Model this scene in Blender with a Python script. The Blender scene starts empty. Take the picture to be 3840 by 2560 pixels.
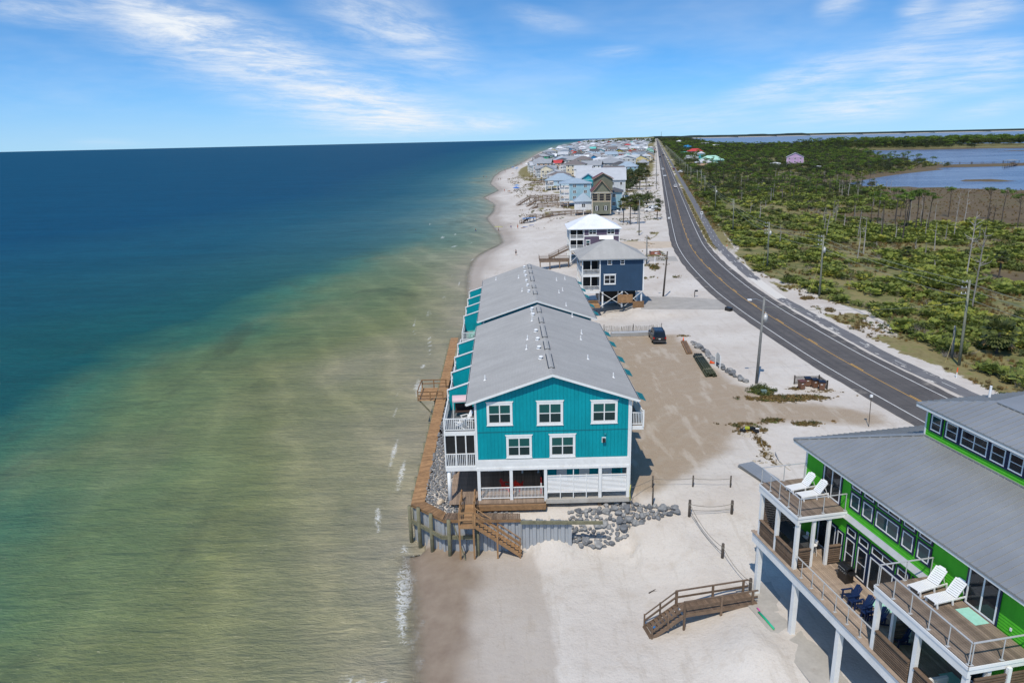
import bpy, bmesh, math, random
import numpy as np
from math import radians, sin, cos, pi, hypot
from mathutils import Vector, Matrix
random.seed(7)
SC = bpy.context.scene
C = SC.collection

# ------------------------------------------------------------------ camera, sky, sun, exposure
CAM_H = 29.34
cam = bpy.data.cameras.new('camera'); cam_o = bpy.data.objects.new('camera', cam); C.objects.link(cam_o)
cam.sensor_width = 36.0; cam.lens = 36.0 * 2675 / 3840
cam.clip_start = 0.3; cam.clip_end = 120000
_p, _r = radians(15.77), radians(1.305)
_fw = Vector((0, cos(_p), -sin(_p))); _up = Vector((0, sin(_p), cos(_p))); _rt = Vector((1, 0, 0))
_R = cos(_r) * _rt - sin(_r) * _up; _U = sin(_r) * _rt + cos(_r) * _up
cam_o.matrix_world = Matrix(((_R.x, _U.x, -_fw.x, 0), (_R.y, _U.y, -_fw.y, 0), (_R.z, _U.z, -_fw.z, CAM_H), (0, 0, 0, 1)))
SC.camera = cam_o
SUN_AZ, SUN_EL = radians(21), radians(57)          # direction the light travels towards, height of the sun
SC.view_settings.view_transform = 'Standard'; SC.view_settings.look = 'None'
SC.view_settings.exposure = 0.0; SC.view_settings.gamma = 1.0; SC.view_settings.use_curve_mapping = False
SC.render.engine = 'CYCLES'
SC.cycles.max_bounces = 6; SC.cycles.transparent_max_bounces = 12

class NT:
    """tiny wrapper to build node trees tersely"""
    def __init__(s, tree):
        s.t = tree; s.n = tree.nodes; s.n.clear()
    def add(s, typ, props=None, **ins):
        nd = s.n.new(typ)
        for k, v in (props or {}).items(): setattr(nd, k, v)
        for k, v in ins.items(): s.set(nd, k, v)
        return nd
    def set(s, nd, k, v):
        key = int(k[1:]) if k[0] == 'i' and k[1:].isdigit() else k.replace('_', ' ')
        sock = nd.inputs[key]
        if hasattr(v, 'links') and hasattr(v, 'is_output'): s.t.links.new(v, sock)
        elif isinstance(v, bpy.types.Node): s.t.links.new(v.outputs[0], sock)
        else:
            if isinstance(v, (tuple, list)) and len(v) == 3 and sock.type == 'RGBA': v = (*v, 1)
            sock.default_value = v
    def math(s, op, a, b=0.0, c=None, clamp=False):
        nd = s.add('ShaderNodeMath', {'operation': op, 'use_clamp': clamp}, i0=a, i1=b)
        if c is not None: s.set(nd, 'i2', c)
        return nd.outputs[0]
    def noise(s, vec, scale, detail=4.0, rough=0.5, dist=0.0):
        return s.add('ShaderNodeTexNoise', None, Vector=vec, Scale=scale, Detail=detail, Roughness=rough, Distortion=dist).outputs['Fac']
    def ramp(s, fac, stops, interp='LINEAR'):
        nd = s.add('ShaderNodeValToRGB', None, Fac=fac); cr = nd.color_ramp; cr.interpolation = interp
        while len(cr.elements) < len(stops): cr.elements.new(0.5)
        for e, (p, c) in zip(cr.elements, stops):
            e.position = p; e.color = (*c, 1) if isinstance(c, (tuple, list)) else (c, c, c, 1)
        return nd.outputs['Color']
    def smooth(s, v, a, b, lo=0.0, hi=1.0):
        return s.add('ShaderNodeMapRange', {'interpolation_type': 'SMOOTHSTEP'}, i0=v, i1=a, i2=b, i3=lo, i4=hi).outputs[0]
    def mix(s, f, a, b, mode='MIX'):
        nd = s.add('ShaderNodeMix', {'data_type': 'RGBA', 'blend_type': mode})
        s.set(nd, 'i0', f); s.set(nd, 'i6', a); s.set(nd, 'i7', b)
        return nd.outputs[2]
    def mapping(s, vec, scale=(1, 1, 1), rot=(0, 0, 0), loc=(0, 0, 0)):
        return s.add('ShaderNodeMapping', None, Vector=vec, Location=loc, Rotation=rot, Scale=scale).outputs[0]

def make_world():
    w = bpy.data.worlds.new('World'); SC.world = w; w.use_nodes = True
    w.cycles.sampling_method = 'MANUAL'; w.cycles.sample_map_resolution = 256
    n = NT(w.node_tree)
    tc = n.add('ShaderNodeTexCoord').outputs['Generated']
    sp = n.add('ShaderNodeSeparateXYZ', None, Vector=tc)
    dx, dy, dz = sp.outputs
    # clear dry air: the blue deepens quickly above the horizon
    sv = n.add('ShaderNodeCombineXYZ', None, X=dx, Y=dy, Z=n.math('ADD', n.math('MULTIPLY', dz, 1.5), .085)).outputs[0]
    sky = n.add('ShaderNodeTexSky', {'sky_type': 'NISHITA', 'sun_disc': False, 'sun_elevation': SUN_EL,
                                     'sun_rotation': radians(201), 'altitude': 30.0, 'air_density': 1.0,
                                     'dust_density': 0.3, 'ozone_density': 2.2}, Vector=sv)
    # cirrus sheet: a flat layer high above, seen in perspective
    k = n.math('ADD', n.math('MAXIMUM', dz, 0.0), 0.16)
    u = n.math('DIVIDE', dx, k); v = n.math('DIVIDE', dy, k)
    pl = n.add('ShaderNodeCombineXYZ', None, X=u, Y=v).outputs[0]
    warp = n.noise(n.mapping(pl, (0.55, 0.55, 1)), 1.0, 4, 0.55)
    wv = n.add('ShaderNodeCombineXYZ', None, X=n.math('MULTIPLY', warp, .8), Y=n.math('MULTIPLY', warp, -.5)).outputs[0]
    pw = n.add('ShaderNodeVectorMath', {'operation': 'ADD'}, i0=pl, i1=wv).outputs[0]
    az = n.math('ARCTAN2', dx, dy); el = n.math('ARCSINE', dz)
    fib = n.noise(n.mapping(n.mapping(pw, (1, 1, 1), (0, 0, radians(-38))), (0.9, 1.7, 1)), 3.0, 8, 0.7, 0.15)
    fib2 = n.noise(n.mapping(n.mapping(pw, (1, 1, 1), (0, 0, radians(35))), (0.9, 1.7, 1)), 3.0, 8, 0.7, 0.15)
    # where the photograph's cirrus bands drift: (azimuth, elevation, tilt, half length, half width, which fibre, strength) in degrees
    bands = [(-17.5, 5.5, -21.3, 12.8, 2.62, 0, 1.25), (-8.6, 8.2, -25.3, 5.8, 2.1, 0, 1.1), (-21.7, 7.9, -15.3, 5.8, 1.57, 0, .8), (-31.1, 8.3, -4.3, 2.5, .7, 0, 1.), (-.8, 1.2, -1.3, 2.6, .7, 0, .7), (-8.7, 2.1, -9.3, 5.4, 1.75, 0, .7),
             (21.9, 3.8, 15.7, 5.4, 1.05, 1, 1.), (25.4, 1.8, 7.7, 4.8, 1.33, 1, 1.1), (28.9, 5.6, 22.7, 3.1, 1.57, 1, .7), (28.4, 3.9, 13.7, 2., .7, 1, .8), (32.8, 4.6, 1.7, 2.4, .84, 1, .9), (32.6, 3.2, 2.7, 2.4, .91, 1, .9), (32.8, 1.2, 14.7, 2.7, .56, 1, .6),
             (23.4, 8.2, 8.7, 1.3, .87, 1, .8), (28.1, 7.7, 28.7, 1.1, .87, 1, .8), (32., 7.2, 3.7, 2.2, .87, 1, .8), (8.4, 6.1, -1.3, 2.1, .35, 1, .5), (13., .9, -1.3, 5.6, 1.4, 1, .5), (2.9, 8.4, -13.3, 2.8, .7, 0, .5), (-28.5, .3, -1.3, 2., .35, 0, .6),
             (58, 7, 15, 14, 3, 1, .9), (-58, 8, -20, 14, 3, 0, .9)]
    ae = n.add('ShaderNodeCombineXYZ', None, X=az, Y=el).outputs[0]
    f1, f2 = n.smooth(fib, 0.30, 0.72, 0.2, 1.0), n.smooth(fib2, 0.30, 0.72, 0.2, 1.0)
    tots = [None, None]
    for (a0, e0, tilt, hl, hw, which, st) in bands:
        q = n.add('ShaderNodeMapping', {'vector_type': 'TEXTURE'}, Vector=ae, Location=(radians(a0), radians(e0), 0), Rotation=(0, 0, radians(tilt)), Scale=(radians(hl) * 1.7, radians(hw) * 1.7, 1)).outputs[0]
        ln = n.add('ShaderNodeVectorMath', {'operation': 'LENGTH'}, i0=q).outputs['Value']
        t = n.smooth(ln, 1.0, 0.0, 0.0, st)
        tots[which] = t if tots[which] is None else n.math('ADD', tots[which], t)
    tot = n.math('ADD', n.math('MULTIPLY', tots[0], f1), n.math('MULTIPLY', tots[1], f2))
    veil = n.math('MULTIPLY', n.smooth(n.noise(pw, 0.35, 6, 0.6), 0.42, 0.75), 0.34)
    low = n.smooth(el, radians(-.5), radians(5.5), 0.62, 0.0)
    m = n.math('ADD', n.math('ADD', n.math('MULTIPLY', tot, 0.72), veil), 0.0)
    m = n.math('MULTIPLY', m, n.smooth(el, radians(-.3), radians(1.2)), clamp=True)
    deep = n.mix(1.0, sky, (0.60, 1.24, 1.66), 'MULTIPLY')
    hazy = n.mix(low, deep, (4.8, 6.3, 7.7))
    col = n.mix(m, hazy, (8.1, 8.6, 9.2))
    bg = n.add('ShaderNodeBackground', None, Color=col, Strength=0.105)
    out = n.add('ShaderNodeOutputWorld'); n.t.links.new(bg.outputs[0], out.inputs[0])
make_world()

sun = bpy.data.lights.new('sun', 'SUN'); sun.energy = 3.75; sun.angle = radians(0.55); sun.color = (1.0, 0.93, 0.82)
sun_o = bpy.data.objects.new('sun', sun); C.objects.link(sun_o)
sun_o.rotation_euler = Vector((sin(SUN_AZ) * cos(SUN_EL), cos(SUN_AZ) * cos(SUN_EL), -sin(SUN_EL))).to_track_quat('-Z', 'Y').to_euler()

# ------------------------------------------------------------------ materials
MATS = {}
def new_mat(name):
    m = bpy.data.materials.new(name); m.use_nodes = True
    n = NT(m.node_tree); out = n.add('ShaderNodeOutputMaterial')
    MATS[name] = m
    return m, n, out
def M(name, col=(.5, .5, .5), rough=.6, var=.10, scale=1.3, bump=0.0, bscale=30.0, metal=0.0, spec=.4, stretch=(1, 1, 1), stain=None, inst=0.0, trans=0.0):
    """generic weathered surface: base colour with two scales of tone change, optional stains and fine relief"""
    if name in MATS: return MATS[name]
    m, n, out = new_mat(name)
    tc = n.add('ShaderNodeTexCoord').outputs['Object']
    v = n.mapping(tc, stretch)
    a = n.noise(v, scale, 6, .6); b = n.noise(v, scale * 9, 3, .5)
    f = n.math('ADD', n.math('MULTIPLY', a, .7), n.math('MULTIPLY', b, .3))
    lo = tuple(max(0, c * (1 - 2.2 * var)) for c in col); hi = tuple(min(1, c * (1 + 2.0 * var)) for c in col)
    c = n.ramp(f, [(.28, lo), (.72, hi)])
    if stain: c = n.mix(n.smooth(n.noise(v, scale * .8, 7, .7), .56, .72, 0, .75), c, stain)
    if inst:
        oi = n.add('ShaderNodeObjectInfo').outputs['Random']
        c = n.mix(1.0, c, n.ramp(oi, [(0, 1 - inst), (1, 1 + inst)]), 'MULTIPLY')
    bs = n.add('ShaderNodeBsdfPrincipled', None, Base_Color=c, Roughness=rough, Metallic=metal, Specular_IOR_Level=spec)
    if bump:
        bp = n.add('ShaderNodeBump', None, Strength=min(1, bump), Distance=.03, Height=n.noise(v, bscale, 4, .6))
        n.t.links.new(bp.outputs[0], bs.inputs['Normal'])
    sh = bs.outputs[0]
    if trans:
        tr = n.add('ShaderNodeBsdfTranslucent', None, Color=c)
        mx = n.add('ShaderNodeMixShader', None, i0=trans, i1=sh, i2=tr.outputs[0]); sh = mx.outputs[0]
    n.t.links.new(sh, out.inputs[0])
    return m
def M_glass(name, col, rough=.05):
    if name in MATS: return MATS[name]
    m, n, out = new_mat(name)
    tc = n.add('ShaderNodeTexCoord').outputs['Object']
    c = n.ramp(n.noise(tc, .9, 3), [(.3, tuple(x * .6 for x in col)), (.7, tuple(x * 1.5 for x in col))])
    bs = n.add('ShaderNodeBsdfPrincipled', None, Base_Color=c, Roughness=rough, Specular_IOR_Level=.4)
    bp = n.add('ShaderNodeBump', None, Strength=.05, Distance=.02, Height=n.noise(tc, 1.5, 2))
    n.t.links.new(bp.outputs[0], bs.inputs['Normal']); n.t.links.new(bs.outputs[0], out.inputs[0])
    return m
def M_blind(name, slat, back, pitch=.06):
    """horizontal blinds behind a window pane: a flat print of slats"""
    if name in MATS: return MATS[name]
    m, n, out = new_mat(name)
    tc = n.add('ShaderNodeTexCoord').outputs['Object']
    z = n.add('ShaderNodeSeparateXYZ', None, Vector=tc).outputs['Z']
    f = n.math('PINGPONG', z, pitch / 2)
    c = n.mix(n.smooth(f, pitch * .12, pitch * .3), back, slat)
    bs = n.add('ShaderNodeBsdfPrincipled', None, Base_Color=c, Roughness=.08, Specular_IOR_Level=.3)
    n.t.links.new(bs.outputs[0], out.inputs[0])
    return m
def M_shingle(name, col, row=.14, along=.32, var=.035):
    """asphalt shingle roof: small staggered tabs in rows, slightly blotchy"""
    if name in MATS: return MATS[name]
    m, n, out = new_mat(name)
    tc = n.add('ShaderNodeTexCoord').outputs['UV']
    br = n.add('ShaderNodeTexBrick', {'offset': .5}, Vector=tc, Color1=tuple(c * (1 - var) for c in col), Color2=tuple(c * (1 + var) for c in col),
               Mortar=tuple(c * .86 for c in col), Scale=1.0, Mortar_Size=.012, Mortar_Smooth=.4, Bias=0.0, Brick_Width=along, Row_Height=row)
    ob = n.add('ShaderNodeTexCoord').outputs['Object']
    blo = n.ramp(n.noise(ob, .35, 5, .65), [(.3, .92), (.7, 1.07)])
    stk = n.ramp(n.noise(n.mapping(tc, (1.1, .06, 1)), 1.0, 4, .6), [(.35, .95), (.65, 1.04)])
    c = n.mix(1.0, n.mix(1.0, br.outputs[0], blo, 'MULTIPLY'), stk, 'MULTIPLY')
    bs = n.add('ShaderNodeBsdfPrincipled', None, Base_Color=c, Roughness=.85, Specular_IOR_Level=.25)
    bp = n.add('ShaderNodeBump', None, Strength=.2, Distance=.01, Height=br.outputs['Fac'])
    n.t.links.new(bp.outputs[0], bs.inputs['Normal']); n.t.links.new(bs.outputs[0], out.inputs[0])
    return m
def M_siding(name, col, pitch=.16, var=.07):
    """painted horizontal lap siding too far off to build board by board"""
    if name in MATS: return MATS[name]
    m, n, out = new_mat(name)
    tc = n.add('ShaderNodeTexCoord').outputs['Object']
    z = n.add('ShaderNodeSeparateXYZ', None, Vector=tc).outputs['Z']
    saw = n.math('FRACT', n.math('DIVIDE', z, pitch))
    a = n.noise(n.mapping(tc, (1, 1, .4)), .8, 6, .65)
    c = n.ramp(a, [(.3, tuple(x * (1 - 2 * var) for x in col)), (.7, tuple(x * (1 + 2 * var) for x in col))])
    c = n.mix(n.smooth(saw, 0, .12, .45, 0), c, tuple(x * .45 for x in col))
    bs = n.add('ShaderNodeBsdfPrincipled', None, Base_Color=c, Roughness=.6, Specular_IOR_Level=.35)
    bp = n.add('ShaderNodeBump', None, Strength=.6, Distance=.03, Height=n.math('SUBTRACT', 1.0, saw))
    n.t.links.new(bp.outputs[0], bs.inputs['Normal']); n.t.links.new(bs.outputs[0], out.inputs[0])
    return m

# ------------------------------------------------------------------ mesh helpers
class MB:
    """collects faces; build() links them as ONE mesh object"""
    def __init__(s): s.v = []; s.f = []; s.uv = None
    def quad(s, *ps):
        i = len(s.v); s.v += [tuple(p) for p in ps]; s.f.append(tuple(range(i, i + len(ps)))); return s
    def box(s, x0, x1, y0, y1, z0, z1):
        i = len(s.v)
        s.v += [(x0, y0, z0), (x1, y0, z0), (x1, y1, z0), (x0, y1, z0), (x0, y0, z1), (x1, y0, z1), (x1, y1, z1), (x0, y1, z1)]
        s.f += [tuple(i + k for k in q) for q in ((0, 3, 2, 1), (4, 5, 6, 7), (0, 1, 5, 4), (1, 2, 6, 5), (2, 3, 7, 6), (3, 0, 4, 7))]; return s
    def beam(s, p, q, w, h, up=(0, 0, 1)):
        p, q = Vector(p), Vector(q); d = (q - p).normalized(); u = Vector(up)
        if abs(d.dot(u)) > .98: u = Vector((0, 1, 0))
        r = d.cross(u).normalized(); u = r.cross(d).normalized(); i = len(s.v)
        for e in (p, q):
            for a, b in ((-1, -1), (1, -1), (1, 1), (-1, 1)): s.v.append(tuple(e + r * (a * w / 2) + u * (b * h / 2)))
        s.f += [tuple(i + k for k in t) for t in ((0, 1, 2, 3), (7, 6, 5, 4), (0, 4, 5, 1), (1, 5, 6, 2), (2, 6, 7, 3), (3, 7, 4, 0))]; return s
    def tube(s, pts, r, n=6, cap=True):
        pts = [Vector(p) for p in pts]; rs = r if isinstance(r, (list, tuple)) else [r] * len(pts); i0 = len(s.v)
        for k, p in enumerate(pts):
            d = (pts[min(k + 1, len(pts) - 1)] - pts[max(k - 1, 0)]).normalized()
            a = d.cross(Vector((0, 0, 1)) if abs(d.z) < .9 else Vector((1, 0, 0))).normalized(); b = d.cross(a)
            for j in range(n):
                t = 2 * pi * j / n; s.v.append(tuple(p + (a * cos(t) + b * sin(t)) * rs[k]))
        for k in range(len(pts) - 1):
            for j in range(n):
                s.f.append((i0 + k * n + j, i0 + k * n + (j + 1) % n, i0 + (k + 1) * n + (j + 1) % n, i0 + (k + 1) * n + j))
        if cap: s.f.append(tuple(i0 + j for j in range(n))[::-1]); s.f.append(tuple(i0 + (len(pts) - 1) * n + j for j in range(n)))
        return s
    def prism(s, poly, z0, z1):
        n = len(poly); i = len(s.v); s.v += [(x, y, z0) for x, y in poly] + [(x, y, z1) for x, y in poly]
        s.f.append(tuple(range(i + n - 1, i - 1, -1))); s.f.append(tuple(range(i + n, i + 2 * n)))
        for k in range(n): s.f.append((i + k, i + (k + 1) % n, i + n + (k + 1) % n, i + n + k))
        return s
    def extrude(s, poly, d):
        """poly: list of 3d points, thickened by vector d"""
        n = len(poly); i = len(s.v); d = Vector(d); s.v += [tuple(p) for p in poly] + [tuple(Vector(p) + d) for p in poly]
        s.f.append(tuple(range(i + n - 1, i - 1, -1))); s.f.append(tuple(range(i + n, i + 2 * n)))
        for k in range(n): s.f.append((i + k, i + (k + 1) % n, i + n + (k + 1) % n, i + n + k))
        return s
    def mesh(s, name, mat=None, smooth=False):
        me = bpy.data.meshes.new(name); me.from_pydata(s.v, [], s.f)
        if mat: me.materials.append(mat if not isinstance(mat, str) else MATS[mat])
        if smooth:
            bm = bmesh.new(); bm.from_mesh(me); bmesh.ops.recalc_face_normals(bm, faces=bm.faces); bm.to_mesh(me); bm.free()
            me.polygons.foreach_set('use_smooth', [True] * len(me.polygons))
        return me
    def build(s, name, mat=None, parent=None, smooth=False):
        return link(name, s.mesh(name, mat, smooth), parent)
def link(name, me, parent=None, loc=None, rotz=0):
    o = bpy.data.objects.new(name, me); C.objects.link(o)
    if parent: o.parent = parent
    if loc: o.location = loc
    if rotz: o.rotation_euler[2] = rotz
    return o
def tag(o, label, cat, group=None):
    o['label'] = label; o['category'] = cat
    if group: o['group'] = group
    return o
def thing(name, label, cat, loc=(0, 0, 0), rotz=0, group=None):
    o = link(name, None, None, loc, rotz); o.empty_display_size = .2
    return tag(o, label, cat, group)
def structure(o): o['kind'] = 'structure'; return o
def stuff(o, label=None):
    o['kind'] = 'stuff'
    if label: o['label'] = label
    return o
def copy_tree(o, parent=None, loc=None, rotz=None, label=None, scale=None):
    c = o.copy(); C.objects.link(c)
    if parent: c.parent = parent
    if loc is not None: c.location = loc
    if rotz is not None: c.rotation_euler = (0, 0, rotz)
    if scale is not None: c.scale = scale if isinstance(scale, (tuple, list)) else (scale,) * 3
    if label: c['label'] = label
    for ch in list(KIDS.get(o.name, ())): copy_tree(ch, c)
    return c
KIDS = {}
def freeze(o):
    """remember the children of a thing that is going to be copied"""
    KIDS[o.name] = list(o.children)
    for ch in o.children: freeze(ch)
    return o
def bx(name, mat, parent, *d): return MB().box(*d).build(name, mat, parent)
# bodies of the people on the beach (grown first, while the scene is small)
SKIN = M('skin', (.50, .29, .19), .6, .05)
def person_mesh(pose):
    J = {'stand': dict(pel=(0, 0, .92), che=(0, .01, 1.32), nek=(0, 0, 1.48), hed=(0, -.02, 1.62), tip=(0, -.02, 1.74), shl=(.18, 0, 1.40), ell=(.25, .02, 1.12), hal=(.25, -.06, .86), shr=(-.18, 0, 1.40), elr=(-.25, .02, 1.12), har=(-.24, -.08, .88), hil=(.1, 0, .88), knl=(.11, -.02, .48), ftl=(.12, .02, .06), tol=(.12, -.16, .03), hir=(-.1, 0, .88), knr=(-.11, -.06, .48), ftr=(-.12, -.02, .06), tor=(-.12, -.2, .03)),
         'walk': dict(pel=(0, 0, .92), che=(0, -.03, 1.32), nek=(0, -.05, 1.48), hed=(0, -.07, 1.62), tip=(0, -.07, 1.74), shl=(.18, -.03, 1.40), ell=(.23, .12, 1.14), hal=(.22, .02, .9), shr=(-.18, -.03, 1.40), elr=(-.23, -.12, 1.14), har=(-.2, -.3, .98), hil=(.1, 0, .88), knl=(.1, -.2, .5), ftl=(.1, -.22, .06), tol=(.1, -.4, .06), hir=(-.1, 0, .88), knr=(-.1, .1, .48), ftr=(-.1, .34, .14), tor=(-.1, .22, .03)),
         'carry': dict(pel=(0, 0, .92), che=(0, 0, 1.32), nek=(0, 0, 1.48), hed=(0, -.02, 1.62), tip=(0, -.02, 1.74), shl=(.18, 0, 1.42), ell=(.3, .0, 1.66), hal=(.12, .0, 1.86), shr=(-.18, 0, 1.42), elr=(-.3, 0, 1.66), har=(-.12, 0, 1.86), hil=(.1, 0, .88), knl=(.1, -.14, .49), ftl=(.1, -.12, .06), tol=(.1, -.3, .05), hir=(-.1, 0, .88), knr=(-.1, .06, .48), ftr=(-.1, .24, .1), tor=(-.1, .1, .03))}[pose]
    names = list(J); E = [('pel', 'che'), ('che', 'nek'), ('nek', 'hed'), ('hed', 'tip'), ('che', 'shl'), ('shl', 'ell'), ('ell', 'hal'), ('che', 'shr'), ('shr', 'elr'), ('elr', 'har'), ('pel', 'hil'), ('hil', 'knl'), ('knl', 'ftl'), ('ftl', 'tol'), ('pel', 'hir'), ('hir', 'knr'), ('knr', 'ftr'), ('ftr', 'tor')]
    R_ = dict(pel=.15, che=.16, nek=.06, hed=.10, tip=.07, shl=.07, ell=.045, hal=.035, shr=.07, elr=.045, har=.035, hil=.1, knl=.06, ftl=.045, tol=.035, hir=.1, knr=.06, ftr=.045, tor=.035)
    me = bpy.data.meshes.new('skeleton'); me.from_pydata([J[k] for k in names], [(names.index(a), names.index(b)) for a, b in E], []); o = bpy.data.objects.new('skeleton', me); C.objects.link(o); o.modifiers.new('skin', 'SKIN'); 
    for k, sv in zip(names, me.skin_vertices[0].data): sv.radius = (R_[k], R_[k]); sv.use_root = k == 'pel'
    s = o.modifiers.new('sub', 'SUBSURF'); s.levels = 1; s.render_levels = 1
    dg = bpy.context.evaluated_depsgraph_get(); res = bpy.data.meshes.new_from_object(o.evaluated_get(dg)); bpy.data.objects.remove(o); res.materials.clear(); res.materials.append(SKIN); return res
PM = {k: person_mesh(k) for k in ('stand', 'walk', 'carry')}

# ------------------------------------------------------------------ the lie of the land
SEA = -3.6
_shore = np.array([[-3.5, 15], [-4.6, 30], [-5.5, 37.6], [-6.0, 41.3], [-6.8, 46.3], [-8.2, 52.5], [-9.6, 60], [-10.3, 80], [-10.4, 104], [-8.2, 116], [-6.4, 127], [-7.6, 146],
    [-8.8, 162], [-9.6, 181], [-9.4, 200], [-8.0, 213], [-5.0, 224], [-1.0, 236], [-2.1, 258], [-6.1, 294], [-8.6, 315], [-6.2, 345], [-6.2, 387], [-11.4, 421],
    [-14.1, 432], [-5.4, 495], [-11.2, 556], [-13.0, 579], [-12.0, 690], [-6.2, 803], [11.5, 953], [26.6, 1147], [59.8, 1595], [93.3, 2022], [137, 2236], [219, 2992], [545, 5632], [1000, 8600], [9000, 60000]])
def xs(y): return np.interp(y, _shore[:, 1], _shore[:, 0])
_road = np.array([[54.5, 10], [51.0, 35], [47.8, 58], [45.75, 75.6], [44.64, 86.5], [43.95, 97.3], [43.5, 113.5], [43.4, 121.2], [43.75, 139], [46.1, 167.7], [49.6, 193.9], [53.6, 215.9], [63.5, 266.3], [76.6, 331.3]])
def _dense_road():
    # Catmull-Rom through the measured centre line, then dead straight to the horizon
    P = np.vstack([_road[0] * 2 - _road[1], _road, [[110, 498]]]); out = []
    for i in range(1, len(P) - 2):
        p0, p1, p2, p3 = P[i - 1:i + 3]
        for t in np.linspace(0, 1, 8, endpoint=False):
            out.append(.5 * ((2 * p1) + (-p0 + p2) * t + (2 * p0 - 5 * p1 + 4 * p2 - p3) * t * t + (-p0 + 3 * p1 - 3 * p2 + p3) * t ** 3))
    out = np.array(out); k = np.array([.2, .98, .2]); sm = out.copy()
    for _ in range(6): sm[1:-1] = .25 * sm[:-2] + .5 * sm[1:-1] + .25 * sm[2:]
    far = [[76.6 + .2004 * (y - 331.3), y] for y in np.concatenate([np.arange(345, 700, 20), np.geomspace(720, 9000, 40)])]
    return np.vstack([sm, far])
ROAD = _dense_road()
def xr(y): return np.interp(y, ROAD[:, 1], ROAD[:, 0])
def sst(x, a, b): t = np.clip((x - a) / (b - a), 0, 1); return t * t * (3 - 2 * t)
def _h(ix, iy, s): return np.modf(np.abs(np.sin(ix * 127.1 + iy * 311.7 + s * 74.7) * 43758.5453))[0]
def vnoise(x, y, s=0):
    ix, iy = np.floor(x), np.floor(y); fx, fy = x - ix, y - iy; fx = fx * fx * (3 - 2 * fx); fy = fy * fy * (3 - 2 * fy)
    return (_h(ix, iy, s) * (1 - fx) + _h(ix + 1, iy, s) * fx) * (1 - fy) + (_h(ix, iy + 1, s) * (1 - fx) + _h(ix + 1, iy + 1, s) * fx) * fy
def fbm(x, y, s=0, o=4):
    r = 0; a = .5
    for k in range(o): r = r + a * vnoise(x * 2 ** k, y * 2 ** k, s + k); a *= .5
    return r
def poly_sd(x, y, poly):
    """signed distance to a polygon, positive inside"""
    P = np.array(poly, float); ins = np.zeros(x.shape, bool); d = np.full(x.shape, 1e12)
    for i in range(len(P)):
        (ax, ay), (bx_, by_) = P[i], P[(i + 1) % len(P)]
        ex, ey = bx_ - ax, by_ - ay; t = np.clip(((x - ax) * ex + (y - ay) * ey) / (ex * ex + ey * ey + 1e-9), 0, 1)
        d = np.minimum(d, (x - ax - t * ex) ** 2 + (y - ay - t * ey) ** 2)
        c = ((ay > y) != (by_ > y)) & (x < (bx_ - ax) * (y - ay) / (by_ - ay + 1e-12) + ax); ins ^= c
    d = np.sqrt(d); return np.where(ins, d, -d)
BAY = [(289, 402), (262, 424), (240, 447), (222, 462), (232, 490), (251, 512), (292, 560), (316, 575), (338, 596), (397, 665), (432, 676), (440, 745), (450, 830), (442, 873), (560, 1080), (593, 1224), (634, 1360),
       (712, 1320), (800, 1290), (900, 1270), (1600, 1270), (1600, 402)]
BAY2 = [(735, 2030), (705, 2250), (760, 2600), (900, 3300), (1350, 5300), (2200, 9000), (3500, 14000), (20000, 30000), (20000, 1500), (1500, 1750), (1150, 1640), (1010, 1830), (930, 2050), (800, 1980)]
SPITS = [[(415, 655), (470, 666), (508, 690), (512, 714), (470, 724), (430, 738)], [(300, 480), (350, 478), (362, 486), (310, 496)], [(420, 690), (520, 720), (600, 738), (590, 712), (470, 690)], [(380, 560), (420, 556), (440, 566), (400, 574)], [(700, 1120), (800, 1110), (900, 1130), (760, 1150)]]
MARSH = [(260, 225), (190, 232), (152, 250), (128, 268), (106, 278), (128, 292), (170, 320), (196, 396), (238, 446), (290, 402), (420, 400), (420, 240)]
MARSH2 = [(104, 140), (109, 164), (126, 174), (190, 168), (230, 150), (190, 118), (134, 116)]
def marsh_d(x, y): return np.maximum(poly_sd(x, y, MARSH), poly_sd(x, y, MARSH2))
PARK = [(9.3, 53.2), (11.1, 55.4), (14.6, 57.6), (19.2, 62.9), (23.4, 68.5), (29.8, 70.4), (34, 69.4), (38.6, 68.8), (39.2, 71.4), (35.4, 75.0), (30.2, 76.8), (27.4, 82.7), (25.8, 97), (24.4, 105), (14.2, 106), (9.5, 106)]
DECKL, SLAB = .12, -1.62
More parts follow.
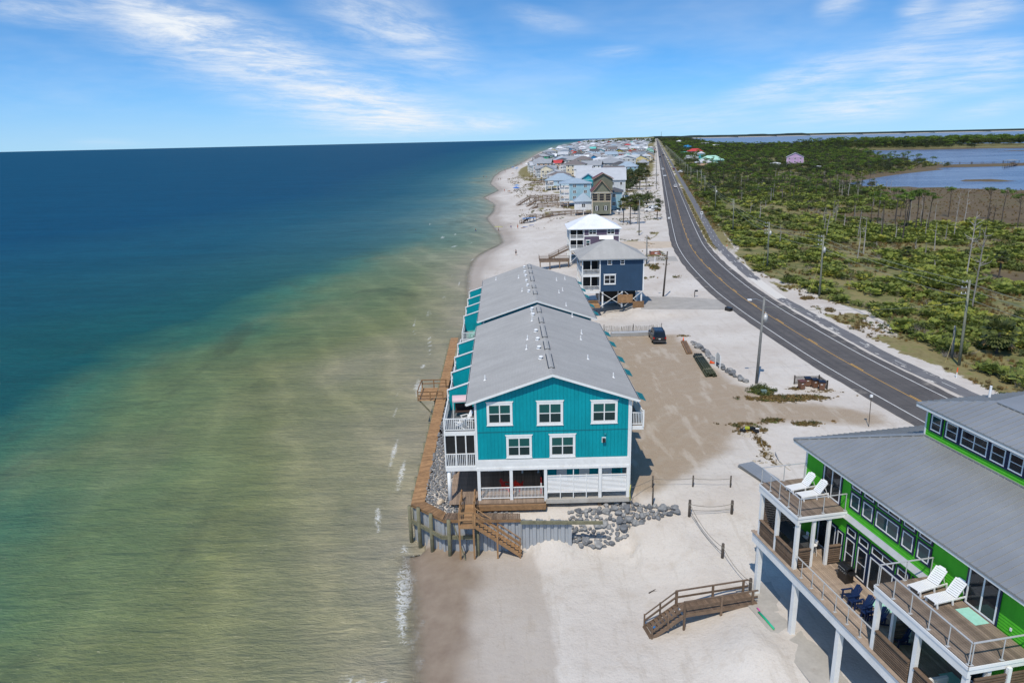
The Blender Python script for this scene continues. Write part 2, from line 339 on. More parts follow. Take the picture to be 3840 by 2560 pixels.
def zfun(x, y):
    x = np.asarray(x, float); y = np.asarray(y, float); s = x - xs(y)
    far = np.interp(s, [-4000, -200, -40, -6, 0, 3, 8, 16, 26, 40], [-30, -12, -7, -4.4, -3.6, -3.1, -2.75, -2.1, -1.0, -.25])
    dune = sst(s, 13, 20) * (1 - sst(s, 24, 34)) * sst(y, 235, 290) * (.5 + 1.2 * fbm(x / 9, y / 14, 3))
    far = far + dune
    nearb = np.interp(s, [-4000, -200, -40, -6, 0, 2.5, 8, 15, 18.6, 21, 23, 40, 55], [-30, -12, -7, -4.5, -3.6, -3.05, -3.05, -3.0, -2.55, -1.85, -1.66, -1.0, 0])
    mound = .75 * np.exp(-(((x - 14.3) / 1.9) ** 2 + ((y - 37.6) / 2.6) ** 2)) + .35 * np.exp(-(((x - 13.2) / 2.2) ** 2 + ((y - 46.5) / 4.5) ** 2))
    nearb = nearb + mound + 1.15 * np.exp(-(((x - 3.0) / 1.9) ** 2 + ((y - 51.0) / 1.5) ** 2)) * (x > .3) * sst(x, .3, 1.4)
    wall = np.where(x < -5.8, 52.0 + (-5.8 - x) * 1.0, 52.0)
    up = np.where(x < -3, -.35, np.where(x < 10, -.55, 0.0)); up = np.where((x > 9) & (x < 11), np.interp(x, [9, 11], [-.5, 0]), up)
    up = np.where(x < 9.5, np.interp(y, [52, 56.5], [-.85, -.5]) + np.where(x < -3.5, .35, 0), up)
    t = np.where(x < .2, sst(y, wall - .05, wall + .45), np.where(x < 9.5, sst(y, 50.4 + 0 * y, 54.0), sst(y, 45.0, 57.5)))
    tL = np.where(x < -7.85, 0.0, 1.0)
    low = np.where(y > 52.0, np.where(x < -7.85, -4.3, nearb), nearb)
    near = low * (1 - t * tL) + up * (t * tL)
    z = near + (far - near) * sst(y, 106.5, 118)
    # the road keeps one level; the land east of it falls to marsh and bay
    e = x - xr(y); flat = sst(e, -16, -7)
    z = z * (1 - flat) + np.interp(e, [-1, 9, 22, 60, 200], [0, 0, -.45, -1.1, -1.6]) * flat
    east = sst(e, 14, 30)
    hum = (fbm(x / 14, y / 14, 9) - .45) * 1.5 * sst(e, 11, 20) * (1 - sst(e, 60, 140)); z = z + hum * (1 - sst(y, 600, 900))
    if not np.any(east > 0): return z
    m = marsh_d(x, y); z = z + (-2.9 - z) * sst(m, -14, 6) * east
    b = np.maximum(poly_sd(x, y, BAY), poly_sd(x, y, BAY2))
    for sp in SPITS: b = np.minimum(b, -poly_sd(x, y, sp))
    b = b + (fbm(x / 30, y / 30, 4) - .5) * 16
    z = z + (-3.15 - z) * sst(b, -60, -6) * east
    z = z + (-6.5 - z) * sst(b, -3, 4) * east
    return z
def zf(x, y): return float(zfun(np.array([x]), np.array([y]))[0])

def grid_mesh(name, X, Y, Z):
    r, c = X.shape; V = np.stack([X, Y, Z], -1).reshape(-1, 3); i = np.arange((r - 1) * (c - 1)); a = (i // (c - 1)) * c + i % (c - 1)
    F = np.stack([a, a + 1, a + c + 1, a + c], -1)
    if X[0, 0] > X[0, -1]: F = F[:, ::-1]
    me = bpy.data.meshes.new(name); me.vertices.add(len(V)); me.vertices.foreach_set('co', V.astype(np.float32).ravel())
    me.loops.add(len(F) * 4); me.loops.foreach_set('vertex_index', F.astype(np.int32).ravel())
    me.polygons.add(len(F)); me.polygons.foreach_set('loop_start', np.arange(0, len(F) * 4, 4, dtype=np.int32)); me.polygons.foreach_set('loop_total', np.full(len(F), 4, np.int32))
    me.update(); me.validate(); me.polygons.foreach_set('use_smooth', np.ones(len(F), bool))
    return me, V
def put_attr(me, name, data, typ='FLOAT'):
    a = me.attributes.new(name, typ, 'POINT'); a.data.foreach_set('color' if 'COLOR' in typ else 'value', np.ascontiguousarray(data, np.float32).ravel())

rowsY = np.concatenate([np.arange(8, 30, 1.0), np.arange(30, 64, .4), np.arange(64, 140, .9), 140 * np.cumprod(np.full(165, 1.027))]); rowsY = np.concatenate([rowsY[rowsY < 8500], np.geomspace(9000, 70000, 14)])
colS = np.concatenate([-np.geomspace(60, 2, 8), np.arange(-1.6, 34, .4), np.arange(34, 84, .9), 84 + np.cumsum(1.0 * np.cumprod(np.full(95, 1.07)))])
colS = np.concatenate([colS[colS < 8000], np.geomspace(9000, 50000, 8)])
def make_ground():
    YY, SS = np.meshgrid(rowsY, colS, indexing='ij'); XX = xs(YY) + SS; ZZ = zfun(XX, YY)
    s = SS; e = XX - xr(YY)
    fade = 1 - sst(np.abs(e), 12, 6)
    micro = (fbm(XX / 2.3, YY / 2.3, 21) - .47) * .16 * sst(s, 4, 14) * (1 - sst(YY, 150, 260))
    pk = poly_sd(XX, YY, PARK)
    micro *= 1 - .8 * sst(pk, -1, 1.5)
    road = sst(np.abs(e + 1.5) * -1, -12.5, -10.5)
    ZZ = ZZ + micro * (1 - road)
    drv = poly_sd(XX, YY, [(23, 121.5), (24.5, 133.0), (35.0, 131.0), (39.4, 128.4), (40, 120.7)])
    drv = np.maximum(drv, np.maximum(poly_sd(XX, YY, [(27, 174), (28, 180.5), (41.9, 179.8), (41.0, 172.4)]), poly_sd(XX, YY, [(28, 194), (30, 208.5), (38, 208), (46.6, 206.2), (44.9, 194.7), (36, 193.5)])))
    kd = sst(drv, -3.5, -.7); ZZ = ZZ * (1 - kd) - .004 * kd
    gravel = sst(pk + (fbm(XX / 3, YY / 3, 5) - .48) * 3.2, -2.6, 2.4)
    wet = 1 - sst(ZZ + (fbm(XX / 5, YY / 9, 6) - .5) * .22, -3.12, -2.98)
    wet = np.where(s > 30, 0, 1 - sst(ZZ + (fbm(XX / 7, YY / 16, 6) - .5) * .5, -3.35, -2.75)) * .6
    tide = np.interp(YY, [30, 40.5, 43.5, 46.8, 50.0, 51.2, 53], [2.6, 2.5, 2.2, 2.0, 1.6, .7, .2]) + (fbm(YY / 1.2, YY * 0, 71) - .5) * .5
    wet = np.where(YY < 53, (1 - sst(XX - tide, -.08, .08)) * (.40 + .60 * (1 - sst(XX + (fbm(XX / 1.5, YY / 2.5, 72) - .5) * 2.6, -4.6, -1.8))), wet)
    scrub_edge = np.interp(YY, [60, 79, 86, 96, 106, 117, 128, 140, 160, 201, 255, 370, 590, 900], [16, 14.8, 14.0, 14.8, 15.8, 18.0, 15.2, 13.6, 9.4, 12.6, 11.5, 11.5, 11.5, 11.0])
    veg = sst(e - scrub_edge + (fbm(XX / 6, YY / 6, 8) - .45) * 7, -1.2, 1.6)
    b = np.maximum(poly_sd(XX, YY, BAY), poly_sd(XX, YY, BAY2))
    marsh = np.maximum(sst(marsh_d(XX, YY) + (fbm(XX / 16, YY / 16, 11) - .5) * 22, -4, 6), sst(b + (fbm(XX / 25, YY / 25, 12) - .5) * 40, -55, -20)) * sst(e, 15, 30)
    # seaward dunes and road verges carry sparse grass
    lot = sst(s, 17, 24) * (1 - sst(e, -13, -8)) * sst(YY, 225, 300)
    grass = np.clip(sst(fbm(XX / 7, YY / 10, 14), .5, .62) * lot * .9 + sst(e, 4.8, 5.2) * (1 - sst(e, 11, 13)) * sst(YY, 150, 230), 0, 1)
    grass = np.maximum(grass, sst(fbm(XX / 5, YY / 5, 15), .54, .64) * sst(e, 8.5, 9.5) * (1 - veg))
    grass = np.maximum(grass, sst(fbm(XX / 6, YY / 4, 18), .53, .6) * .8 * sst(s, 26, 32) * (1 - sst(e, -9, -7)) * sst(YY, 150, 175) * (1 - sst(YY, 230, 250)))
    grass = np.maximum(grass, sst(e - (fbm(XX / 3, YY / 3, 16) - .5) * 3, 10.0, 11.2) * (1 - sst(YY, 98, 108)) * .95)
    grass = np.maximum(grass, lot * sst(YY, 420, 700) * .75)
    me, V = grid_mesh('ground', XX, YY, ZZ)
    put_attr(me, 'zone', np.stack([gravel, wet, veg, marsh], -1).reshape(-1, 4), 'FLOAT_COLOR'); put_attr(me, 'grass', grass.ravel())
    m, n, out = new_mat('ground')
    at = n.add('ShaderNodeAttribute', {'attribute_name': 'zone'}); sp = n.add('ShaderNodeSeparateColor', None, Color=at.outputs['Color'])
    gr = n.add('ShaderNodeAttribute', {'attribute_name': 'grass'}).outputs['Fac']
    P = n.add('ShaderNodeTexCoord').outputs['Object']
    big = n.noise(P, .09, 6, .6); mid = n.noise(P, .7, 6, .62); fine = n.noise(P, 9, 4, .6); speck = n.noise(P, 26, 2, .5)
    sand = n.ramp(big, [(.3, (.475, .42, .365)), (.55, (.565, .52, .465)), (.75, (.625, .585, .535))])
    sand = n.mix(n.smooth(mid, .5, .75, 0, .45), sand, (.42, .355, .285))
    sand = n.mix(n.smooth(fine, .5, .8, 0, .35), sand, (.36, .315, .265))
    sand = n.mix(n.smooth(speck, .68, .74, 0, .35), sand, (.28, .25, .20))
    foot = n.noise(P, 2.7, 5, .7)
    sand = n.mix(n.smooth(foot, .55, .68, 0, .4), sand, (.40, .36, .315))
    trk = n.noise(n.mapping(P, (2.6, .28, 1), (0, 0, radians(-18))), .5, 6, .65)
    sand = n.mix(n.smooth(trk, .55, .66, 0, .35), sand, (.41, .36, .30))
    gv = n.ramp(speck, [(.3, (.21, .155, .105)), (.5, (.335, .26, .185)), (.7, (.47, .385, .29))])
    gv = n.mix(n.smooth(mid, .45, .7, 0, .55), gv, (.37, .31, .24))
    gv = n.mix(n.smooth(n.noise(n.mapping(P, (1, .25, 1), (0, 0, radians(25))), .6, 5, .6), .52, .66, 0, .5), gv, (.50, .44, .365))
    rut = n.add('ShaderNodeTexWave', {'wave_type': 'RINGS', 'rings_direction': 'Z'}, Vector=n.mapping(P, (1, 1, 1), (0, 0, 0), (-31, -58, 0)), Scale=.16, Distortion=3.5, Detail=3.0, Detail_Scale=.5).outputs['Fac']
    gv = n.mix(n.math('MULTIPLY', n.smooth(rut, .86, .99, 0, .16), n.smooth(n.noise(P, .12, 3), .4, .6)), gv, (.46, .40, .325))
    c = n.mix(n.smooth(n.math('ADD', sp.outputs[0], n.math('MULTIPLY', n.math('SUBTRACT', mid, .5), .5)), .15, .85), sand, gv)
    wetc = n.ramp(mid, [(.3, (.215, .16, .115)), (.7, (.285, .225, .165))])
    wetc = n.mix(n.smooth(speck, .6, .72, 0, .35), wetc, (.18, .14, .10))
    c = n.mix(sp.outputs[1], c, wetc)
    gs = n.ramp(n.noise(P, .5, 6, .65), [(.3, (.13, .115, .04)), (.5, (.23, .19, .085)), (.7, (.16, .17, .05))])
    gmask = n.smooth(n.math('ADD', gr, n.math('MULTIPLY', n.math('SUBTRACT', n.noise(P, 1.6, 6, .7), .5), 1.3)), .38, .62)
    c = n.mix(gmask, c, gs)
    vg = n.ramp(n.noise(P, .22, 7, .65), [(.28, (.075, .085, .028)), (.45, (.15, .15, .055)), (.56, (.235, .195, .085)), (.72, (.15, .175, .052))])
    c = n.mix(n.smooth(n.math('ADD', at.outputs['Color'] and sp.outputs[2], n.math('MULTIPLY', n.math('SUBTRACT', n.noise(P, .9, 6, .7), .5), .9)), .35, .6), c, vg)
    mg = n.ramp(n.noise(n.mapping(P, (1, .5, 1)), .08, 8, .7), [(.3, (.085, .062, .032)), (.5, (.135, .098, .055)), (.7, (.11, .10, .045))])
    mg = n.mix(n.smooth(n.noise(P, 1.2, 5, .7), .5, .7, 0, .5), mg, (.06, .05, .028))
    c = n.mix(at.outputs['Alpha'], c, mg)
    rough = n.math('SUBTRACT', .92, n.math('MULTIPLY', sp.outputs[1], .42))
    bs = n.add('ShaderNodeBsdfPrincipled', None, Base_Color=c, Roughness=rough, Specular_IOR_Level=.25)
    hgt = n.math('ADD', n.math('MULTIPLY', n.noise(P, 1.1, 8, .68), 1.0), n.math('MULTIPLY', n.noise(P, 4.5, 4, .6), .35))
    bp = n.add('ShaderNodeBump', None, Strength=n.math('SUBTRACT', .55, n.math('MULTIPLY', sp.outputs[1], .45)), Distance=.22, Height=hgt)
    n.t.links.new(bp.outputs[0], bs.inputs['Normal']); n.t.links.new(bs.outputs[0], out.inputs[0])
    me.materials.append(m); return structure(link('ground', me))
make_ground()

def make_sea():
    ry = np.concatenate([-np.geomspace(400, 10, 10), np.arange(0, 140, .8), 140 * np.cumprod(np.full(180, 1.032))]); ry = ry[ry < 60000]
    cs = np.concatenate([np.arange(10, -60, -.7), -60 - np.cumsum(.8 * np.cumprod(np.full(130, 1.085)))]); cs = cs[cs > -90000]
    YY, SS = np.meshgrid(ry, cs, indexing='ij'); XX = xs(YY) + SS; s = -SS
    sb = np.interp(YY, [0, 60, 115, 200, 320, 480, 800, 1500, 4000], [42, 44, 49, 38, 28, 22, 26, 40, 90])
    t = s / sb + (fbm(XX / 26, YY / 26, 31) - .47) * .55 * sst(s, 2, 18)
    dep = SEA - zfun(XX, YY)
    foam = np.zeros_like(XX)
    # little breakers where the photograph shows white water (x, y, along-shore half length, half width, strength)
    for fx, fy, la, lb, st in [(-8.7, 47.6, 3.2, .9, 1.), (-9.4, 52.6, 1.0, .5, .8), (-10.5, 36.5, 1.6, 1.9, .8), (-8.5, 37, 2.5, .35, 1.), (-8.3, 44.5, 2.6, .25, .9), (-12.6, 58, 3.5, .3, .8), (-13.5, 74, 5, .35, .8), (-15.5, 88, 5, .35, .7), (-14, 116, 6, .4, .8), (-18, 128, 6, .4, .7), (-7.0, 41.5, 1.6, .3, .7), (-11.6, 66, 4, .5, .9), (-11.0, 60, 1.6, .4, .6), (-13.2, 94, 3.6, .8, .9), (-13.6, 104, 1.5, .5, .9),
                               (-16.5, 139, 4, .6, .8), (-14.5, 152, 2.5, .8, .8), (-12.6, 170, 5, .5, .7), (-14.8, 178, 3, .6, .6), (-11, 205, 3, .6, .8), (-18, 232, 3, 1.4, .7), (-24, 256, 4, 1.2, .8), (-20, 262, 3, 1., .7), (-33, 300, 5, .9, .7), (-13, 240, 3, .8, .6), (-11.3, 123, 2.0, .4, .6)]:
        lb *= .8; la *= 1.5
        d = ((XX - fx + .0875 * (YY - fy) + .8 * (fbm(YY / 2.2, YY * 0 + fx, 44) - .5)) / lb) ** 2 + ((YY - fy) / la) ** 2; foam = np.maximum(foam, st * np.exp(-d))
    me, V = grid_mesh('sea', XX, YY, np.full_like(XX, SEA))
    put_attr(me, 'reach', t.ravel()); put_attr(me, 'dep', dep.ravel()); put_attr(me, 'foam', foam.ravel()); put_attr(me, 'open', (sst(YY, 110, 340)).ravel())
    m, n, out = new_mat('sea')
    A = lambda nm: n.add('ShaderNodeAttribute', {'attribute_name': nm}).outputs['Fac']
    P = n.add('ShaderNodeTexCoord').outputs['Object']
    rc = n.math('ADD', A('reach'), n.math('MULTIPLY', n.math('SUBTRACT', n.noise(P, .06, 6, .6), .5), .35))
    f = n.math('DIVIDE', n.math('MAXIMUM', rc, 0.0), 6.0)
    c = n.ramp(f, [(0, (.30, .265, .185)), (.03, (.235, .222, .125)), (.075, (.168, .182, .075)), (.125, (.105, .158, .066)), (.165, (.042, .135, .080)), (.215, (.007, .076, .074)), (.36, (.004, .066, .090)), (.62, (.003, .062, .106)), (1.0, (.002, .056, .116))])
    c2 = n.ramp(f, [(0, (.27, .255, .20)), (.03, (.20, .235, .19)), (.08, (.135, .205, .18)), (.16, (.075, .16, .165)), (.28, (.032, .115, .145)), (.5, (.010, .080, .125)), (1.0, (.002, .056, .116))])
    c = n.mix(A('open'), c, c2)  # grazing-view sheen put into the colour: farther water turns paler and teal
    # weed and ripple patches on the sandy bottom seen through the shallows
    weed = n.math('MULTIPLY', n.smooth(n.noise(n.mapping(P, (1, .55, 1), (0, 0, radians(35))), .06, 6, .66, .6), .53, .72, 0, .45), n.smooth(rc, .12, .5))
    c = n.mix(n.math('MULTIPLY', weed, n.smooth(rc, 1.5, .9)), c, (.045, .055, .03))
    pale = n.smooth(n.noise(n.mapping(P, (1, .45, 1), (0, 0, radians(-28))), .05, 5, .55), .48, .7, 0, .35)
    c = n.mix(n.math('MULTIPLY', pale, n.smooth(rc, 1.25, .55)), c, (.24, .225, .13))
    # light and shade of ripple and swell lines at three scales, painted into the colour, each seen where it is large enough
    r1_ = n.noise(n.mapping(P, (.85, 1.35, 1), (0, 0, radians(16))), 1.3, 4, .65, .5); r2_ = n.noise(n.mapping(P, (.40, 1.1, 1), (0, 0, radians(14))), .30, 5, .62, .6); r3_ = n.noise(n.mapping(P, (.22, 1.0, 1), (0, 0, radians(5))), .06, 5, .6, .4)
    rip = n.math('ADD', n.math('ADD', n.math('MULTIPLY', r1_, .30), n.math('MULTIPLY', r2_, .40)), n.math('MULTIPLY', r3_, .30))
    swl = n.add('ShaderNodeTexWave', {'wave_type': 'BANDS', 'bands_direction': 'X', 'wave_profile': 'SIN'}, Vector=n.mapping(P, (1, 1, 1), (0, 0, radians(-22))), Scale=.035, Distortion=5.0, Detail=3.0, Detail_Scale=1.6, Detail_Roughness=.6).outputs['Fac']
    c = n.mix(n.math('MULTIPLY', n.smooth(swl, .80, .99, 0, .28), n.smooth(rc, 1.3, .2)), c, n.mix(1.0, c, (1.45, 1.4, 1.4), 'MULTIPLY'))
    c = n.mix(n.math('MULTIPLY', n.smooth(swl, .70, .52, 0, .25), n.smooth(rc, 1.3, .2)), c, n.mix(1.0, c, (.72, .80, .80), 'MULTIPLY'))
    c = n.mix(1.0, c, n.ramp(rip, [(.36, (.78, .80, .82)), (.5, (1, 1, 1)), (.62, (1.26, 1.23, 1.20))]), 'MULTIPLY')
    rdg = n.math('SUBTRACT', 1.0, n.math('ABSOLUTE', n.math('MULTIPLY', n.math('SUBTRACT', n.noise(P, 1.5, 5, .6, 1.2), .5), 7.0)))
    fo = n.smooth(n.math('ADD', n.math('MULTIPLY', A('foam'), n.math('ADD', n.math('MAXIMUM', rdg, 0.0), .42)), n.math('MULTIPLY', n.math('SUBTRACT', n.noise(P, 6, 4, .7), .5), .6)), .42, .9, 0, .62)
    # the last thin wash along the sand
    dp = A('dep'); sw = n.math('MULTIPLY', n.math('MULTIPLY', n.smooth(dp, .02, .07), n.smooth(dp, .22, .09)), n.smooth(n.noise(n.mapping(P, (1, .5, 1)), .9, 6, .7), .47, .62))
    fo = n.math('MAXIMUM', fo, n.math('MULTIPLY', sw, n.smooth(n.noise(P, 7, 3, .7), .35, .6, .1, .6)))
    c = n.mix(fo, c, (.75, .76, .74))
    w1 = n.noise(n.mapping(P, (.45, 1.5, 1), (0, 0, radians(8))), .55, 6, .62, .3); w2 = n.noise(n.mapping(P, (.6, 1.6, 1), (0, 0, radians(-12))), 2.6, 4, .6)
    w3 = n.noise(n.mapping(P, (.35, 1.0, 1), (0, 0, radians(14))), .10, 4, .55)
    bpn = n.add('ShaderNodeBump', None, Strength=.9, Distance=.6, Height=n.math('ADD', n.math('ADD', w1, n.math('MULTIPLY', w2, .3)), n.math('MULTIPLY', w3, 2.0)))
    # wind-ruffled water: facets facing away keep the grazing mirror weak
    fr = n.add('ShaderNodeFresnel', None, IOR=1.33, Normal=bpn.outputs[0]).outputs[0]
    df = n.add('ShaderNodeBsdfDiffuse', None, Color=c, Normal=bpn.outputs[0]); gl = n.add('ShaderNodeBsdfGlossy', None, Roughness=.14, Normal=bpn.outputs[0])
    bs = n.add('ShaderNodeMixShader', None, i0=n.math('MULTIPLY', n.math('MINIMUM', fr, .085), n.math('SUBTRACT', 1.0, fo)), i1=df.outputs[0], i2=gl.outputs[0])
    tr = n.add('ShaderNodeBsdfTransparent')
    al = n.math('MAXIMUM', n.smooth(A('dep'), .0, .34, .03, 1.0), fo)
    mx = n.add('ShaderNodeMixShader', None, i0=al, i1=tr.outputs[0], i2=bs.outputs[0]); n.t.links.new(mx.outputs[0], out.inputs[0])
    me.materials.append(m); structure(link('sea', me))
    # bay behind the spit
    ry = np.geomspace(330, 40000, 60); cx = np.concatenate([np.arange(150, 900, 30), np.geomspace(920, 40000, 40)])
    Y2, X2 = np.meshgrid(ry, cx, indexing='ij')
    me, V = grid_mesh('bay_water', X2, Y2, np.full_like(X2, SEA - .3))
    m, n, out = new_mat('bay'); P = n.add('ShaderNodeTexCoord').outputs['Object']
    c = n.ramp(n.noise(n.mapping(P, (.35, 1, 1)), .02, 6, .6), [(.35, (.085, .12, .21)), (.6, (.16, .21, .31))])
    bpn = n.add('ShaderNodeBump', None, Strength=.5, Distance=.5, Height=n.noise(n.mapping(P, (.4, 1.4, 1)), .35, 6, .65))
    fr = n.add('ShaderNodeFresnel', None, IOR=1.33, Normal=bpn.outputs[0]).outputs[0]
    df = n.add('ShaderNodeBsdfDiffuse', None, Color=c); gl = n.add('ShaderNodeBsdfGlossy', None, Roughness=.16, Normal=bpn.outputs[0])
    bs = n.add('ShaderNodeMixShader', None, i0=n.math('MINIMUM', fr, .4), i1=df.outputs[0], i2=gl.outputs[0]); n.t.links.new(bs.outputs[0], out.inputs[0])
    me.materials.append(m); structure(link('bay_water', me))
make_sea()

# ------------------------------------------------------------------ road, cycle path, drives
_TAN = np.gradient(ROAD, axis=0)
def offset_line(off, y0=8, y1=9000):
    k = (ROAD[:, 1] >= y0) & (ROAD[:, 1] <= y1); P = ROAD[k]; T = _TAN[k].copy(); T /= np.linalg.norm(T, axis=1)[:, None]
    N = np.stack([T[:, 1], -T[:, 0]], -1); return P + N * (off(P[:, 1]) if callable(off) else off)[:, None] if callable(off) else P + N * off
def strip(name, oa, ob, z, mat, parent=None, y0=8, y1=9000, wob=0, thick=0):
    A = offset_line(oa, y0, y1); B = offset_line(ob, y0, y1)
    if wob:
        A = A + np.stack([(fbm(A[:, 1] / 4, A[:, 1] * 0, 40) - .5) * wob, A[:, 1] * 0], -1); B = B + np.stack([(fbm(B[:, 1] / 3, B[:, 1] * 0, 41) - .5) * wob, B[:, 1] * 0], -1)
    n = len(A); V = [(*p, z) for p in A] + [(*p, z) for p in B]; F = [(i, n + i, n + i + 1, i + 1) for i in range(n - 1)]
    me = bpy.data.meshes.new(name); me.from_pydata(V, [], F); me.materials.append(mat)
    u = me.uv_layers.new(name='UVMap'); L = np.concatenate([[0], np.cumsum(np.linalg.norm(np.diff(A, axis=0), axis=1))])
    uv = []
    for i in range(n - 1): uv += [(0, L[i]), (1, L[i]), (1, L[i + 1]), (0, L[i + 1])]
    u.data.foreach_set('uv', np.array(uv, np.float32).ravel())
    bm = bmesh.new(); bm.from_mesh(me); bmesh.ops.recalc_face_normals(bm, faces=bm.faces)
    if bm.faces[0].normal.z < 0: bmesh.ops.reverse_faces(bm, faces=bm.faces)
    bm.to_mesh(me); bm.free()
    return link(name, me, parent)
def make_road():
    m, n, out = new_mat('asphalt'); uv = n.add('ShaderNodeTexCoord').outputs['UV']; P = n.add('ShaderNodeTexCoord').outputs['Object']
    x = n.add('ShaderNodeSeparateXYZ', None, Vector=uv).outputs['X']
    c = n.ramp(n.noise(P, .3, 6, .6), [(.3, (.090, .080, .074)), (.7, (.122, .110, .101))])
    c = n.mix(n.smooth(n.noise(P, 30, 3, .6), .45, .8, 0, .35), c, (.15, .145, .14))
    # tyre tracks run along each lane
    tr = n.math('PINGPONG', n.math('SUBTRACT', x, .0), .18)
    c = n.mix(n.math('MULTIPLY', n.smooth(n.noise(n.mapping(uv, (9, .015, 1)), 1.0, 4, .6), .42, .62), .5), c, (.062, .059, .058))
    c = n.mix(n.math('MULTIPLY', n.smooth(n.noise(n.mapping(uv, (2, .35, 1)), 1.0, 6, .7), .55, .7), n.smooth(x, .14, .04)), c, (.28, .25, .21))
    c = n.mix(n.math('MULTIPLY', n.smooth(n.noise(n.mapping(uv, (2, .3, 1), (0, 0, 0), (3, 7, 0)), 1.0, 6, .7), .52, .66, 0, .8), n.smooth(x, .88, .97)), c, (.33, .295, .25))
    crk = n.noise(n.mapping(P, (.25, 1.2, 1)), .35, 6, .7, .5); c = n.mix(n.math('MULTIPLY', n.math('LESS_THAN', n.math('ABSOLUTE', n.math('SUBTRACT', crk, .5)), .006), .5), c, (.035, .034, .034))
    bs = n.add('ShaderNodeBsdfPrincipled', None, Base_Color=c, Roughness=.8, Specular_IOR_Level=.3)
    bp = n.add('ShaderNodeBump', None, Strength=.3, Distance=.01, Height=n.noise(P, 45, 3)); n.t.links.new(bp.outputs[0], bs.inputs['Normal']); n.t.links.new(bs.outputs[0], out.inputs[0])
    white = M('road_white', (.62, .61, .58), .7, .10, 1.2, stain=(.33, .32, .31)); yel = M('road_yellow', (.60, .33, .06), .7, .10, 1.5, stain=(.35, .22, .07))
    road = structure(strip('road', -5.1, 5.0, .026, m, wob=.5))
    o = strip('edge_line', -3.62, -3.48, .034, white, road); o = strip('edge_line', 3.48, 3.62, .034, white, road)
    strip('centre_line', -.16, -.06, .034, yel, road)
    cl = ROAD; y = 40.0
    d = MB()
    for k in range(46):
        ya = 62 + k * 12.2; yb = ya + 3.0
        P = offset_line(.13, ya - 50, yb + 50); A = np.interp([ya, yb], P[:, 1], P[:, 0])
        q = MB().quad((A[0] - .065, ya, .036), (A[0] + .065, ya, .036), (A[1] + .065, yb, .036), (A[1] - .065, yb, .036)); q.build('centre_dash', yel, road)
    m2, n, out = new_mat('path_asphalt'); P = n.add('ShaderNodeTexCoord').outputs['Object']
    c = n.ramp(n.noise(P, .5, 6, .6), [(.3, (.125, .122, .125)), (.7, (.175, .17, .172))])
    uv = n.add('ShaderNodeTexCoord').outputs['UV']; x = n.add('ShaderNodeSeparateXYZ', None, Vector=uv).outputs['X']
    yy = n.add('ShaderNodeSeparateXYZ', None, Vector=P).outputs['Y']
    # blown sand lies over the path where the photograph shows it buried
    bury = n.math('MULTIPLY', n.smooth(yy, 152, 140), n.smooth(yy, 128, 131))
    sandm = n.smooth(n.math('ADD', n.math('ADD', n.noise(n.mapping(P, (1, .4, 1)), .45, 7, .7), n.math('MULTIPLY', bury, .5)), n.math('MULTIPLY', n.math('ABSOLUTE', n.math('SUBTRACT', x, .5)), .16)), .62, .68)
    c = n.mix(n.math('MULTIPLY', sandm, n.smooth(yy, 300, 220)), c, (.62, .58, .52))
    bs = n.add('ShaderNodeBsdfPrincipled', None, Base_Color=c, Roughness=.85, Specular_IOR_Level=.25); n.t.links.new(bs.outputs[0], out.inputs[0])
    lo = lambda y: np.interp(y, [60, 76, 90, 112, 127, 169, 206, 244, 330, 600], [6.4, 5.7, 5.4, 5.7, 5.5, 6.5, 6.4, 6.9, 7.0, 7.0])
    hi = lambda y: np.interp(y, [60, 77, 91, 109, 128, 149, 169, 214, 264, 330, 600], [8.8, 7.9, 7.6, 7.8, 7.6, 8.2, 8.8, 9.0, 9.3, 9.3, 9.3])
    path = structure(strip('path', lo, hi, .02, m2, wob=.35))
    mid = lambda y: (lo(y) + hi(y)) / 2
    for k in range(24):
        ya = 70 + k * 9.0; yb = ya + 2.4; P = offset_line(mid, ya - 50, yb + 50); A = np.interp([ya, yb], P[:, 1], P[:, 0])
        MB().quad((A[0] - .05, ya, .026), (A[0] + .05, ya, .026), (A[1] + .05, yb, .026), (A[1] - .05, yb, .026)).build('lane_dash', white, path)
    conc = M('concrete_drive', (.36, .335, .30), .85, .10, .5, .3, 12, stain=(.30, .26, .21))
    structure(MB().prism([(23.0, 123.0), (24.6, 133.4), (31, 132.2), (36, 130.6), (39.3, 128.5), (39.0, 120.9), (30, 122.2)], -.1, .024).build('driveway', conc))
    structure(MB().prism([(27, 174), (28, 180.5), (41.9, 179.8), (41.0, 172.4)], -.3, .022).build('driveway', conc))
    tan = M('sand_drive', (.50, .41, .31), .9, .08, .5, .3, 10)
    structure(MB().prism([(28, 194), (30, 208.5), (38, 208), (46.6, 206.2), (46.2, 199), (44.9, 194.7), (36, 193.5)], -.3, .021).build('driveway', tan))
make_road()
# ------------------------------------------------------------------ shared building parts
WHITE = M('white_paint', (.74, .74, .72), .5, .05, 1.0, stain=(.60, .58, .54))
WHITE2 = M('white_vinyl', (.78, .78, .77), .4, .03)
TEAL = M('teal_paint', (.001, .27, .315), .6, .10, .9, .25, 26, spec=.18, stretch=(1, 1, .35), stain=(.004, .205, .25))
TEAL_D = M('teal_groove', (.002, .14, .17), .7, .05)
WOOD = M('weathered_wood', (.235, .135, .065), .8, .18, 2.2, .4, 20, stretch=(1, 1, 1), inst=.22)
WOOD_O = M('orange_wood', (.34, .195, .092), .75, .16, 2.2, .35, 20, inst=.2)
WOOD_D = M('dark_wood', (.155, .105, .07), .8, .18, 2.0, .4, 18, inst=.25)
WOOD_G = M('grey_brown_deck', (.205, .155, .115), .8, .2, 1.6, .35, 22, inst=.28, stain=(.11, .075, .05))
WOOD_T = M('tan_deck', (.36, .275, .205), .8, .14, 1.6, .3, 22, inst=.18, stain=(.25, .19, .14))
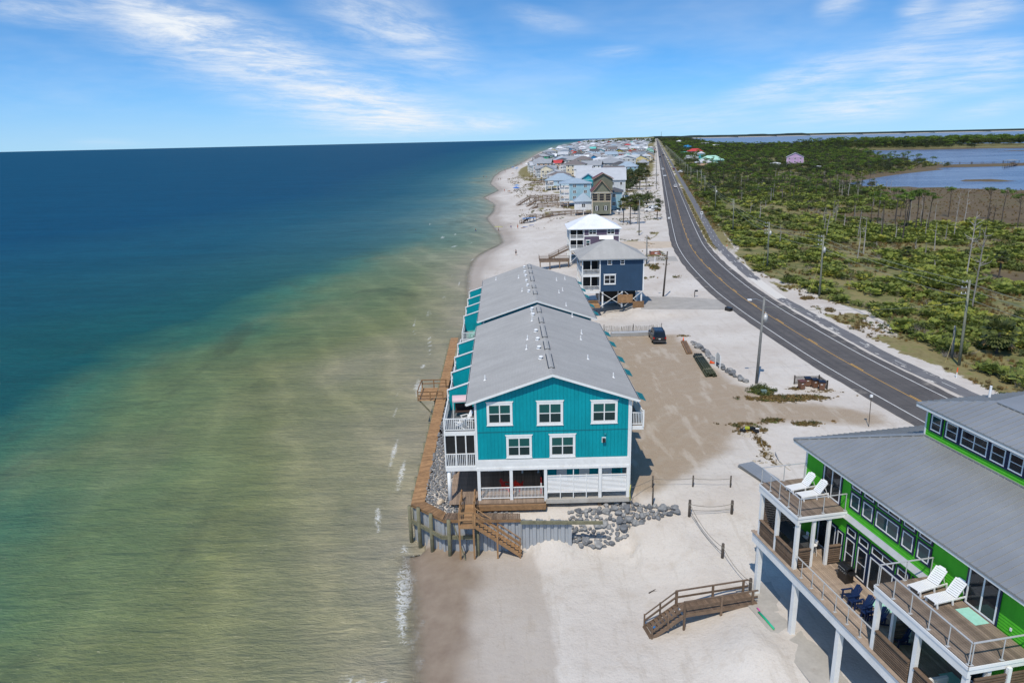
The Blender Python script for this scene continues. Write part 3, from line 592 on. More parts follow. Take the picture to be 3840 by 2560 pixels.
GREY_M = M('galvanised', (.42, .43, .43), .4, .10, 2, metal=.6)
BLACK = M('black_metal', (.012, .012, .013), .35, .1, spec=.5)
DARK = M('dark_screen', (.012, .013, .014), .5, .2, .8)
GLASS = M_glass('dark_glass', (.018, .022, .026)); GLASS_T = M_glass('teal_glass', (.012, .055, .062))
BLIND = M_blind('teal_blind', (.010, .105, .098), (.004, .045, .045), .075); BLIND_D = M_blind('dark_blind', (.012, .040, .042), (.005, .014, .016), .075)
SHINGLE = M_shingle('grey_shingle', (.365, .355, .335)); ROOFPLAIN = M('grey_roof_plain', (.345, .337, .318), .85, .05, .8)
CONC = M('concrete', (.40, .375, .335), .85, .09, .6, .3, 12, stain=(.30, .265, .225))
_wcache = {}
def win_meshes(w, h, cols, rows, fw, header, frame, trim, up, dn):
    key = (round(w, 2), round(h, 2), cols, rows, fw, header, frame.name, trim.name if trim else '', up.name, dn.name)
    if key in _wcache: return _wcache[key]
    b = MB(); t = .05
    iw, ih = w - 2 * fw, h - 2 * fw
    b.box(-w / 2, -w / 2 + fw, -t, 0, 0, h); b.box(w / 2 - fw, w / 2, -t, 0, 0, h)
    b.box(-w / 2 + fw, w / 2 - fw, -t, 0, 0, fw); b.box(-w / 2 + fw, w / 2 - fw, -t, 0, h - fw, h)
    if header:
        b.extrude([(-w / 2 - .0, -t - .02, h), (w / 2, -t - .02, h), (w / 2 + .09, -t - .02, h + .13), (-w / 2 - .09, -t - .02, h + .13)], (0, t + .02, 0))
        b.extrude([(-w / 2 - .05, -t - .03, -.09), (w / 2 + .05, -t - .03, -.09), (w / 2, -t - .03, 0), (-w / 2, -t - .03, 0)], (0, t + .03, 0))
    cw = iw / cols; mu = .07 if fw > .07 else .04
    for c in range(1, cols): b.box(-iw / 2 + c * cw - mu / 2 - .01, -iw / 2 + c * cw + mu / 2 + .01, -.04, 0, fw, h - fw)
    rh = ih / rows
    for r in range(1, rows): b.box(-iw / 2, iw / 2, -.035, 0, fw + r * rh - mu / 2, fw + r * rh + mu / 2)
    fm = b.mesh('window', frame); panes = []
    for c in range(cols):
        for r in range(rows):
            q = MB().box(-iw / 2 + c * cw + .012, -iw / 2 + (c + 1) * cw - .012, -.022, -.002, fw + r * rh + .01, fw + (r + 1) * rh - .01)
            panes.append(q.mesh('pane', up if r == rows - 1 and rows > 1 else dn))
    tm = None
    if trim:
        k = .12; q = MB(); q.box(-w / 2 - k, -w / 2, -.035, 0, -k, h + k); q.box(w / 2, w / 2 + k, -.035, 0, -k, h + k); q.box(-w / 2, w / 2, -.035, 0, -k, 0); q.box(-w / 2, w / 2, -.035, 0, h, h + k)
        tm = q.mesh('trim', trim)
    _wcache[key] = (fm, panes, tm); return _wcache[key]
def window(parent, x, y, z, w, h, rotz=0, cols=2, rows=2, fw=.09, header=False, frame=None, trim=None, up=None, dn=None, name='window'):
    fm, panes, tm = win_meshes(w, h, cols, rows, fw, header, frame or WHITE2, trim, up or GLASS, dn or GLASS)
    o = link(name, fm, parent, (x, y, z), rotz)
    for p in panes: link('pane', p, o)
    if tm: link('trim', tm, o)
    return o
def railing(parent, p, q, z, h=1.0, mat=None, pitch=.13, bal=.04, name='railing', posts=(), rail=.09):
    """rails and balusters between two points, one part"""
    b = MB(); p3, q3 = Vector((*p, z)), Vector((*q, z)); L = (q3 - p3).length; d = (q3 - p3) / L
    b.beam(p3 + Vector((0, 0, h)), q3 + Vector((0, 0, h)), rail, rail * .7); b.beam(p3 + Vector((0, 0, .12)), q3 + Vector((0, 0, .12)), .05, .07)
    n = max(2, int(L / pitch))
    for i in range(1, n): c = p3 + d * (L * i / n); b.box(c.x - bal / 2, c.x + bal / 2, c.y - bal / 2, c.y + bal / 2, z + .12, z + h)
    for t in posts: c = p3 + d * (L * t); b.box(c.x - .06, c.x + .06, c.y - .06, c.y + .06, z - .1, z + h + .03)
    return b.build(name, mat or WHITE, parent)
def uv_roof(me, U, V):
    """lay UVs in metres along the given directions so shingle rows follow the slope"""
    u = me.uv_layers.new(name='UVMap'); co = [v.co for v in me.vertices]
    for l in me.loops:
        c = co[l.vertex_index]; u.data[l.index].uv = (c.dot(U), c.dot(V))
def roof_slab(name, poly, th, mat, parent, U=None, V=None):
    """poly: 3d points of one roof plane"""
    me = MB().extrude(poly, (0, 0, -th)).mesh(name, mat)
    P = [Vector(p) for p in poly]; nrm = (P[1] - P[0]).cross(P[2] - P[0]).normalized()
    if nrm.z < 0: nrm = -nrm
    Vd = Vector((nrm.x, nrm.y, 0)); Vd = Vd.normalized() if Vd.length > 1e-6 else Vector((0, 1, 0)); Ud = Vector((Vd.y, -Vd.x, 0)); Vd = (Vd * nrm.z - Vector((0, 0, Vector((nrm.x, nrm.y, 0)).length)))
    uv_roof(me, Ud, Vd); return link(name, me, parent)
def planks(parent, x0, x1, y0, y1, z, mat, w=.14, gap=.012, along='y', th=.04, name='plank'):
    """deck boards, each an object of its own; equal boards share a mesh"""
    if along == 'y':
        n = max(1, int(round((x1 - x0) / w))); me = MB().box(0, w - gap, 0, y1 - y0, -th, 0).mesh(name, mat)
        return [link(name, me, parent, (x0 + i * w, y0, z)) for i in range(n)]
    n = max(1, int(round((y1 - y0) / w))); me = MB().box(0, x1 - x0, 0, w - gap, -th, 0).mesh(name, mat)
    return [link(name, me, parent, (x0, y0 + i * w, z)) for i in range(n)]
def adirondack(name, label, loc, rotz, mat, group=None, s=1.0):
    """slatted garden armchair facing -Y"""
    t = thing(name, label, 'chair', loc, rotz, group)
    for i in range(5): MB().extrude([(-.27, -.28 + i * .11, .38 - i * .025), (.27, -.28 + i * .11, .38 - i * .025), (.27, -.19 + i * .11, .36 - i * .025), (-.27, -.19 + i * .11, .36 - i * .025)], (0, 0, -.025)).build('seat_slat', mat, t)
    for i in range(5):
        x = -.26 + i * .105; hh = .98 - abs(i - 2) * .045
        MB().extrude([(x, .22, .27), (x + .095, .22, .27), (x + .095, .56, hh), (x, .56, hh)], (0, .025, 0)).build('back_slat', mat, t)
    for s_ in (-1, 1):
        MB().box(s_ * .34 - .065, s_ * .34 + .065, -.36, .36, .55, .58).build('arm', mat, t)
        MB().box(s_ * .3 - .02, s_ * .3 + .02, -.32, -.22, 0, .55).build('leg', mat, t)
        MB().beam((s_ * .3, -.3, .33), (s_ * .3, .62, .04), .03, .1).build('leg', mat, t)
        MB().box(s_ * .3 - .02, s_ * .3 + .02, .28, .36, .1, .55).build('leg', mat, t)
    return t
def deck_stair(parent, p, q, z0, z1, width, mat, n, name_rail='handrail', rails=True, stringer=True):
    """flight from p (top, z0) to q (bottom, z1); treads are parts"""
    P, Q = Vector((*p, z0)), Vector((*q, z1)); d = Vector((Q.x - P.x, Q.y - P.y, 0)); L = d.length; d /= L; r = Vector((d.y, -d.x, 0))
    me = MB().box(-width / 2, width / 2, 0, .27, -.04, 0).mesh('tread', mat); rz = math.atan2(-d.x, d.y)
    for i in range(n):
        c = P.lerp(Q, (i + .35) / n); c.z = z0 + (z1 - z0) * (i + 1) / (n + .5); link('tread', me, parent, c, rz)
    for s_ in (-1, 1):
        if stringer: MB().beam(P + r * (s_ * width / 2) - Vector((0, 0, .14)), Q + r * (s_ * width / 2) - Vector((0, 0, .02)), .05, .26).build('stringer', mat, parent)
        if rails:
            for hh in (.95, .5): MB().beam(P + r * (s_ * width / 2) + Vector((0, 0, hh)), Q + r * (s_ * width / 2) + Vector((0, 0, hh)), .09, .05 if hh > .8 else .1).build(name_rail, mat, parent)
            for t in (.02, .5, .98): c = P.lerp(Q, t) + r * (s_ * (width / 2 + .04)); MB().box(c.x - .05, c.x + .05, c.y - .05, c.y + .05, c.z - .25, c.z + .98).build('post', mat, parent)

# ------------------------------------------------------------------ the teal townhouse blocks
def zroof(x): return 11.34 - .337 * abs(x)
def teal_block(label, loc, rotz, L, near):
    t = thing('townhouse', label, 'townhouse', loc, rotz)
    # body above the open ground floor
    b = MB(); prof = [(-6.3, .04, 3.1), (6.3, .04, 3.1), (6.3, .04, 8.95), (0, .04, 11.1), (-6.3, .04, 8.95)]; b.extrude(prof, (0, L - .1, 0)); b.build('wall', TEAL, t)
    # grooved panels of the gable: each board stands proud of the dark groove
    w = 12.6 / 42
    for lo in ((6.29, None), (3.84, 6.22)) if near else ((6.29, None),):
        for i in range(42):
            x0 = -6.3 + i * w + .012; x1 = x0 + w - .024; z0 = lo[0]
            za, zb = (lo[1], lo[1]) if lo[1] else (zroof(x0) - .2, zroof(x1) - .2)
            MB().extrude([(x0, .036, z0), (x1, .036, z0), (x1, .036, zb), (x0, .036, za)], (0, -.03, 0)).build('wall_board', TEAL, t)
    bx('flashing', TEAL_D, t, -6.3, 6.3, -.012, .037, 6.225, 6.285)
    # roof: two planes, fascia, gutter, ridge cap
    y0, y1 = -.42, L + .05
    roof_slab('roof_plane', [(-6.97, y0, zroof(6.97)), (0, y0, 11.34), (0, y1, 11.34), (-6.97, y1, zroof(6.97))], .14, SHINGLE, t)
    roof_slab('roof_plane', [(0, y0, 11.34), (6.97, y0, zroof(6.97)), (6.97, y1, zroof(6.97)), (0, y1, 11.34)], .14, SHINGLE, t)
    for s_ in (-1, 1):
        MB().extrude([(0, y0 - .03, 11.30), (s_ * 6.99, y0 - .03, zroof(6.99) - .04), (s_ * 6.99, y0 - .03, zroof(6.99) - .24), (0, y0 - .03, 11.08)], (0, .028, 0)).build('fascia', WHITE, t)
        MB().box(s_ * 6.98 - .03 if s_ > 0 else -7.08, 7.08 if s_ > 0 else -6.95, y0, y1, zroof(6.97) - .2, zroof(6.97) - .06).build('gutter', WHITE2, t)
        MB().box(s_ * 7.03 - .035, s_ * 7.03 + .035, y0 + .05, y1 - .05, zroof(6.97) - .075, zroof(6.97) - .052).build('gutter_trough', DARK, t)
        bx('corner_board', WHITE, t, s_ * 6.3 - .09, s_ * 6.3 + .09, -.05, .12, 2.9, 8.85)
    for s_ in (-1, 1): MB().extrude([(0, y0, 11.365), (s_ * .2, y0, 11.365 - .067), (s_ * .2, y1, 11.365 - .067), (0, y1, 11.365)], (0, 0, -.02)).build('ridge_cap', ROOFPLAIN, t)
    rv = [(22.9, 20.6), (18.4, 16.1), (14.8, 10.5), (9.1, 6.5), (5.0, 1.1)] if near else [(24.2, 20.9), (19, 16.9), (14.9, 11.4), (8.5, 6.8), (4.8, 2.9)]
    for a, c in rv:
        o = MB(); 
        for s_ in (-1, 1): o.extrude([(0, c, 11.46), (s_ * .2, c, 11.39), (s_ * .2, a, 11.39), (0, a, 11.46)], (0, 0, -.05))
        o = o.build('ridge_vent', ROOFPLAIN, t); e = MB()
        for s_ in (-1, 1): e.box(s_ * .235 - .035, s_ * .235 + .035, c, a, 11.30, 11.36)
        e.box(-.2, .2, c - .03, c, 11.3, 11.35); e.build('vent_slot', BLACK, o)
    mu = [(-.71, 22.94), (-.7, 20.22), (-.7, 13.41), (-.67, 10.37), (-.69, 7.51), (-.68, 4.35)] if near else [(-.75, 23.1), (-.79, 19.2), (-.77, 16.1), (-.78, 12.5), (-.73, 9.2), (-.72, 5.4)]
    vm = MB().tube([(0, 0, -.1), (0, 0, .12)], .1, 8).tube([(0, 0, .12), (0, 0, .16), (0, 0, .22)], [.2, .2, .1], 10).box(-.22, .22, -.17, .17, -.09, -.05).mesh('roof_vent', WHITE2)
    for x, y in mu: link('roof_vent', vm, t, (x, y, zroof(x) + .07))
    pi_ = [(-.81, 21.3), (-.9, 18.15), (-1.59, 11.78), (-1.79, 8.71), (-5.55, 3.93), (4.11, 16.53), (3.76, 13.86), (3.7, 7.21), (5.5, 3.7), (3.8, 23.4)] if near else [(-4.98, 21.5), (-1.74, 16.7), (3.58, 17.4), (5.03, 20.6), (3.9, 10.9), (3.25, 8.5), (3.56, 1.5), (-1.51, 7.3)]
    pm = MB().tube([(0, 0, -.1), (0, 0, .42)], .055, 8).tube([(0, 0, -.04), (0, 0, .06)], [.15, .07], 8).mesh('vent_pipe', WHITE2)
    for x, y in pi_: link('vent_pipe', pm, t, (x, y, zroof(x)))
    # seaward balconies on two levels, divided between the five units
    n = 5; p = L / n
    for k in range(n):
        ya, yb = k * p + .02, (k + 1) * p - .02
        for z in (3.32, 6.42):
            bx('balcony_floor', WHITE, t, -8.92, -6.3, ya, yb, z - .34, z - .04); bx('balcony_deck', GREY_DECK, t, -8.9, -6.32, ya + .02, yb - .02, z - .04, z)
            railing(t, (-8.88, ya), (-8.88, yb), z, 1.08, WHITE, .15, .045)
        bx('corner_post', WHITE, t, -8.95, -8.83, ya, ya + .12, 3.3, 7.5); bx('patio_door', GLASS, t, -6.36, -6.3, ya + 1.2, ya + 3.4, 6.45, 8.5)
        MB().tube([(-8.7, ya + .15, -.5), (-8.7, ya + .15, 3.0)], .16, 10).build('column', WHITE, t, True)
    for k in range(1, n):
        y = k * p; MB().extrude([(-6.3, y, 3.3), (-8.8, y, 3.3), (-8.8, y, 8.28), (-6.3, y, 9.1)], (0, .11, 0)).build('divider_wall', TEAL, t)
        c = MB(); c.beam((-6.4, y + .05, 9.12), (-8.95, y + .05, 8.28), .2, .09); c.beam((-8.92, y + .05, 8.3), (-8.92, y + .05, 6.6), .1, .16, (0, 1, 0)); c.build('divider_cap', WHITE, t)
    railing(t, (-8.88, .04), (-6.42, .04), 6.42, 1.08, WHITE, .145, .05); railing(t, (-8.88, L - .05), (-6.42, L - .05), 6.42, 1.08, WHITE, .145, .05)
    # entrance awnings on the road side, with slim struts
    for y in ([1.6, 7.9, 12.0, 17.4, 21.5] if near else [4.0, 8.2, 14, 18.3, 23.4]):
        a = MB().extrude([(6.36, y - .8, 8.98), (7.78, y - .8, 8.36), (7.78, y + .8, 8.36), (6.36, y + .8, 8.98)], (0, 0, .03)).build('awning', AWN, t)
        for i in range(6): MB().beam((6.4, y - .75 + i * .3, 9.01), (7.78, y - .75 + i * .3, 8.40), .05, .05).build('rib', AWN_L, a)
        MB().tube([(7.74, y, 8.36), (6.34, y, 7.6)], .02, 5).build('strut', WHITE2, a)
    if not near: 
        bx('ground_wall', TEAL, t, -6.2, 6.2, 4, L - 1, -.6, 3.1); bx('beam', WHITE, t, -6.35, 6.35, .0, .3, 2.8, 3.1)
        for x in (-6.2, -2, 2, 6.2): bx('post', WHITE, t, x - .12, x + .12, .05, .3, -.7, 2.8)
        return t
    # everything below belongs to the near block, whose end wall faces us
    for x0, x1, zt, zb in [(-5.45, -3.19, 8.80, 6.92), (-1.36, .94, 8.80, 6.84), (3.07, 5.39, 8.74, 6.88), (-3.92, -1.65, 5.86, 3.98), (-.34, 1.95, 5.86, 3.96)]:
        window(t, (x0 + x1) / 2, .003, zb, x1 - x0 - .16, zt - zb, 0, 2, 2, .2, True, WHITE, None, BLIND, BLIND_D)
    lm = bx('wall_lamp', BLACK, t, 4.1, 4.34, -.25, .0, 5.2, 5.52); bx('shade', WHITE2, lm, 4.06, 4.38, -.03, .004, 5.12, 5.6); bx('junction_box', AWN_L, t, 4.24, 4.4, -.1, .0, 5.82, 5.98)
    for i in range(3): bx('fascia_board', WHITE, t, -6.3, 6.3, -.06 - .004 * i, .03, 3.1 + i * .236, 3.33 + i * .236)
    bx('beam', WHITE, t, -6.38, 6.38, -.12, .16, 2.86, 3.09)
    for x in (-6.2, -3.5, -.62, 3.95, 6.3):
        bx('post', WHITE, t, x - .13, x + .13, -.1, .15, -.1, 2.86); bx('post_base', WOOD_D, t, x - .14, x + .14, -.11, .16, -1.2, -.1)
    railing(t, (-6.06, .02), (-3.64, .02), .14, 1.08, WHITE, .115, .035); railing(t, (-3.36, .02), (-.76, .02), .14, 1.08, WHITE, .115, .035)
    lou = MB().extrude([(0, -.012, 0), (1, -.012, 0), (1, .012, .05), (0, .012, .05)], (0, .01, .008)).mesh('louvre_slat', WHITE2)
    for x0, x1 in [(-.46, .59), (.64, 1.69), (1.74, 2.78), (2.83, 3.80), (4.1, 6.16)]:
        for i in range(13): o = link('louvre_slat', lou, t, (x0, .0, .64 + i * .118)); o.scale = (x1 - x0, 1, 1)
        bx('louvre_rail', WHITE, t, x0, x1, -.05, .05, 2.17, 2.23)
    for x in (.615, 1.715, 2.805): bx('louvre_post', WHITE, t, x - .035, x + .035, -.03, .04, .05, 2.3 if abs(x - 1.7) > .2 else 2.86)
    # ground floor deck, slab and the dim rooms behind
    planks(t, -8.75, -.72, -.62, 7.0, .12, M('porch_board', (.28, .205, .15), .8, .15, 1.6, .3, 22, inst=.2), .145); bx('rim_joist', WOOD_D, t, -6.5, -.66, -.72, -.625, -.2, .11); bx('sill_beam', WOOD, t, -6.45, -.66, -.9, -.725, -.42, .04)
    for x in (-6.1, -3.6, -.75): bx('pile', PILE, t, x - .13, x + .13, -.62, -.36, -2.0, -.2)
    bx('floor_slab', CONC, t, -.62, 6.42, -.32, 7.0, -.2, .02); bx('kerb', CONC, t, -.6, 6.4, -.3, -.05, .02, .14)
    bx('back_wall', TEAL, t, -.55, 6.2, 3.4, 3.55, .02, 3.1); bx('side_wall', TEAL, t, 6.05, 6.2, 2.2, 3.4, .02, 3.1); bx('store_wall', M('store_grey', (.36, .34, .31), .8), t, -6.2, -.6, 5.4, 5.6, .1, 3.1); bx('porch_ceiling', WHITE, t, -6.2, 6.2, .2, 7, 3.02, 3.09)
    for x in (1.0, 3.0, 5.0): bx('entry_door', WHITE2, t, x - .45, x + .45, 3.33, 3.397, .05, 2.6)
    sh = bx('shutter', M('cream_shutter', (.52, .49, .40), .6, .06), t, -2.4, -1.1, 4.9, 5.2, .9, 2.7); bx('shutter_frame', WHITE, t, -2.55, -2.4, 4.85, 5.25, .1, 2.9); bx('shutter_frame', WHITE, t, -1.1, -.95, 4.85, 5.25, .1, 2.9)
    # screened porch on the first balcony level, and the small balcony towards the road
    for x in (-8.9, -8.0, -7.18, -6.42): bx('screen_post', WHITE, t, x - .05, x + .05, -.05, .06, 3.0, 6.3)
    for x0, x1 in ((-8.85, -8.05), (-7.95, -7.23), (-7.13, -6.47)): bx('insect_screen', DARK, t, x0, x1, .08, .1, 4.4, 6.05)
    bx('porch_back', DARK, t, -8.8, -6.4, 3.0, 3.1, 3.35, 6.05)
    railing(t, (-8.85, -.01), (-6.47, -.01), 3.2, 1.2, WHITE, .145, .05); bx('porch_beam', WHITE, t, -8.95, -6.35, -.07, .05, 2.88, 3.28); bx('porch_header', WHITE, t, -8.95, -6.35, -.03, .07, 6.05, 6.4)
    fl = bx('entry_balcony', WHITE, t, 6.3, 7.55, .3, 5.0, 6.05, 6.4); bx('boards', WOOD_G, fl, 6.42, 7.5, .35, 4.95, 6.4, 6.43)
    railing(t, (6.42, .33), (7.5, .33), 6.43, 1.12, WHITE, .13, .045); railing(t, (7.5, .33), (7.5, 4.95), 6.43, 1.12, WHITE, .13, .045); bx('corner_post', WHITE, t, 7.44, 7.58, .25, .39, 6.3, 7.75)
    bx('downspout', WHITE2, t, 6.4, 6.5, -.02, .08, .1, 8.7)
    return t
AWN = M('teal_awning', (.005, .10, .12), .4, .1); AWN_L = M('teal_awning_rib', (.02, .22, .26), .4, .05); PILE = M('treated_pile', (.17, .16, .10), .8, .2, 2, .4, 15, stain=(.06, .06, .045))
GREY_DECK = M('grey_deck', (.13, .14, .15), .7, .1, 2)
teal_block('long teal townhouse block with white trimmed gable end above the sheet pile wall', (3.174, 54.453, 0), radians(.37), 24.34, True)
teal_block('teal townhouse block directly behind the nearer one, only its roof and eaves showing', (3.0, 81.6, 0), radians(.4), 24.9, False)

def TW(x, y, z=0): return (3.174 + x * cos(radians(.37)) - y * sin(radians(.37)), 54.453 + x * sin(radians(.37)) + y * cos(radians(.37)), z)
RED = M('red_plastic', (.62, .025, .018), .45, .06); MINT = M('mint_plastic', (.18, .52, .42), .5, .06); NAVY_P = M('navy_plastic', (.008, .022, .075), .45, .08)
adirondack('garden_chair', 'red slatted garden chair turned away on the teal block porch, behind the middle post', TW(-2.9, 1.9, .13), radians(160), RED)
adirondack('garden_chair', 'red slatted garden chair lying low beside the upright one on the porch', TW(-3.9, 1.7, .13), radians(70), RED)
adirondack('garden_chair', 'white garden chair with teal cushion on the top corner balcony', TW(-7.6, .85, 6.43), radians(-120), WHITE2)
adirondack('garden_chair', 'white garden chair behind the cushioned one on the top corner balcony', TW(-7.2, 1.9, 6.43), radians(-60), WHITE2)
adirondack('garden_chair', 'mint green garden chair nearest the railing on the far block balcony', TW(-8.0, 28.2, 6.43), radians(-70), MINT)
adirondack('garden_chair', 'mint green garden chair deeper on the far block balcony', TW(-7.9, 29.6, 6.43), radians(-80), MINT)
adirondack('garden_chair', 'brown wooden garden chair on the last balcony of the near block', TW(-7.7, 20.6, 6.43), radians(-80), WOOD_O)
def porch_swing():
    t = thing('porch_swing', 'white slatted swing bench hanging in the teal block porch', 'swing', TW(-4.9, 3.9, 1.0))
    for i in range(9): MB().box(-.62 + i * .14, -.5 + i * .14, .22, .25, .05, .75).build('back_slat', WHITE2, t)
    for i in range(5): MB().box(-.66, .66, -.35 + i * .11, -.26 + i * .11, .0, .03).build('seat_slat', WHITE2, t)
    for s_ in (-1, 1): bx('arm', WHITE2, t, s_ * .68 - .03, s_ * .68 + .03, -.35, .3, .28, .33); MB().tube([(s_ * .66, 0, .3), (s_ * .66, 0, 2.0)], .012, 4).build('chain', GREY_M, t)
    bx('cushion', M('grey_cushion', (.2, .2, .2), .8), t, -.55, .55, -.3, .2, .031, .1)
porch_swing()
def canopy_swing():
    PK = M('pink_canvas', (.66, .47, .48), .8, .05)
    t = thing('canopy_swing', 'garden swing seat with pink canvas canopy on the top corner balcony', 'swing', TW(-7.45, 3.4, 6.43), radians(4))
    b = MB(); n = 8
    for i in range(n):
        a0, a1 = pi * i / n, pi * (i + 1) / n
        b.quad((-.95, -.62 * cos(a0), 1.62 + .2 * sin(a0)), (.95, -.62 * cos(a0), 1.62 + .2 * sin(a0)), (.95, -.62 * cos(a1), 1.62 + .2 * sin(a1)), (-.95, -.62 * cos(a1), 1.62 + .2 * sin(a1)))
    b.build('canopy', PK, t, True); bx('valance', PK, t, -.95, .95, -.64, -.62, 1.5, 1.63)
    bx('seat', M('brown_cushion', (.06, .035, .03), .8), t, -.75, .75, -.3, .3, .42, .52); bx('backrest', MATS['brown_cushion'], t, -.75, .75, .28, .4, .5, 1.05)
    for s_ in (-1, 1):
        for k in (-1, 1): MB().tube([(s_ * .9, k * .6, 0), (s_ * .9, k * .1, 1.6)], .025, 5).build('leg', WHITE2, t)
canopy_swing()
t = thing('paddle', 'red and white striped pole leaning against a porch post', 'pole', TW(-.95, .9, .13))
for i, m_ in enumerate((RED, WHITE2, RED)): MB().tube([(0, .02 * i, .5 * i), (0, .02 * (i + 1), .5 * (i + 1) - .004)], .06, 8).build('section', m_, t)
# ------------------------------------------------------------------ bulkhead: sheet pile wall, walkway, stairs, rocks
VINYL = M('grey_sheet_pile', (.33, .345, .36), .55, .08, 1.2, stretch=(1, 1, .3), stain=(.22, .215, .19))
def rot_link(name, me, parent, p, q, zoff=0):
    d = Vector(q) - Vector(p); o = link(name, me, parent, p); o.rotation_euler = (0, 0, math.atan2(d.y, d.x)); return o
def bulkhead():
    t = thing('bulkhead', 'grey corrugated sheet pile sea wall with timber walkway below the teal block', 'sea wall')
    runs = [((-9.35, 107.2), (-8.72, 54.5)), ((-8.72, 54.5), (-5.85, 51.75)), ((-5.85, 51.75), (.45, 51.55)), ((.45, 51.2), (4.45, 50.95))]
    # corrugated sheets, one object per pan
    for k, (p, q) in enumerate(runs):
        P, Q = Vector((*p, 0)), Vector((*q, 0)); L = (Q - P).length; n = max(2, int(L / .56)); w = L / n
        top = -.18 if k < 3 else .0
        b = MB(); pr = [(0, 0), (.06, .12), (.22, .12), (.28, 0), (w, 0)] if False else [(0, 0), (w * .12, .13), (w * .42, .13), (w * .54, 0), (w, 0)]
        for i in range(4):
            (x0, y0), (x1, y1) = pr[i], pr[i + 1]; b.quad((x0, y0, -5), (x1, y1, -5), (x1, y1, 0), (x0, y0, 0)); b.quad((x0, y0 + .02, 0), (x1, y1 + .02, 0), (x1, y1 + .02, -5), (x0, y0 + .02, -5)); b.quad((x0, y0, 0), (x1, y1, 0), (x1, y1 + .02, 0), (x0, y0 + .02, 0))
        me = b.mesh('sheet', VINYL); me.flip_normals(); step = 1 if k else 1
        for i in range(n):
            c = P.lerp(Q, i / n); jag = (random.random() - .3) * .22 if k == 3 else 0
            rot_link('sheet', me, t, (c.x, c.y, top + jag), (c.x + Q.x - P.x, c.y + Q.y - P.y, top))
    # timber cap walkway: every plank an object
    def walk(p, q, r, s_, z, mat, w=.145):
        """planks across a strip between the outer edge p-q and the inner edge r-s_"""
        L = (Vector(q) - Vector(p)).length; n = int(L / w)
        for i in range(n):
            a0 = Vector(p).lerp(Vector(q), i / n); a1 = Vector(p).lerp(Vector(q), (i + .9) / n); b0 = Vector(r).lerp(Vector(s_), i / n); b1 = Vector(r).lerp(Vector(s_), (i + .9) / n)
            j = random.random() * .03
            MB().prism([(a0.x - 0, a0.y), (a1.x, a1.y), (b1.x, b1.y), (b0.x, b0.y)], z - .05, z - j * .3).build('plank', mat, t)
    walk((-8.85, 54.35), (-9.48, 107.0), (-7.72, 54.75), (-8.32, 107.0), -.04, WOOD_O, .19)
    walk((-8.85, 54.3), (-5.95, 51.6), (-7.72, 54.7), (-5.75, 52.75), -.035, WOOD)
    walk((-5.9, 51.6), (.35, 51.4), (-5.7, 52.7), (.35, 52.35), -.04, WOOD_D)
    MB().beam((-8.8, 54.4, -.2), (-5.9, 51.68, -.2), .1, .24).build('wale', WOOD, t); MB().beam((-5.9, 51.6, -.2), (.4, 51.45, -.2), .1, .24).build('wale', WOOD, t)
    MB().beam((-9.45, 107, -.25), (-8.8, 54.4, -.25), .1, .26).build('wale', PILE, t)
    MB().beam((.35, 51.02, -.12), (6.9, 50.7, -.12), .2, .22).build('wale', PILE, t)
    MB().beam((-8.9, 54.2, -1.55), (-6.1, 51.5, -1.55), .16, .3).build('wale', PILE, t); MB().beam((-6.1, 51.42, -1.55), (-3.0, 51.32, -1.55), .16, .3).build('wale', PILE, t)
    pl = MB().tube([(0, 0, -4.4), (0, 0, 0)], [.17, .16], 10).mesh('pile', PILE, True)
    for x, y, z in [(-8.98, 54.2, -.15), (-8.12, 53.35, .12), (-6.98, 52.3, .12), (-5.42, 51.2, .15), (-3.15, 51.1, -.3)] + [(-9.05 - .012 * i * 2.6, 57 + 2.6 * i, -.22) for i in range(20)]: link('pile', pl, t, (x, y, z))
    # short pier towards the water with handrails
    for i in range(22): bx('plank', WOOD_O, t, -11.3, -9.3, 79.3 + i * .2, 79.3 + i * .2 + .18, -.08, -.035)
    for y in (79.3, 83.7):
        for hh in (1.0, .55): MB().beam((-11.3, y, hh), (-8.2, y, hh), .06, .12).build('handrail', WOOD, t)
        for x in (-11.25, -9.8, -8.3): bx('post', WOOD, t, x - .06, x + .06, y - .06, y + .06, -.1, 1.05)
    MB().beam((-11.3, 79.3, 1.0), (-11.3, 83.7, 1.0), .12, .06).build('handrail', WOOD, t)
    for y in (79.5, 83.5): MB().beam((-11.1, y, -.15), (-9.4, y, -2.2), .12, .14).build('brace', PILE, t)
    return t
bulkhead()
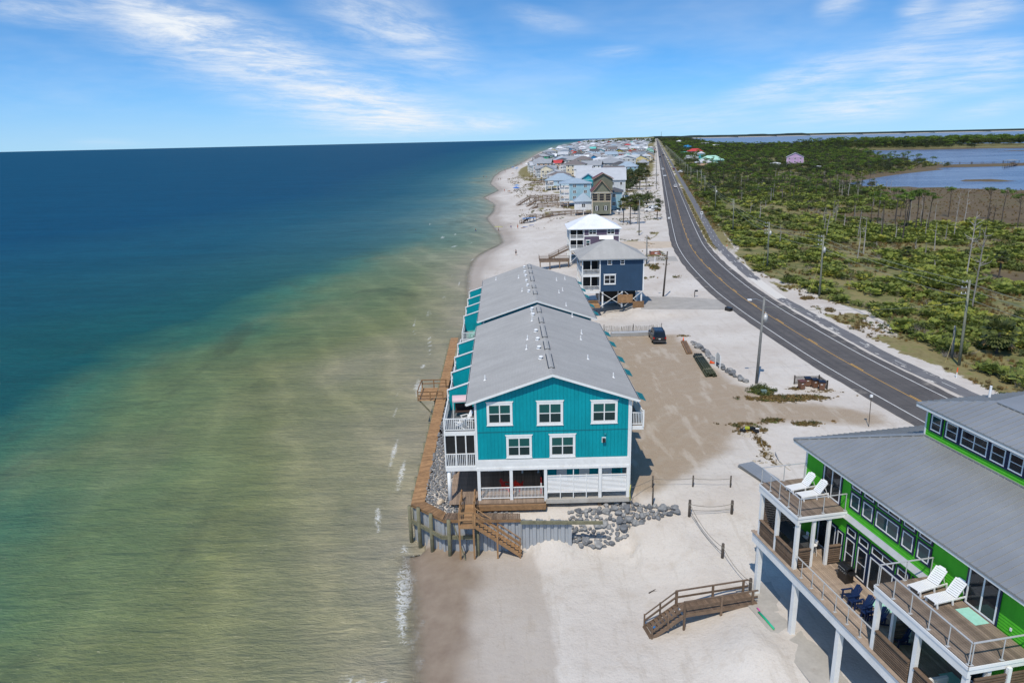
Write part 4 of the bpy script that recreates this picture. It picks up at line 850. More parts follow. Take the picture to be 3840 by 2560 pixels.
def beach_stairs():
    t = thing('beach_stairs', 'orange timber stairs with landing leading from the teal block deck down to the wet sand', 'stairs')
    n = 27
    for i in range(n): bx('plank', WOOD_O if i > 9 else WOOD, t, -4.5, -3.42, 50.5 + i * .148, 50.5 + i * .148 + .138, -.0 + (.0 if i < 14 else .004 * (i - 14)), .045 + (.0 if i < 14 else .004 * (i - 14)))
    for x in (-4.52, -3.4):
        for y in (50.55, 52.5, 54.3): bx('post', WOOD_O, t, x - .07, x + .07, y - .07, y + .07, -3.3 if y < 51 else -.4, 1.12)
    for x, y0 in ((-4.52, 50.5), (-3.4, 52.4)):
        for hh in (1.1, .55): MB().beam((x, y0, hh), (x, 54.4, hh), .06, .14).build('handrail', WOOD_O, t)
    for hh in (1.1, .5): MB().beam((-4.55, 50.5, hh), (-3.35, 50.5, hh), .06, .14).build('handrail', WOOD_O, t)
    MB().beam((-4.55, 50.46, -.12), (-3.35, 50.46, -.12), .06, .25).build('rim', WOOD_O, t)
    deck_stair(t, (-3.35, 51.1), (.35, 51.05), .02, -2.85, 1.0, WOOD_O, 12)
    bx('post', WOOD_O, t, -1.6, -1.46, 50.5, 50.64, -3.2, -.9)
    MB().tube([(-5.0, 50.9, -.1), (-4.1, 50.4, -3.1)], .05, 6).build('brace', PILE, t)
    for x0, x1, y0, y1, zz in [(.45, 1.7, 50.95, 51.75, -2.75), (1.2, 1.75, 50.2, 51.0, -2.98)]: bx('paver', CONC, t, x0, x1, y0, y1, zz - .12, zz)
beach_stairs()
ROCK = []
def make_rocks():
    m, n, out = new_mat('limestone'); P = n.add('ShaderNodeTexCoord').outputs['Object']; oi = n.add('ShaderNodeObjectInfo').outputs['Random']
    c = n.ramp(n.noise(P, 2.2, 7, .7), [(.3, (.115, .118, .125)), (.55, (.215, .22, .225)), (.75, (.36, .355, .345))])
    c = n.mix(1.0, c, n.ramp(oi, [(0, (.68, .70, .74)), (.5, (1, 1, 1)), (1, (1.45, 1.4, 1.32))]), 'MULTIPLY')
    bs = n.add('ShaderNodeBsdfPrincipled', None, Base_Color=c, Roughness=.85, Specular_IOR_Level=.25)
    bp = n.add('ShaderNodeBump', None, Strength=.6, Distance=.06, Height=n.noise(P, 7, 5, .65)); n.t.links.new(bp.outputs[0], bs.inputs['Normal']); n.t.links.new(bs.outputs[0], out.inputs[0])
    rnd = random.Random(3)
    for k in range(7):
        bm = bmesh.new(); bmesh.ops.create_icosphere(bm, subdivisions=2, radius=.5)
        sx, sy, sz = rnd.uniform(.8, 1.25), rnd.uniform(.7, 1.05), rnd.uniform(.55, .85)
        planes = [(Vector((rnd.gauss(0, 1), rnd.gauss(0, 1), rnd.gauss(0, 1))).normalized(), rnd.uniform(.24, .40)) for _ in range(11)]
        for v in bm.verts:
            for nv, d in planes:
                e = v.co.dot(nv) - d
                if e > 0: v.co -= nv * e
            v.co += Vector((rnd.uniform(-1, 1), rnd.uniform(-1, 1), rnd.uniform(-1, 1))) * .018
            v.co = Vector((v.co.x * sx, v.co.y * sy, v.co.z * sz))
        me = bpy.data.meshes.new('boulder'); bm.to_mesh(me); bm.free(); me.materials.append(m); ROCK.append(me)
make_rocks()
def rock(name, x, y, z, s, label, group, rnd, cat='boulder'):
    o = link(name, rnd.choice(ROCK), None, (x, y, z)); o.rotation_euler = (rnd.uniform(-.5, .5), rnd.uniform(-.5, .5), rnd.uniform(0, 6.28)); o.scale = (s, s, s); tag(o, label, cat, group); return o
def rocks():
    rnd = random.Random(11); poly = np.array([(4.5, 51.3), (6.0, 51.0), (8.2, 51.3), (9.6, 52.1), (13.4, 52.5), (13.2, 53.2), (10.8, 54.0), (9.4, 54.9), (8.2, 54.4), (6.2, 53.7), (4.4, 53.7)])
    pts = []
    cand = [(rnd.uniform(3.4, 13.6), rnd.uniform(48.8, 55.6)) for _ in range(9000)]; ins = poly_sd(np.array([c[0] for c in cand]), np.array([c[1] for c in cand]), poly) > 0
    for (x, y), inside in zip(cand, ins):
        if not inside: continue
        s = rnd.choice([.4, .5, .6, .7, .85, 1.0])
        if all(hypot(x - a, y - b) > (s + c) * .27 for a, b, c in pts): pts.append((x, y, s))
    for x, y, s in pts: rock('boulder', x, y, zf(x, y) + s * rnd.uniform(.1, .3), s, 'grey limestone boulder in the riprap heap at the end of the sheet pile wall', 'boulders heaped beside the sheet pile wall', rnd)
    pts = []
    for _ in range(400):
        x, y = rnd.uniform(-2.6, -.2), rnd.uniform(52.4, 53.6); s = rnd.uniform(.3, .62)
        if all(hypot(x - a, y - b) > (s + c) * .42 for a, b, c in pts): pts.append((x, y, s))
    for x, y, s in pts: rock('boulder', x, y, zf(x, y) + s * .15, s, 'small grey boulder in the pocket between porch deck and walkway', 'small boulders under the porch deck', rnd)
    # parking kerb of stones along the road side of the gravel lot
    line = [(26.55, 101.4), (26.7, 98.4), (27.08, 95.5), (27.14, 92.3), (27.5, 88.8), (27.97, 85.9), (28.42, 82.4)]
    d = np.concatenate([[0], np.cumsum([hypot(line[i + 1][0] - line[i][0], line[i + 1][1] - line[i][1]) for i in range(6)])]); q = .0
    while q < d[-1]:
        x = np.interp(q, d, [p[0] for p in line]) + rnd.uniform(-.3, .3); y = np.interp(q, d, [p[1] for p in line]); s = rnd.uniform(.65, 1.15) * (1 if q > 2 else .6)
        rock('boulder', x, y, zf(x, y) + s * .2, s, 'grey boulder in the row edging the gravel car park', 'boulders edging the car park', rnd); q += s * .62
    # graded stone fill between walkway and house: the 300 nearest stones singly, the rest as one mass
    pts = []; grid = {}
    for _ in range(26000):
        y = 53.0 + 54 * rnd.random() ** 1.25; x = rnd.uniform(-7.9, -4.6)
        if y < 54.8 and x < -7.9 + (54.8 - y) * 1.15 or (y > 54.2 and x > -5.2 and y < 60) or (y < 53.1 and x < -5.7): continue
        if y > 60 and x > -5.0: continue
        s = rnd.uniform(.2, .42) * (1.0 if y < 66 else 1.35); k = (int(x / .5), int(y / .5)); ok = True
        for i in (-1, 0, 1):
            for j in (-1, 0, 1):
                for a, b, c in grid.get((k[0] + i, k[1] + j), ()):
                    if hypot(x - a, y - b) < (s + c) * .36: ok = False; break
                if not ok: break
            if not ok: break
        if ok: grid.setdefault(k, []).append((x, y, s)); pts.append((x, y, s))
    pts.sort(key=lambda p: p[1]); rest = MB(); ZP = zfun(np.array([p[0] for p in pts]), np.array([p[1] for p in pts]))
    lab = 'small grey stone in the fill between timber walkway and teal block'
    for (x, y, s), z in zip(pts[:290], ZP): rock('stone', x, y, z + s * .22 + .03, s, lab, 'stones of the fill behind the sea wall', rnd, 'stone')
    V = [np.array([v.co[:] for v in me.vertices]) for me in ROCK]; F = [[tuple(p.vertices) for p in me.polygons] for me in ROCK]
    for (x, y, s), z in zip(pts[290:], ZP[290:]):
        k = rnd.randrange(len(ROCK)); a = rnd.uniform(0, 6.28); c, s_ = cos(a), sin(a); i0 = len(rest.v); z = float(z) + s * .22 + .03
        rest.v += [(x + s * (c * p[0] - s_ * p[1]), y + s * (s_ * p[0] + c * p[1]), z + s * p[2]) for p in V[k]]; rest.f += [tuple(i0 + i for i in f) for f in F[k]]
    me = bpy.data.meshes.new('stone_fill'); me.from_pydata(rest.v, [], rest.f); me.materials.append(MATS['limestone']); stuff(link('stone_fill', me), 'grey stone fill running back along the timber walkway')
    o = rock('boulder', -6.4, 54.6, zf(-6.4, 54.6) + .2, .95, 'single pale cream boulder lying on the grey stone fill', None, rnd); o.data = o.data.copy(); o.data.materials.clear(); o.data.materials.append(M('cream_rock', (.62, .48, .33), .85, .1, 2, .5, 8))
rocks()
# ------------------------------------------------------------------ the bright green house on the right
GREEN = M('green_paint', (.085, .46, .026), .6, .09, .9, spec=.2, stain=(.075, .40, .025)); NAVY_T = M('navy_trim', (.006, .016, .055), .5, .06)
def M_metal_roof(name, col, pitch=.4):
    if name in MATS: return MATS[name]
    m, n, out = new_mat(name); P = n.add('ShaderNodeTexCoord').outputs['Object']
    c = n.ramp(n.noise(P, .35, 6, .6), [(.3, tuple(x * .88 for x in col)), (.7, tuple(x * 1.1 for x in col))])
    bs = n.add('ShaderNodeBsdfPrincipled', None, Base_Color=c, Roughness=.42, Metallic=.35, Specular_IOR_Level=.5); n.t.links.new(bs.outputs[0], out.inputs[0]); return m
MROOF = M_metal_roof('blue_grey_metal_roof', (.315, .32, .318))
def ribs(parent, a, b, c, d, pitch, mat, w=.045, h=.04, zoff=.02):
    """standing seams on a roof plane a-b (eave) to d-c (ridge), run from eave to ridge; each seam an object"""
    a, b, c, d = map(Vector, (a, b, c, d)); L = (b - a).length; n = int(L / pitch)
    for i in range(n + 1):
        t = i / n; p = a.lerp(b, t)
        # seams stay square to the eave: clip against the ridge edge (hips)
        e = (b - a).normalized(); up = (d - a) - e * ((d - a).dot(e)); H_ = up.length; up /= H_
        s0, s1 = (d - a).dot(e), (c - a).dot(e); u = t * L
        if s0 > 0 and u < s0: f = u / s0
        elif s1 < L and u > s1: f = (L - u) / (L - s1)
        else: f = 1
        if f < .03: continue
        q = p + up * (H_ * f)
        MB().beam(p + Vector((0, 0, zoff)), q + Vector((0, 0, zoff)), w, h).build('seam', mat, parent)
def green_house():
    t = thing('beach_house', 'bright green beach house with grey metal roofs and two levels of timber decks', 'house', (16.53, 43.67, 0), radians(10.3))
    # local axes: x inland from the seaward deck edge, y away from the camera (y = -u)
    NEAR = -19.5; WX = 3.36
    # concrete pad and columns
    bx('pad', CONC, t, -1.1, 12, NEAR, .6, -2.0, -1.61)
    for u in (.35, 4.75, 9.25, 13.9, 18.3): bx('column', WHITE, t, .02, .34, -u - .16, -u + .16, -2.2, 2.12)
    for u in (.35, 4.75, 9.25, 13.9): bx('column', WOOD_T, t, 3.5, 3.8, -u - .15, -u + .15, -2.0, 2.2); bx('column', WOOD_T, t, 7.2, 7.5, -u - .15, -u + .15, -2.0, 2.2)
    # lower deck
    bx('fascia_beam', WHITE, t, -.06, .04, NEAR, .25, 2.12, 2.86); bx('fascia_beam', WHITE, t, -.06, 3.4, .25, .36, 2.12, 2.86); bx('cap_board', WOOD_T, t, -.16, .12, NEAR, .4, 2.87, 2.92)
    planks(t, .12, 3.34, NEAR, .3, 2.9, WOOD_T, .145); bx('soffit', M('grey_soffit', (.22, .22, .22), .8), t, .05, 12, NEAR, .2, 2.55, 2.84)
    # walls with lap siding, every board an object
    core = MB(); core.box(WX + .06, 13, NEAR, .0, 2.9, 6.3); core.box(WX + .06, 13, NEAR, .0, 6.3, 9.3); core.build('wall', GREEN, t)
    def laps(x, y0, y1, z0, z1, pitch=.165):
        me = MB().extrude([(0, y0, 0), (0, y1, 0), (-.012, y1, pitch - .006), (-.012, y0, pitch - .006)], (.05, 0, 0)).mesh('siding_board', GREEN)
        # butt edge thicker at the bottom
        me = MB().extrude([(-.035, y0, 0), (.05, y0, 0), (.05, y0, pitch - .005), (-.008, y0, pitch - .005)], (0, y1 - y0, 0)).mesh('siding_board', GREEN)
        for i in range(int((z1 - z0) / pitch)): link('siding_board', me, t, (x, 0, z0 + i * pitch))
    laps(WX, NEAR, -.02, 2.92, 6.2); laps(WX, NEAR, -.02, 6.55, 9.2)
    bx('corner_board', WHITE, t, WX - .06, WX + .16, -.1, .08, 2.9, 9.2)
    MB().extrude([(WX - .28, -11.6, 6.26), (WX, -11.6, 6.56), (WX, -11.6, 6.2)], (0, 7.0, 0)).build('skirt_roof', GREY_L, t); bx('band_board', WHITE, t, WX - .045, WX, NEAR, 0, 6.3, 6.5)
    # windows: a row of lights with transoms upstairs, taller ones at deck level
    row = [(4.82, 5.7, 1), (5.95, 6.88, 1), (7.13, 9.05, 2), (9.3, 10.2, 1), (10.48, 11.42, 1)]
    for a, b_, c in row:
        yc, w = -(a + b_) / 2, b_ - a - .1
        window(t, WX - .038, yc, 7.16, w, .93, -pi / 2, c, 1, .06, False, WHITE2, NAVY_T, dn=GLASS_T); window(t, WX - .038, yc, 8.42, w, .36, -pi / 2, c, 1, .05, False, WHITE2, NAVY_T)
        window(t, WX - .038, yc, 5.3, w, .46, -pi / 2, c, 1, .05, False, WHITE2, NAVY_T)
    for a, b_, c in row[:2]: window(t, WX - .038, -(a + b_) / 2, 3.05, b_ - a - .1, 1.98, -pi / 2, 1, 2, .06, False, WHITE2, NAVY_T)
    window(t, WX - .038, -8.1, 2.93, 1.95, 2.1, -pi / 2, 2, 1, .07, False, WHITE2, NAVY_T, name='sliding_door')
    for a, b_, c in row[3:]: window(t, WX - .038, -(a + b_) / 2, 3.05, b_ - a - .1, 1.98, -pi / 2, 1, 2, .06, False, WHITE2, NAVY_T)
    window(t, WX - .038, -2.9, 2.93, 1.8, 2.15, -pi / 2, 2, 1, .07, False, WHITE2, NAVY_T, name='sliding_door'); window(t, WX - .038, -4.25, 3.2, .5, 1.8, -pi / 2, 1, 1, .05, False, WHITE2, NAVY_T); window(t, WX - .038, -14.8, 2.93, 1.8, 2.15, -pi / 2, 2, 1, .07, False, WHITE2, NAVY_T, name='sliding_door')
    for u in (2.9, 14.82): window(t, WX - .038, -u, 6.72, 1.78, 2.12, -pi / 2, 2, 1, .08, False, WHITE2, NAVY_T, name='sliding_door')
    for u in (1.55, 3.98, 13.4, 16.1): MB().tube([(WX - .12, -u, 8.72), (WX - .12, -u, 8.98)], .09, 8).build('wall_lamp', WHITE2, t)
    bx('outlet', WHITE2, t, WX - .07, WX - .03, -16.6, -16.5, 7.0, 7.15)
    # two upper decks on posts
    for u0, u1 in ((.0, 4.6), (11.65, 17.85)):
        bx('deck_beam', WHITE, t, -.02, .12, -u1, -u0, 6.05, 6.62); bx('deck_beam', WHITE, t, .12, WX - .05, -u1, -u1 + .14, 6.25, 6.62); bx('deck_beam', WHITE, t, .12, WX - .05, -u0 - .14, -u0, 6.25, 6.62)
        bx('edge_trim', WHITE2, t, -.06, WX - .05, -u1 - .04, -u1, 6.5, 6.66); bx('edge_trim', WHITE2, t, -.06, -.02, -u1 - .04, -u0, 6.5, 6.66)
        planks(t, -.0, WX - .06, -u1 + .01, -u0 - .01, 6.7, WOOD_G, .142); bx('joists', WOOD_D, t, .12, WX - .1, -u1 + .15, -u0 - .15, 6.4, 6.6)
        us = [u0 + .2, u1 - .2] if u1 < 5 else [u0 + .25, (u0 + u1) / 2, u1 - .2]
        for u in us: bx('post', WHITE, t, .05, .27, -u - .12, -u + .12, 2.92, 6.1)
        if u1 < 5: bx('post', WHITE, t, .05, .27, -2.3, -2.08, 2.92, 6.1)
        for x in (1.25, 2.3):
            bx('post', WHITE, t, x - .09, x + .09, -u1 + .1, -u1 + .28, 2.92, 6.3)
            if u0 > 5: bx('post', WHITE, t, x - .09, x + .09, -u0 - .28, -u0 - .1, 2.92, 6.3)
        # steel posts and rail round the upper deck
        ps = [(.06, -u) for u in np.linspace(u0 + .1, u1 - .12, 5 if u1 < 5 else 6)] + [(x, -u1 + .06) for x in (.14, 1.7, 3.2)] + [(x, -u0 - .06) for x in (1.7, 3.2)]
        rm = MB().tube([(0, 0, 0), (0, 0, 1.12)], .028, 6).box(-.09, .09, -.07, .07, 0, .02).mesh('rail_post', GREY_L)
        for x, y in ps: link('rail_post', rm, t, (x, y, 6.7))
        for p, q in (((.06, -u0 - .06), (.06, -u1 + .06)), ((.06, -u1 + .06), (3.25, -u1 + .06)), ((.06, -u0 - .06), (3.25, -u0 - .06))):
            MB().beam((*p, 7.84), (*q, 7.84), .08, .035).build('handrail', GREY_L, t)
    # lower deck rails: steel where open, louvred timber panels beside the posts
    for u in (5.4, 6.5, 7.6, 8.8, 9.9, 11.0): link('rail_post', rm, t, (.05, -u, 2.92))
    MB().beam((.05, -4.7, 4.05), (.05, -11.8, 4.05), .08, .035).build('handrail', GREY_L, t)
    sl = {}
    def slat_panel(p, q, z0, z1, n, cap=True, mat=WOOD_D):
        P, Q = Vector((*p, 0)), Vector((*q, 0))
        for i in range(n):
            z = z0 + (z1 - z0) * (i + .5) / n; MB().beam(P + Vector((0, 0, z)), Q + Vector((0, 0, z)), .09, (z1 - z0) / n * .55).build('screen_slat', mat, t)
        if cap: MB().beam(P + Vector((0, 0, z1 + .03)), Q + Vector((0, 0, z1 + .03)), .22, .05).build('screen_cap', WOOD_D, t)
    slat_panel((.08, -.3), (.08, -2.1), 3.0, 4.05, 9); slat_panel((.08, -2.35), (.08, -4.3), 3.0, 4.0, 9)
    slat_panel((.15, -.12), (2.9, -.12), 3.0, 6.0, 22, False); slat_panel((.35, -4.45), (1.15, -4.45), 3.0, 4.2, 8); slat_panel((2.4, -4.45), (3.25, -4.45), 3.0, 4.2, 8)
    slat_panel((.08, -12.1), (.08, -14.5), 3.0, 4.15, 9); slat_panel((.08, -14.9), (.08, -17.5), 3.0, 4.15, 9); slat_panel((1.35, -11.85), (2.2, -11.85), 3.0, 4.2, 8); slat_panel((.3, -17.95), (3.2, -17.95), 3.1, 6.1, 20, False)
    bx('post', WHITE, t, 1.9, 2.08, -18.05, -17.9, 2.92, 6.4)
    # main hipped roof and clerestory
    e0, z0, ul, s_ = 2.82, 9.22, -.95, .375; hip = 5.4; cx = e0 + hip
    fa = -ul; nr = NEAR - 2
    A, B, C_, D_ = (e0, nr, z0), (e0, fa, z0), (cx, fa - hip, z0 + hip * s_), (cx, nr, z0 + hip * s_)
    pl = roof_slab('roof_plane', [A, B, C_, D_], .08, MROOF, t); ribs(pl, B, A, D_, C_, .42, MROOF)
    E = (e0 + 17, fa, z0); F = (e0 + 17 - hip, fa - hip, z0 + hip * s_)
    pl = roof_slab('roof_plane', [B, E, F, C_], .08, MROOF, t); ribs(pl, E, B, C_, F, .42, MROOF)
    MB().beam(Vector(B) + Vector((0, 0, .03)), Vector(C_) + Vector((0, 0, .03)), .3, .05).build('hip_cap', MROOF, t)
    bx('eave_fascia', WHITE, t, e0 + .02, e0 + .06, nr, fa - .02, z0 - .26, z0 - .085); bx('eave_fascia', WHITE, t, e0 + .02, e0 + 16, fa - .06, fa - .02, z0 - .26, z0 - .085); bx('drip_edge', MROOF, t, e0 - .01, e0 + .019, nr, fa, z0 - .1, z0 + .01)
    bx('soffit', WHITE, t, e0 + .07, WX + .1, nr, fa - .08, z0 - .28, z0 - .262)
    zc = z0 + hip * s_; yc0 = fa - hip
    bx('clerestory_wall', GREEN, t, cx + .05, cx + 8, nr, yc0 + .0, zc - .6, zc + 2.1); me = MB().extrude([(-.035, nr, 0), (.05, nr, 0), (.05, nr, .16), (-.008, nr, .16)], (0, yc0 - nr, 0)).mesh('siding_board', GREEN)
    for i in range(12): link('siding_board', me, t, (cx, 0, zc + i * .165))
    bx('corner_board', WHITE, t, cx - .05, cx + .15, yc0 - .05, yc0 + .06, zc - .1, zc + 2.0); bx('flashing', MROOF, t, cx - .12, cx, nr, yc0, zc - .02, zc + .06)
    for a, b_, c in [(4.85, 5.72, 1), (6.02, 6.98, 1), (7.17, 9.1, 2), (9.27, 10.28, 1), (10.45, 11.42, 1), (11.65, 12.6, 1)]: window(t, cx - .04, -(a + b_) / 2, zc + .55, b_ - a - .08, .98, -pi / 2, c, 2, .07, False, WHITE2, NAVY_T)
    ue = cx - .5; uz = zc + 2.02; uf = yc0 + .5; h2 = 2.8; s2 = .29
    A, B, C_, D_ = (ue, nr, uz), (ue, uf, uz), (ue + h2, uf - h2, uz + h2 * s2), (ue + h2, nr, uz + h2 * s2)
    pl = roof_slab('roof_plane', [A, B, C_, D_], .08, MROOF, t); ribs(pl, B, A, D_, C_, .42, MROOF)
    E = (ue + 9, uf, uz); F = (ue + 9 - h2, uf - h2, uz + h2 * s2); pl = roof_slab('roof_plane', [B, E, F, C_], .08, MROOF, t); ribs(pl, E, B, C_, F, .42, MROOF)
    bx('eave_fascia', WHITE, t, ue + .02, ue + .06, nr, uf - .02, uz - .26, uz - .085); bx('eave_fascia', WHITE, t, ue + .02, ue + 8, uf - .06, uf - .02, uz - .26, uz - .085)
    bx('ridge_cap', MROOF, t, ue + h2 - .15, ue + h2 + .15, nr, uf - h2 - .3, uz + h2 * s2, uz + h2 * s2 + .06); roof_slab('roof_plane', [(ue + h2, nr, uz + h2 * s2 + .001), (ue + h2, uf - h2, uz + h2 * s2 + .001), (ue + 6, uf - h2, uz + h2 * s2 + .4), (ue + 6, nr, uz + h2 * s2 + .4)], .06, MROOF, t)
    MB().tube([(ue + 4, uf - 1.2, uz + .3), (ue + 4, uf - 1.2, uz + 1.1)], .07, 8).build('vent_pipe', WHITE2, t)
    return t
GREY_L = M('pale_steel', (.5, .5, .49), .45, .06, 2, metal=.2)
green_house()
def GH(u, v, z):
    x, y = v, -u; a = radians(10.3); return (16.53 + x * cos(a) - y * sin(a), 43.67 + x * sin(a) + y * cos(a), z)
def lounger(label, loc, rotz):
    t = thing('sun_lounger', label, 'sun lounger', loc, rotz)
    # head towards +x, foot towards -x
    for i in range(11): bx('seat_slat', WHITE2, t, -.95 + i * .115, -.855 + i * .115, -.31, .31, .33, .355)
    for i in range(8):
        a = radians(52); x, z = .34 + i * .112 * cos(a), .35 + i * .112 * sin(a)
        MB().extrude([(x, -.31, z), (x, .31, z), (x + .095 * cos(a), .31, z + .095 * sin(a)), (x + .095 * cos(a), -.31, z + .095 * sin(a))], (.02, 0, -.015)).build('back_slat', WHITE2, t)
    MB().extrude([(.87, -.24, 1.03), (.87, .24, 1.03), (.93, .16, 1.11), (.93, -.16, 1.11)], (.02, 0, -.015)).build('headrest', WHITE2, t)
    for s_ in (-1, 1):
        bx('side_rail', WHITE2, t, -1.0, 1.0, s_ * .32 - .02, s_ * .32 + .02, .26, .34); MB().beam((.36, s_ * .3, .36), (.88, s_ * .3, 1.03), .04, .05).build('back_rail', WHITE2, t)
        for x in (-.85, .1, .95): MB().beam((x, s_ * .32, .3), (x + .06, s_ * .33, 0), .06, .08, (1, 0, 0)).build('leg', WHITE2, t)
        MB().beam((.95, s_ * .2, .3), (.75, s_ * .2, .82), .03, .04).build('prop', WHITE2, t)
lounger('white slatted sun lounger on the upper far deck, farther of the pair', GH(1.55, 2.0, 6.7), radians(18)); lounger('white slatted sun lounger on the upper far deck, nearer of the pair', GH(2.6, 2.15, 6.7), radians(14))
lounger('white slatted sun lounger on the near upper deck, farther of the pair', GH(12.65, 2.2, 6.7), radians(20)); lounger('white slatted sun lounger on the near upper deck, nearer of the pair', GH(13.7, 2.35, 6.7), radians(16))
for i, (u, lb) in enumerate([(8.05, 'navy garden chair next to the grill'), (9.15, 'navy garden chair in the middle of the row on the lower deck'), (10.2, 'navy garden chair half hidden by the near deck post'), (11.9, 'navy garden chair in the shade under the near upper deck')]):
    adirondack('garden_chair', lb, GH(u, 1.5 + .05 * i, 2.92), radians(-80 + 8 * (i % 2)), NAVY_P)
for u, v in ((8.6, 1.3), (9.7, 1.35)):
    t = thing('side_table', 'small navy slatted table ' + ('nearest the grill' if u < 9 else 'between the last two navy chairs'), 'table', GH(u, v, 2.92), radians(10)); 
    for i in range(4): bx('top_slat', NAVY_P, t, -.22 + i * .11, -.12 + i * .11, -.22, .22, .42, .45)
    for a in (-.18, .18):
        for c in (-.18, .18): bx('leg', NAVY_P, t, a - .025, a + .025, c - .025, c + .025, 0, .42)
def grill(label, loc, rotz, cover=False):
    t = thing('grill', label, 'grill', loc, rotz)
    if cover:
        b = MB(); b.box(-.62, .62, -.3, .3, .08, .85); b.extrude([(-.5, -.3, .85), (-.5, .3, .85), (-.42, .2, 1.2), (-.42, -.15, 1.2)], (.9, 0, 0)); b.build('cover', M('black_canvas', (.012, .012, .013), .8, .2, 2, .4, 6), t); bx('base', BLACK, t, -.5, .5, -.25, .25, 0, .08); return
    bx('cabinet', BLACK, t, -.38, .38, -.26, .26, .08, .78); bx('side_shelf', BLACK, t, -.72, -.39, -.24, .24, .8, .84); bx('side_shelf', BLACK, t, .39, .72, -.24, .24, .8, .84)
    b = MB(); n = 6
    for i in range(n):
        a0, a1 = pi * i / n, pi * (i + 1) / n; b.extrude([(-.4, -.29 * cos(a0), .82 + .3 * sin(a0)), (-.4, -.29 * cos(a1), .82 + .3 * sin(a1)), (-.4, -.2 * cos(a1), .82 + .2 * sin(a1)), (-.4, -.2 * cos(a0), .82 + .2 * sin(a0))], (.8, 0, 0))
    b.build('lid', BLACK, t); MB().tube([(-.3, -.34, .95), (.3, -.34, .95)], .018, 6).build('handle', GREY_M, t); bx('control_panel', GREY_D, t, -.4, .4, -.31, -.265, .66, .8)
    for i in range(4): MB().tube([(-.27 + i * .18, -.32, .73), (-.27 + i * .18, -.35, .73)], .03, 6).build('knob', GREY_M, t)
    for a in (-.33, .33):
        for c in (-.22, .22): MB().tube([(a, c, 0), (a, c, .08)], .04, 6).build('wheel', BLACK, t)
GREY_D = M('dark_grey', (.06, .06, .062), .5)
grill('open black gas grill on the lower green house deck', GH(6.2, 2.5, 2.92), radians(-80)); grill('grill under a black fabric cover behind the slatted screen', GH(3.6, .75, 2.92), radians(-80), True)
def bar_table():
    t = thing('bar_table', 'long dark timber bar table in the covered corner of the lower deck', 'table', GH(2.2, 1.3, 2.92), radians(10.3))
    for i in range(6): bx('top_plank', GREY_D, t, -.5 + i * .165, -.345 + i * .165, -1.6, 1.6, .98, 1.03)
    for x in (-.42, .42):
        for y in (-1.45, 1.45): bx('leg', GREY_D, t, x - .05, x + .05, y - .05, y + .05, 0, .98)
bar_table()
for i, u in enumerate((1.2, 2.3, 3.3)):
    t = thing('bar_stool', ['white bar stool at the far end of the dark bar table', 'white bar stool at the middle of the dark bar table', 'white bar stool at the near end of the dark bar table'][i], 'stool', GH(u, 2.2, 2.92), 0)
    MB().tube([(0, 0, .72), (0, 0, .76)], .2, 10).build('seat', WHITE2, t)
    b = MB(); n = 6
    for k in range(n):
        a0, a1 = -.9 + 1.8 * k / n, -.9 + 1.8 * (k + 1) / n; b.extrude([(.21 * cos(a0), .21 * sin(a0), .8), (.21 * cos(a1), .21 * sin(a1), .8), (.23 * cos(a1), .23 * sin(a1), 1.05), (.23 * cos(a0), .23 * sin(a0), 1.05)], (-.015, 0, 0))
    b.build('backrest', WHITE2, t)
    for a in range(4): MB().tube([(.12 * cos(a * pi / 2 + .8), .12 * sin(a * pi / 2 + .8), .72), (.22 * cos(a * pi / 2 + .8), .22 * sin(a * pi / 2 + .8), 0)], .016, 5).build('leg', WHITE2, t)
MATG = M('mint_mat', (.32, .62, .50), .9, .06, 4)
for lb, p in (('pale mint doormat before the sliding door of the near upper deck', GH(14.95, 2.78, 6.706)), ('pale mint doormat on the lower deck before the glass door', GH(8.9, 2.85, 2.906)), ('pale mint doormat in the shade of the lower near deck', GH(14.9, 2.5, 2.906))):
    t = MB().box(-.38, .38, -.62, .62, 0, .012).build('doormat', MATG); t.location = p; t.rotation_euler[2] = radians(10.3); tag(t, lb, 'doormat')
for i, (u, v) in enumerate([(15.7, 1.1), (16.9, 1.6)]):
    t = thing('patio_sofa', ['white cushioned patio seat in shade under the near upper deck', 'white cushioned patio seat at the near end of the shaded deck'][i], 'sofa', GH(u, v, 2.92), radians(10 + 90 * i))
    bx('seat_cushion', WHITE2, t, -.5, .5, -.4, .4, .3, .46); bx('back_cushion', WHITE2, t, -.5, .5, .3, .46, .46, .85); bx('frame', GREY_D, t, -.55, .55, -.42, .48, .08, .29)
t = thing('pool_toys', 'bundle of green and pink pool noodles lying on the pad edge', 'pool toys', (16.35, 40.2, -1.6), radians(-77))
for i, cc in enumerate(((.02, .42, .16), (.02, .35, .30), (.6, .08, .35))): MB().tube([(-.95 if i < 2 else -1.35, .08 * i, .06), (-.2 if i < 2 else -1.2, .08 * i + .02, .07), (.9 - .1 * i if i < 2 else -1.0, .08 * i, .06)], .045, 6).build('noodle', M('noodle%d' % i, cc, .6), t, True)
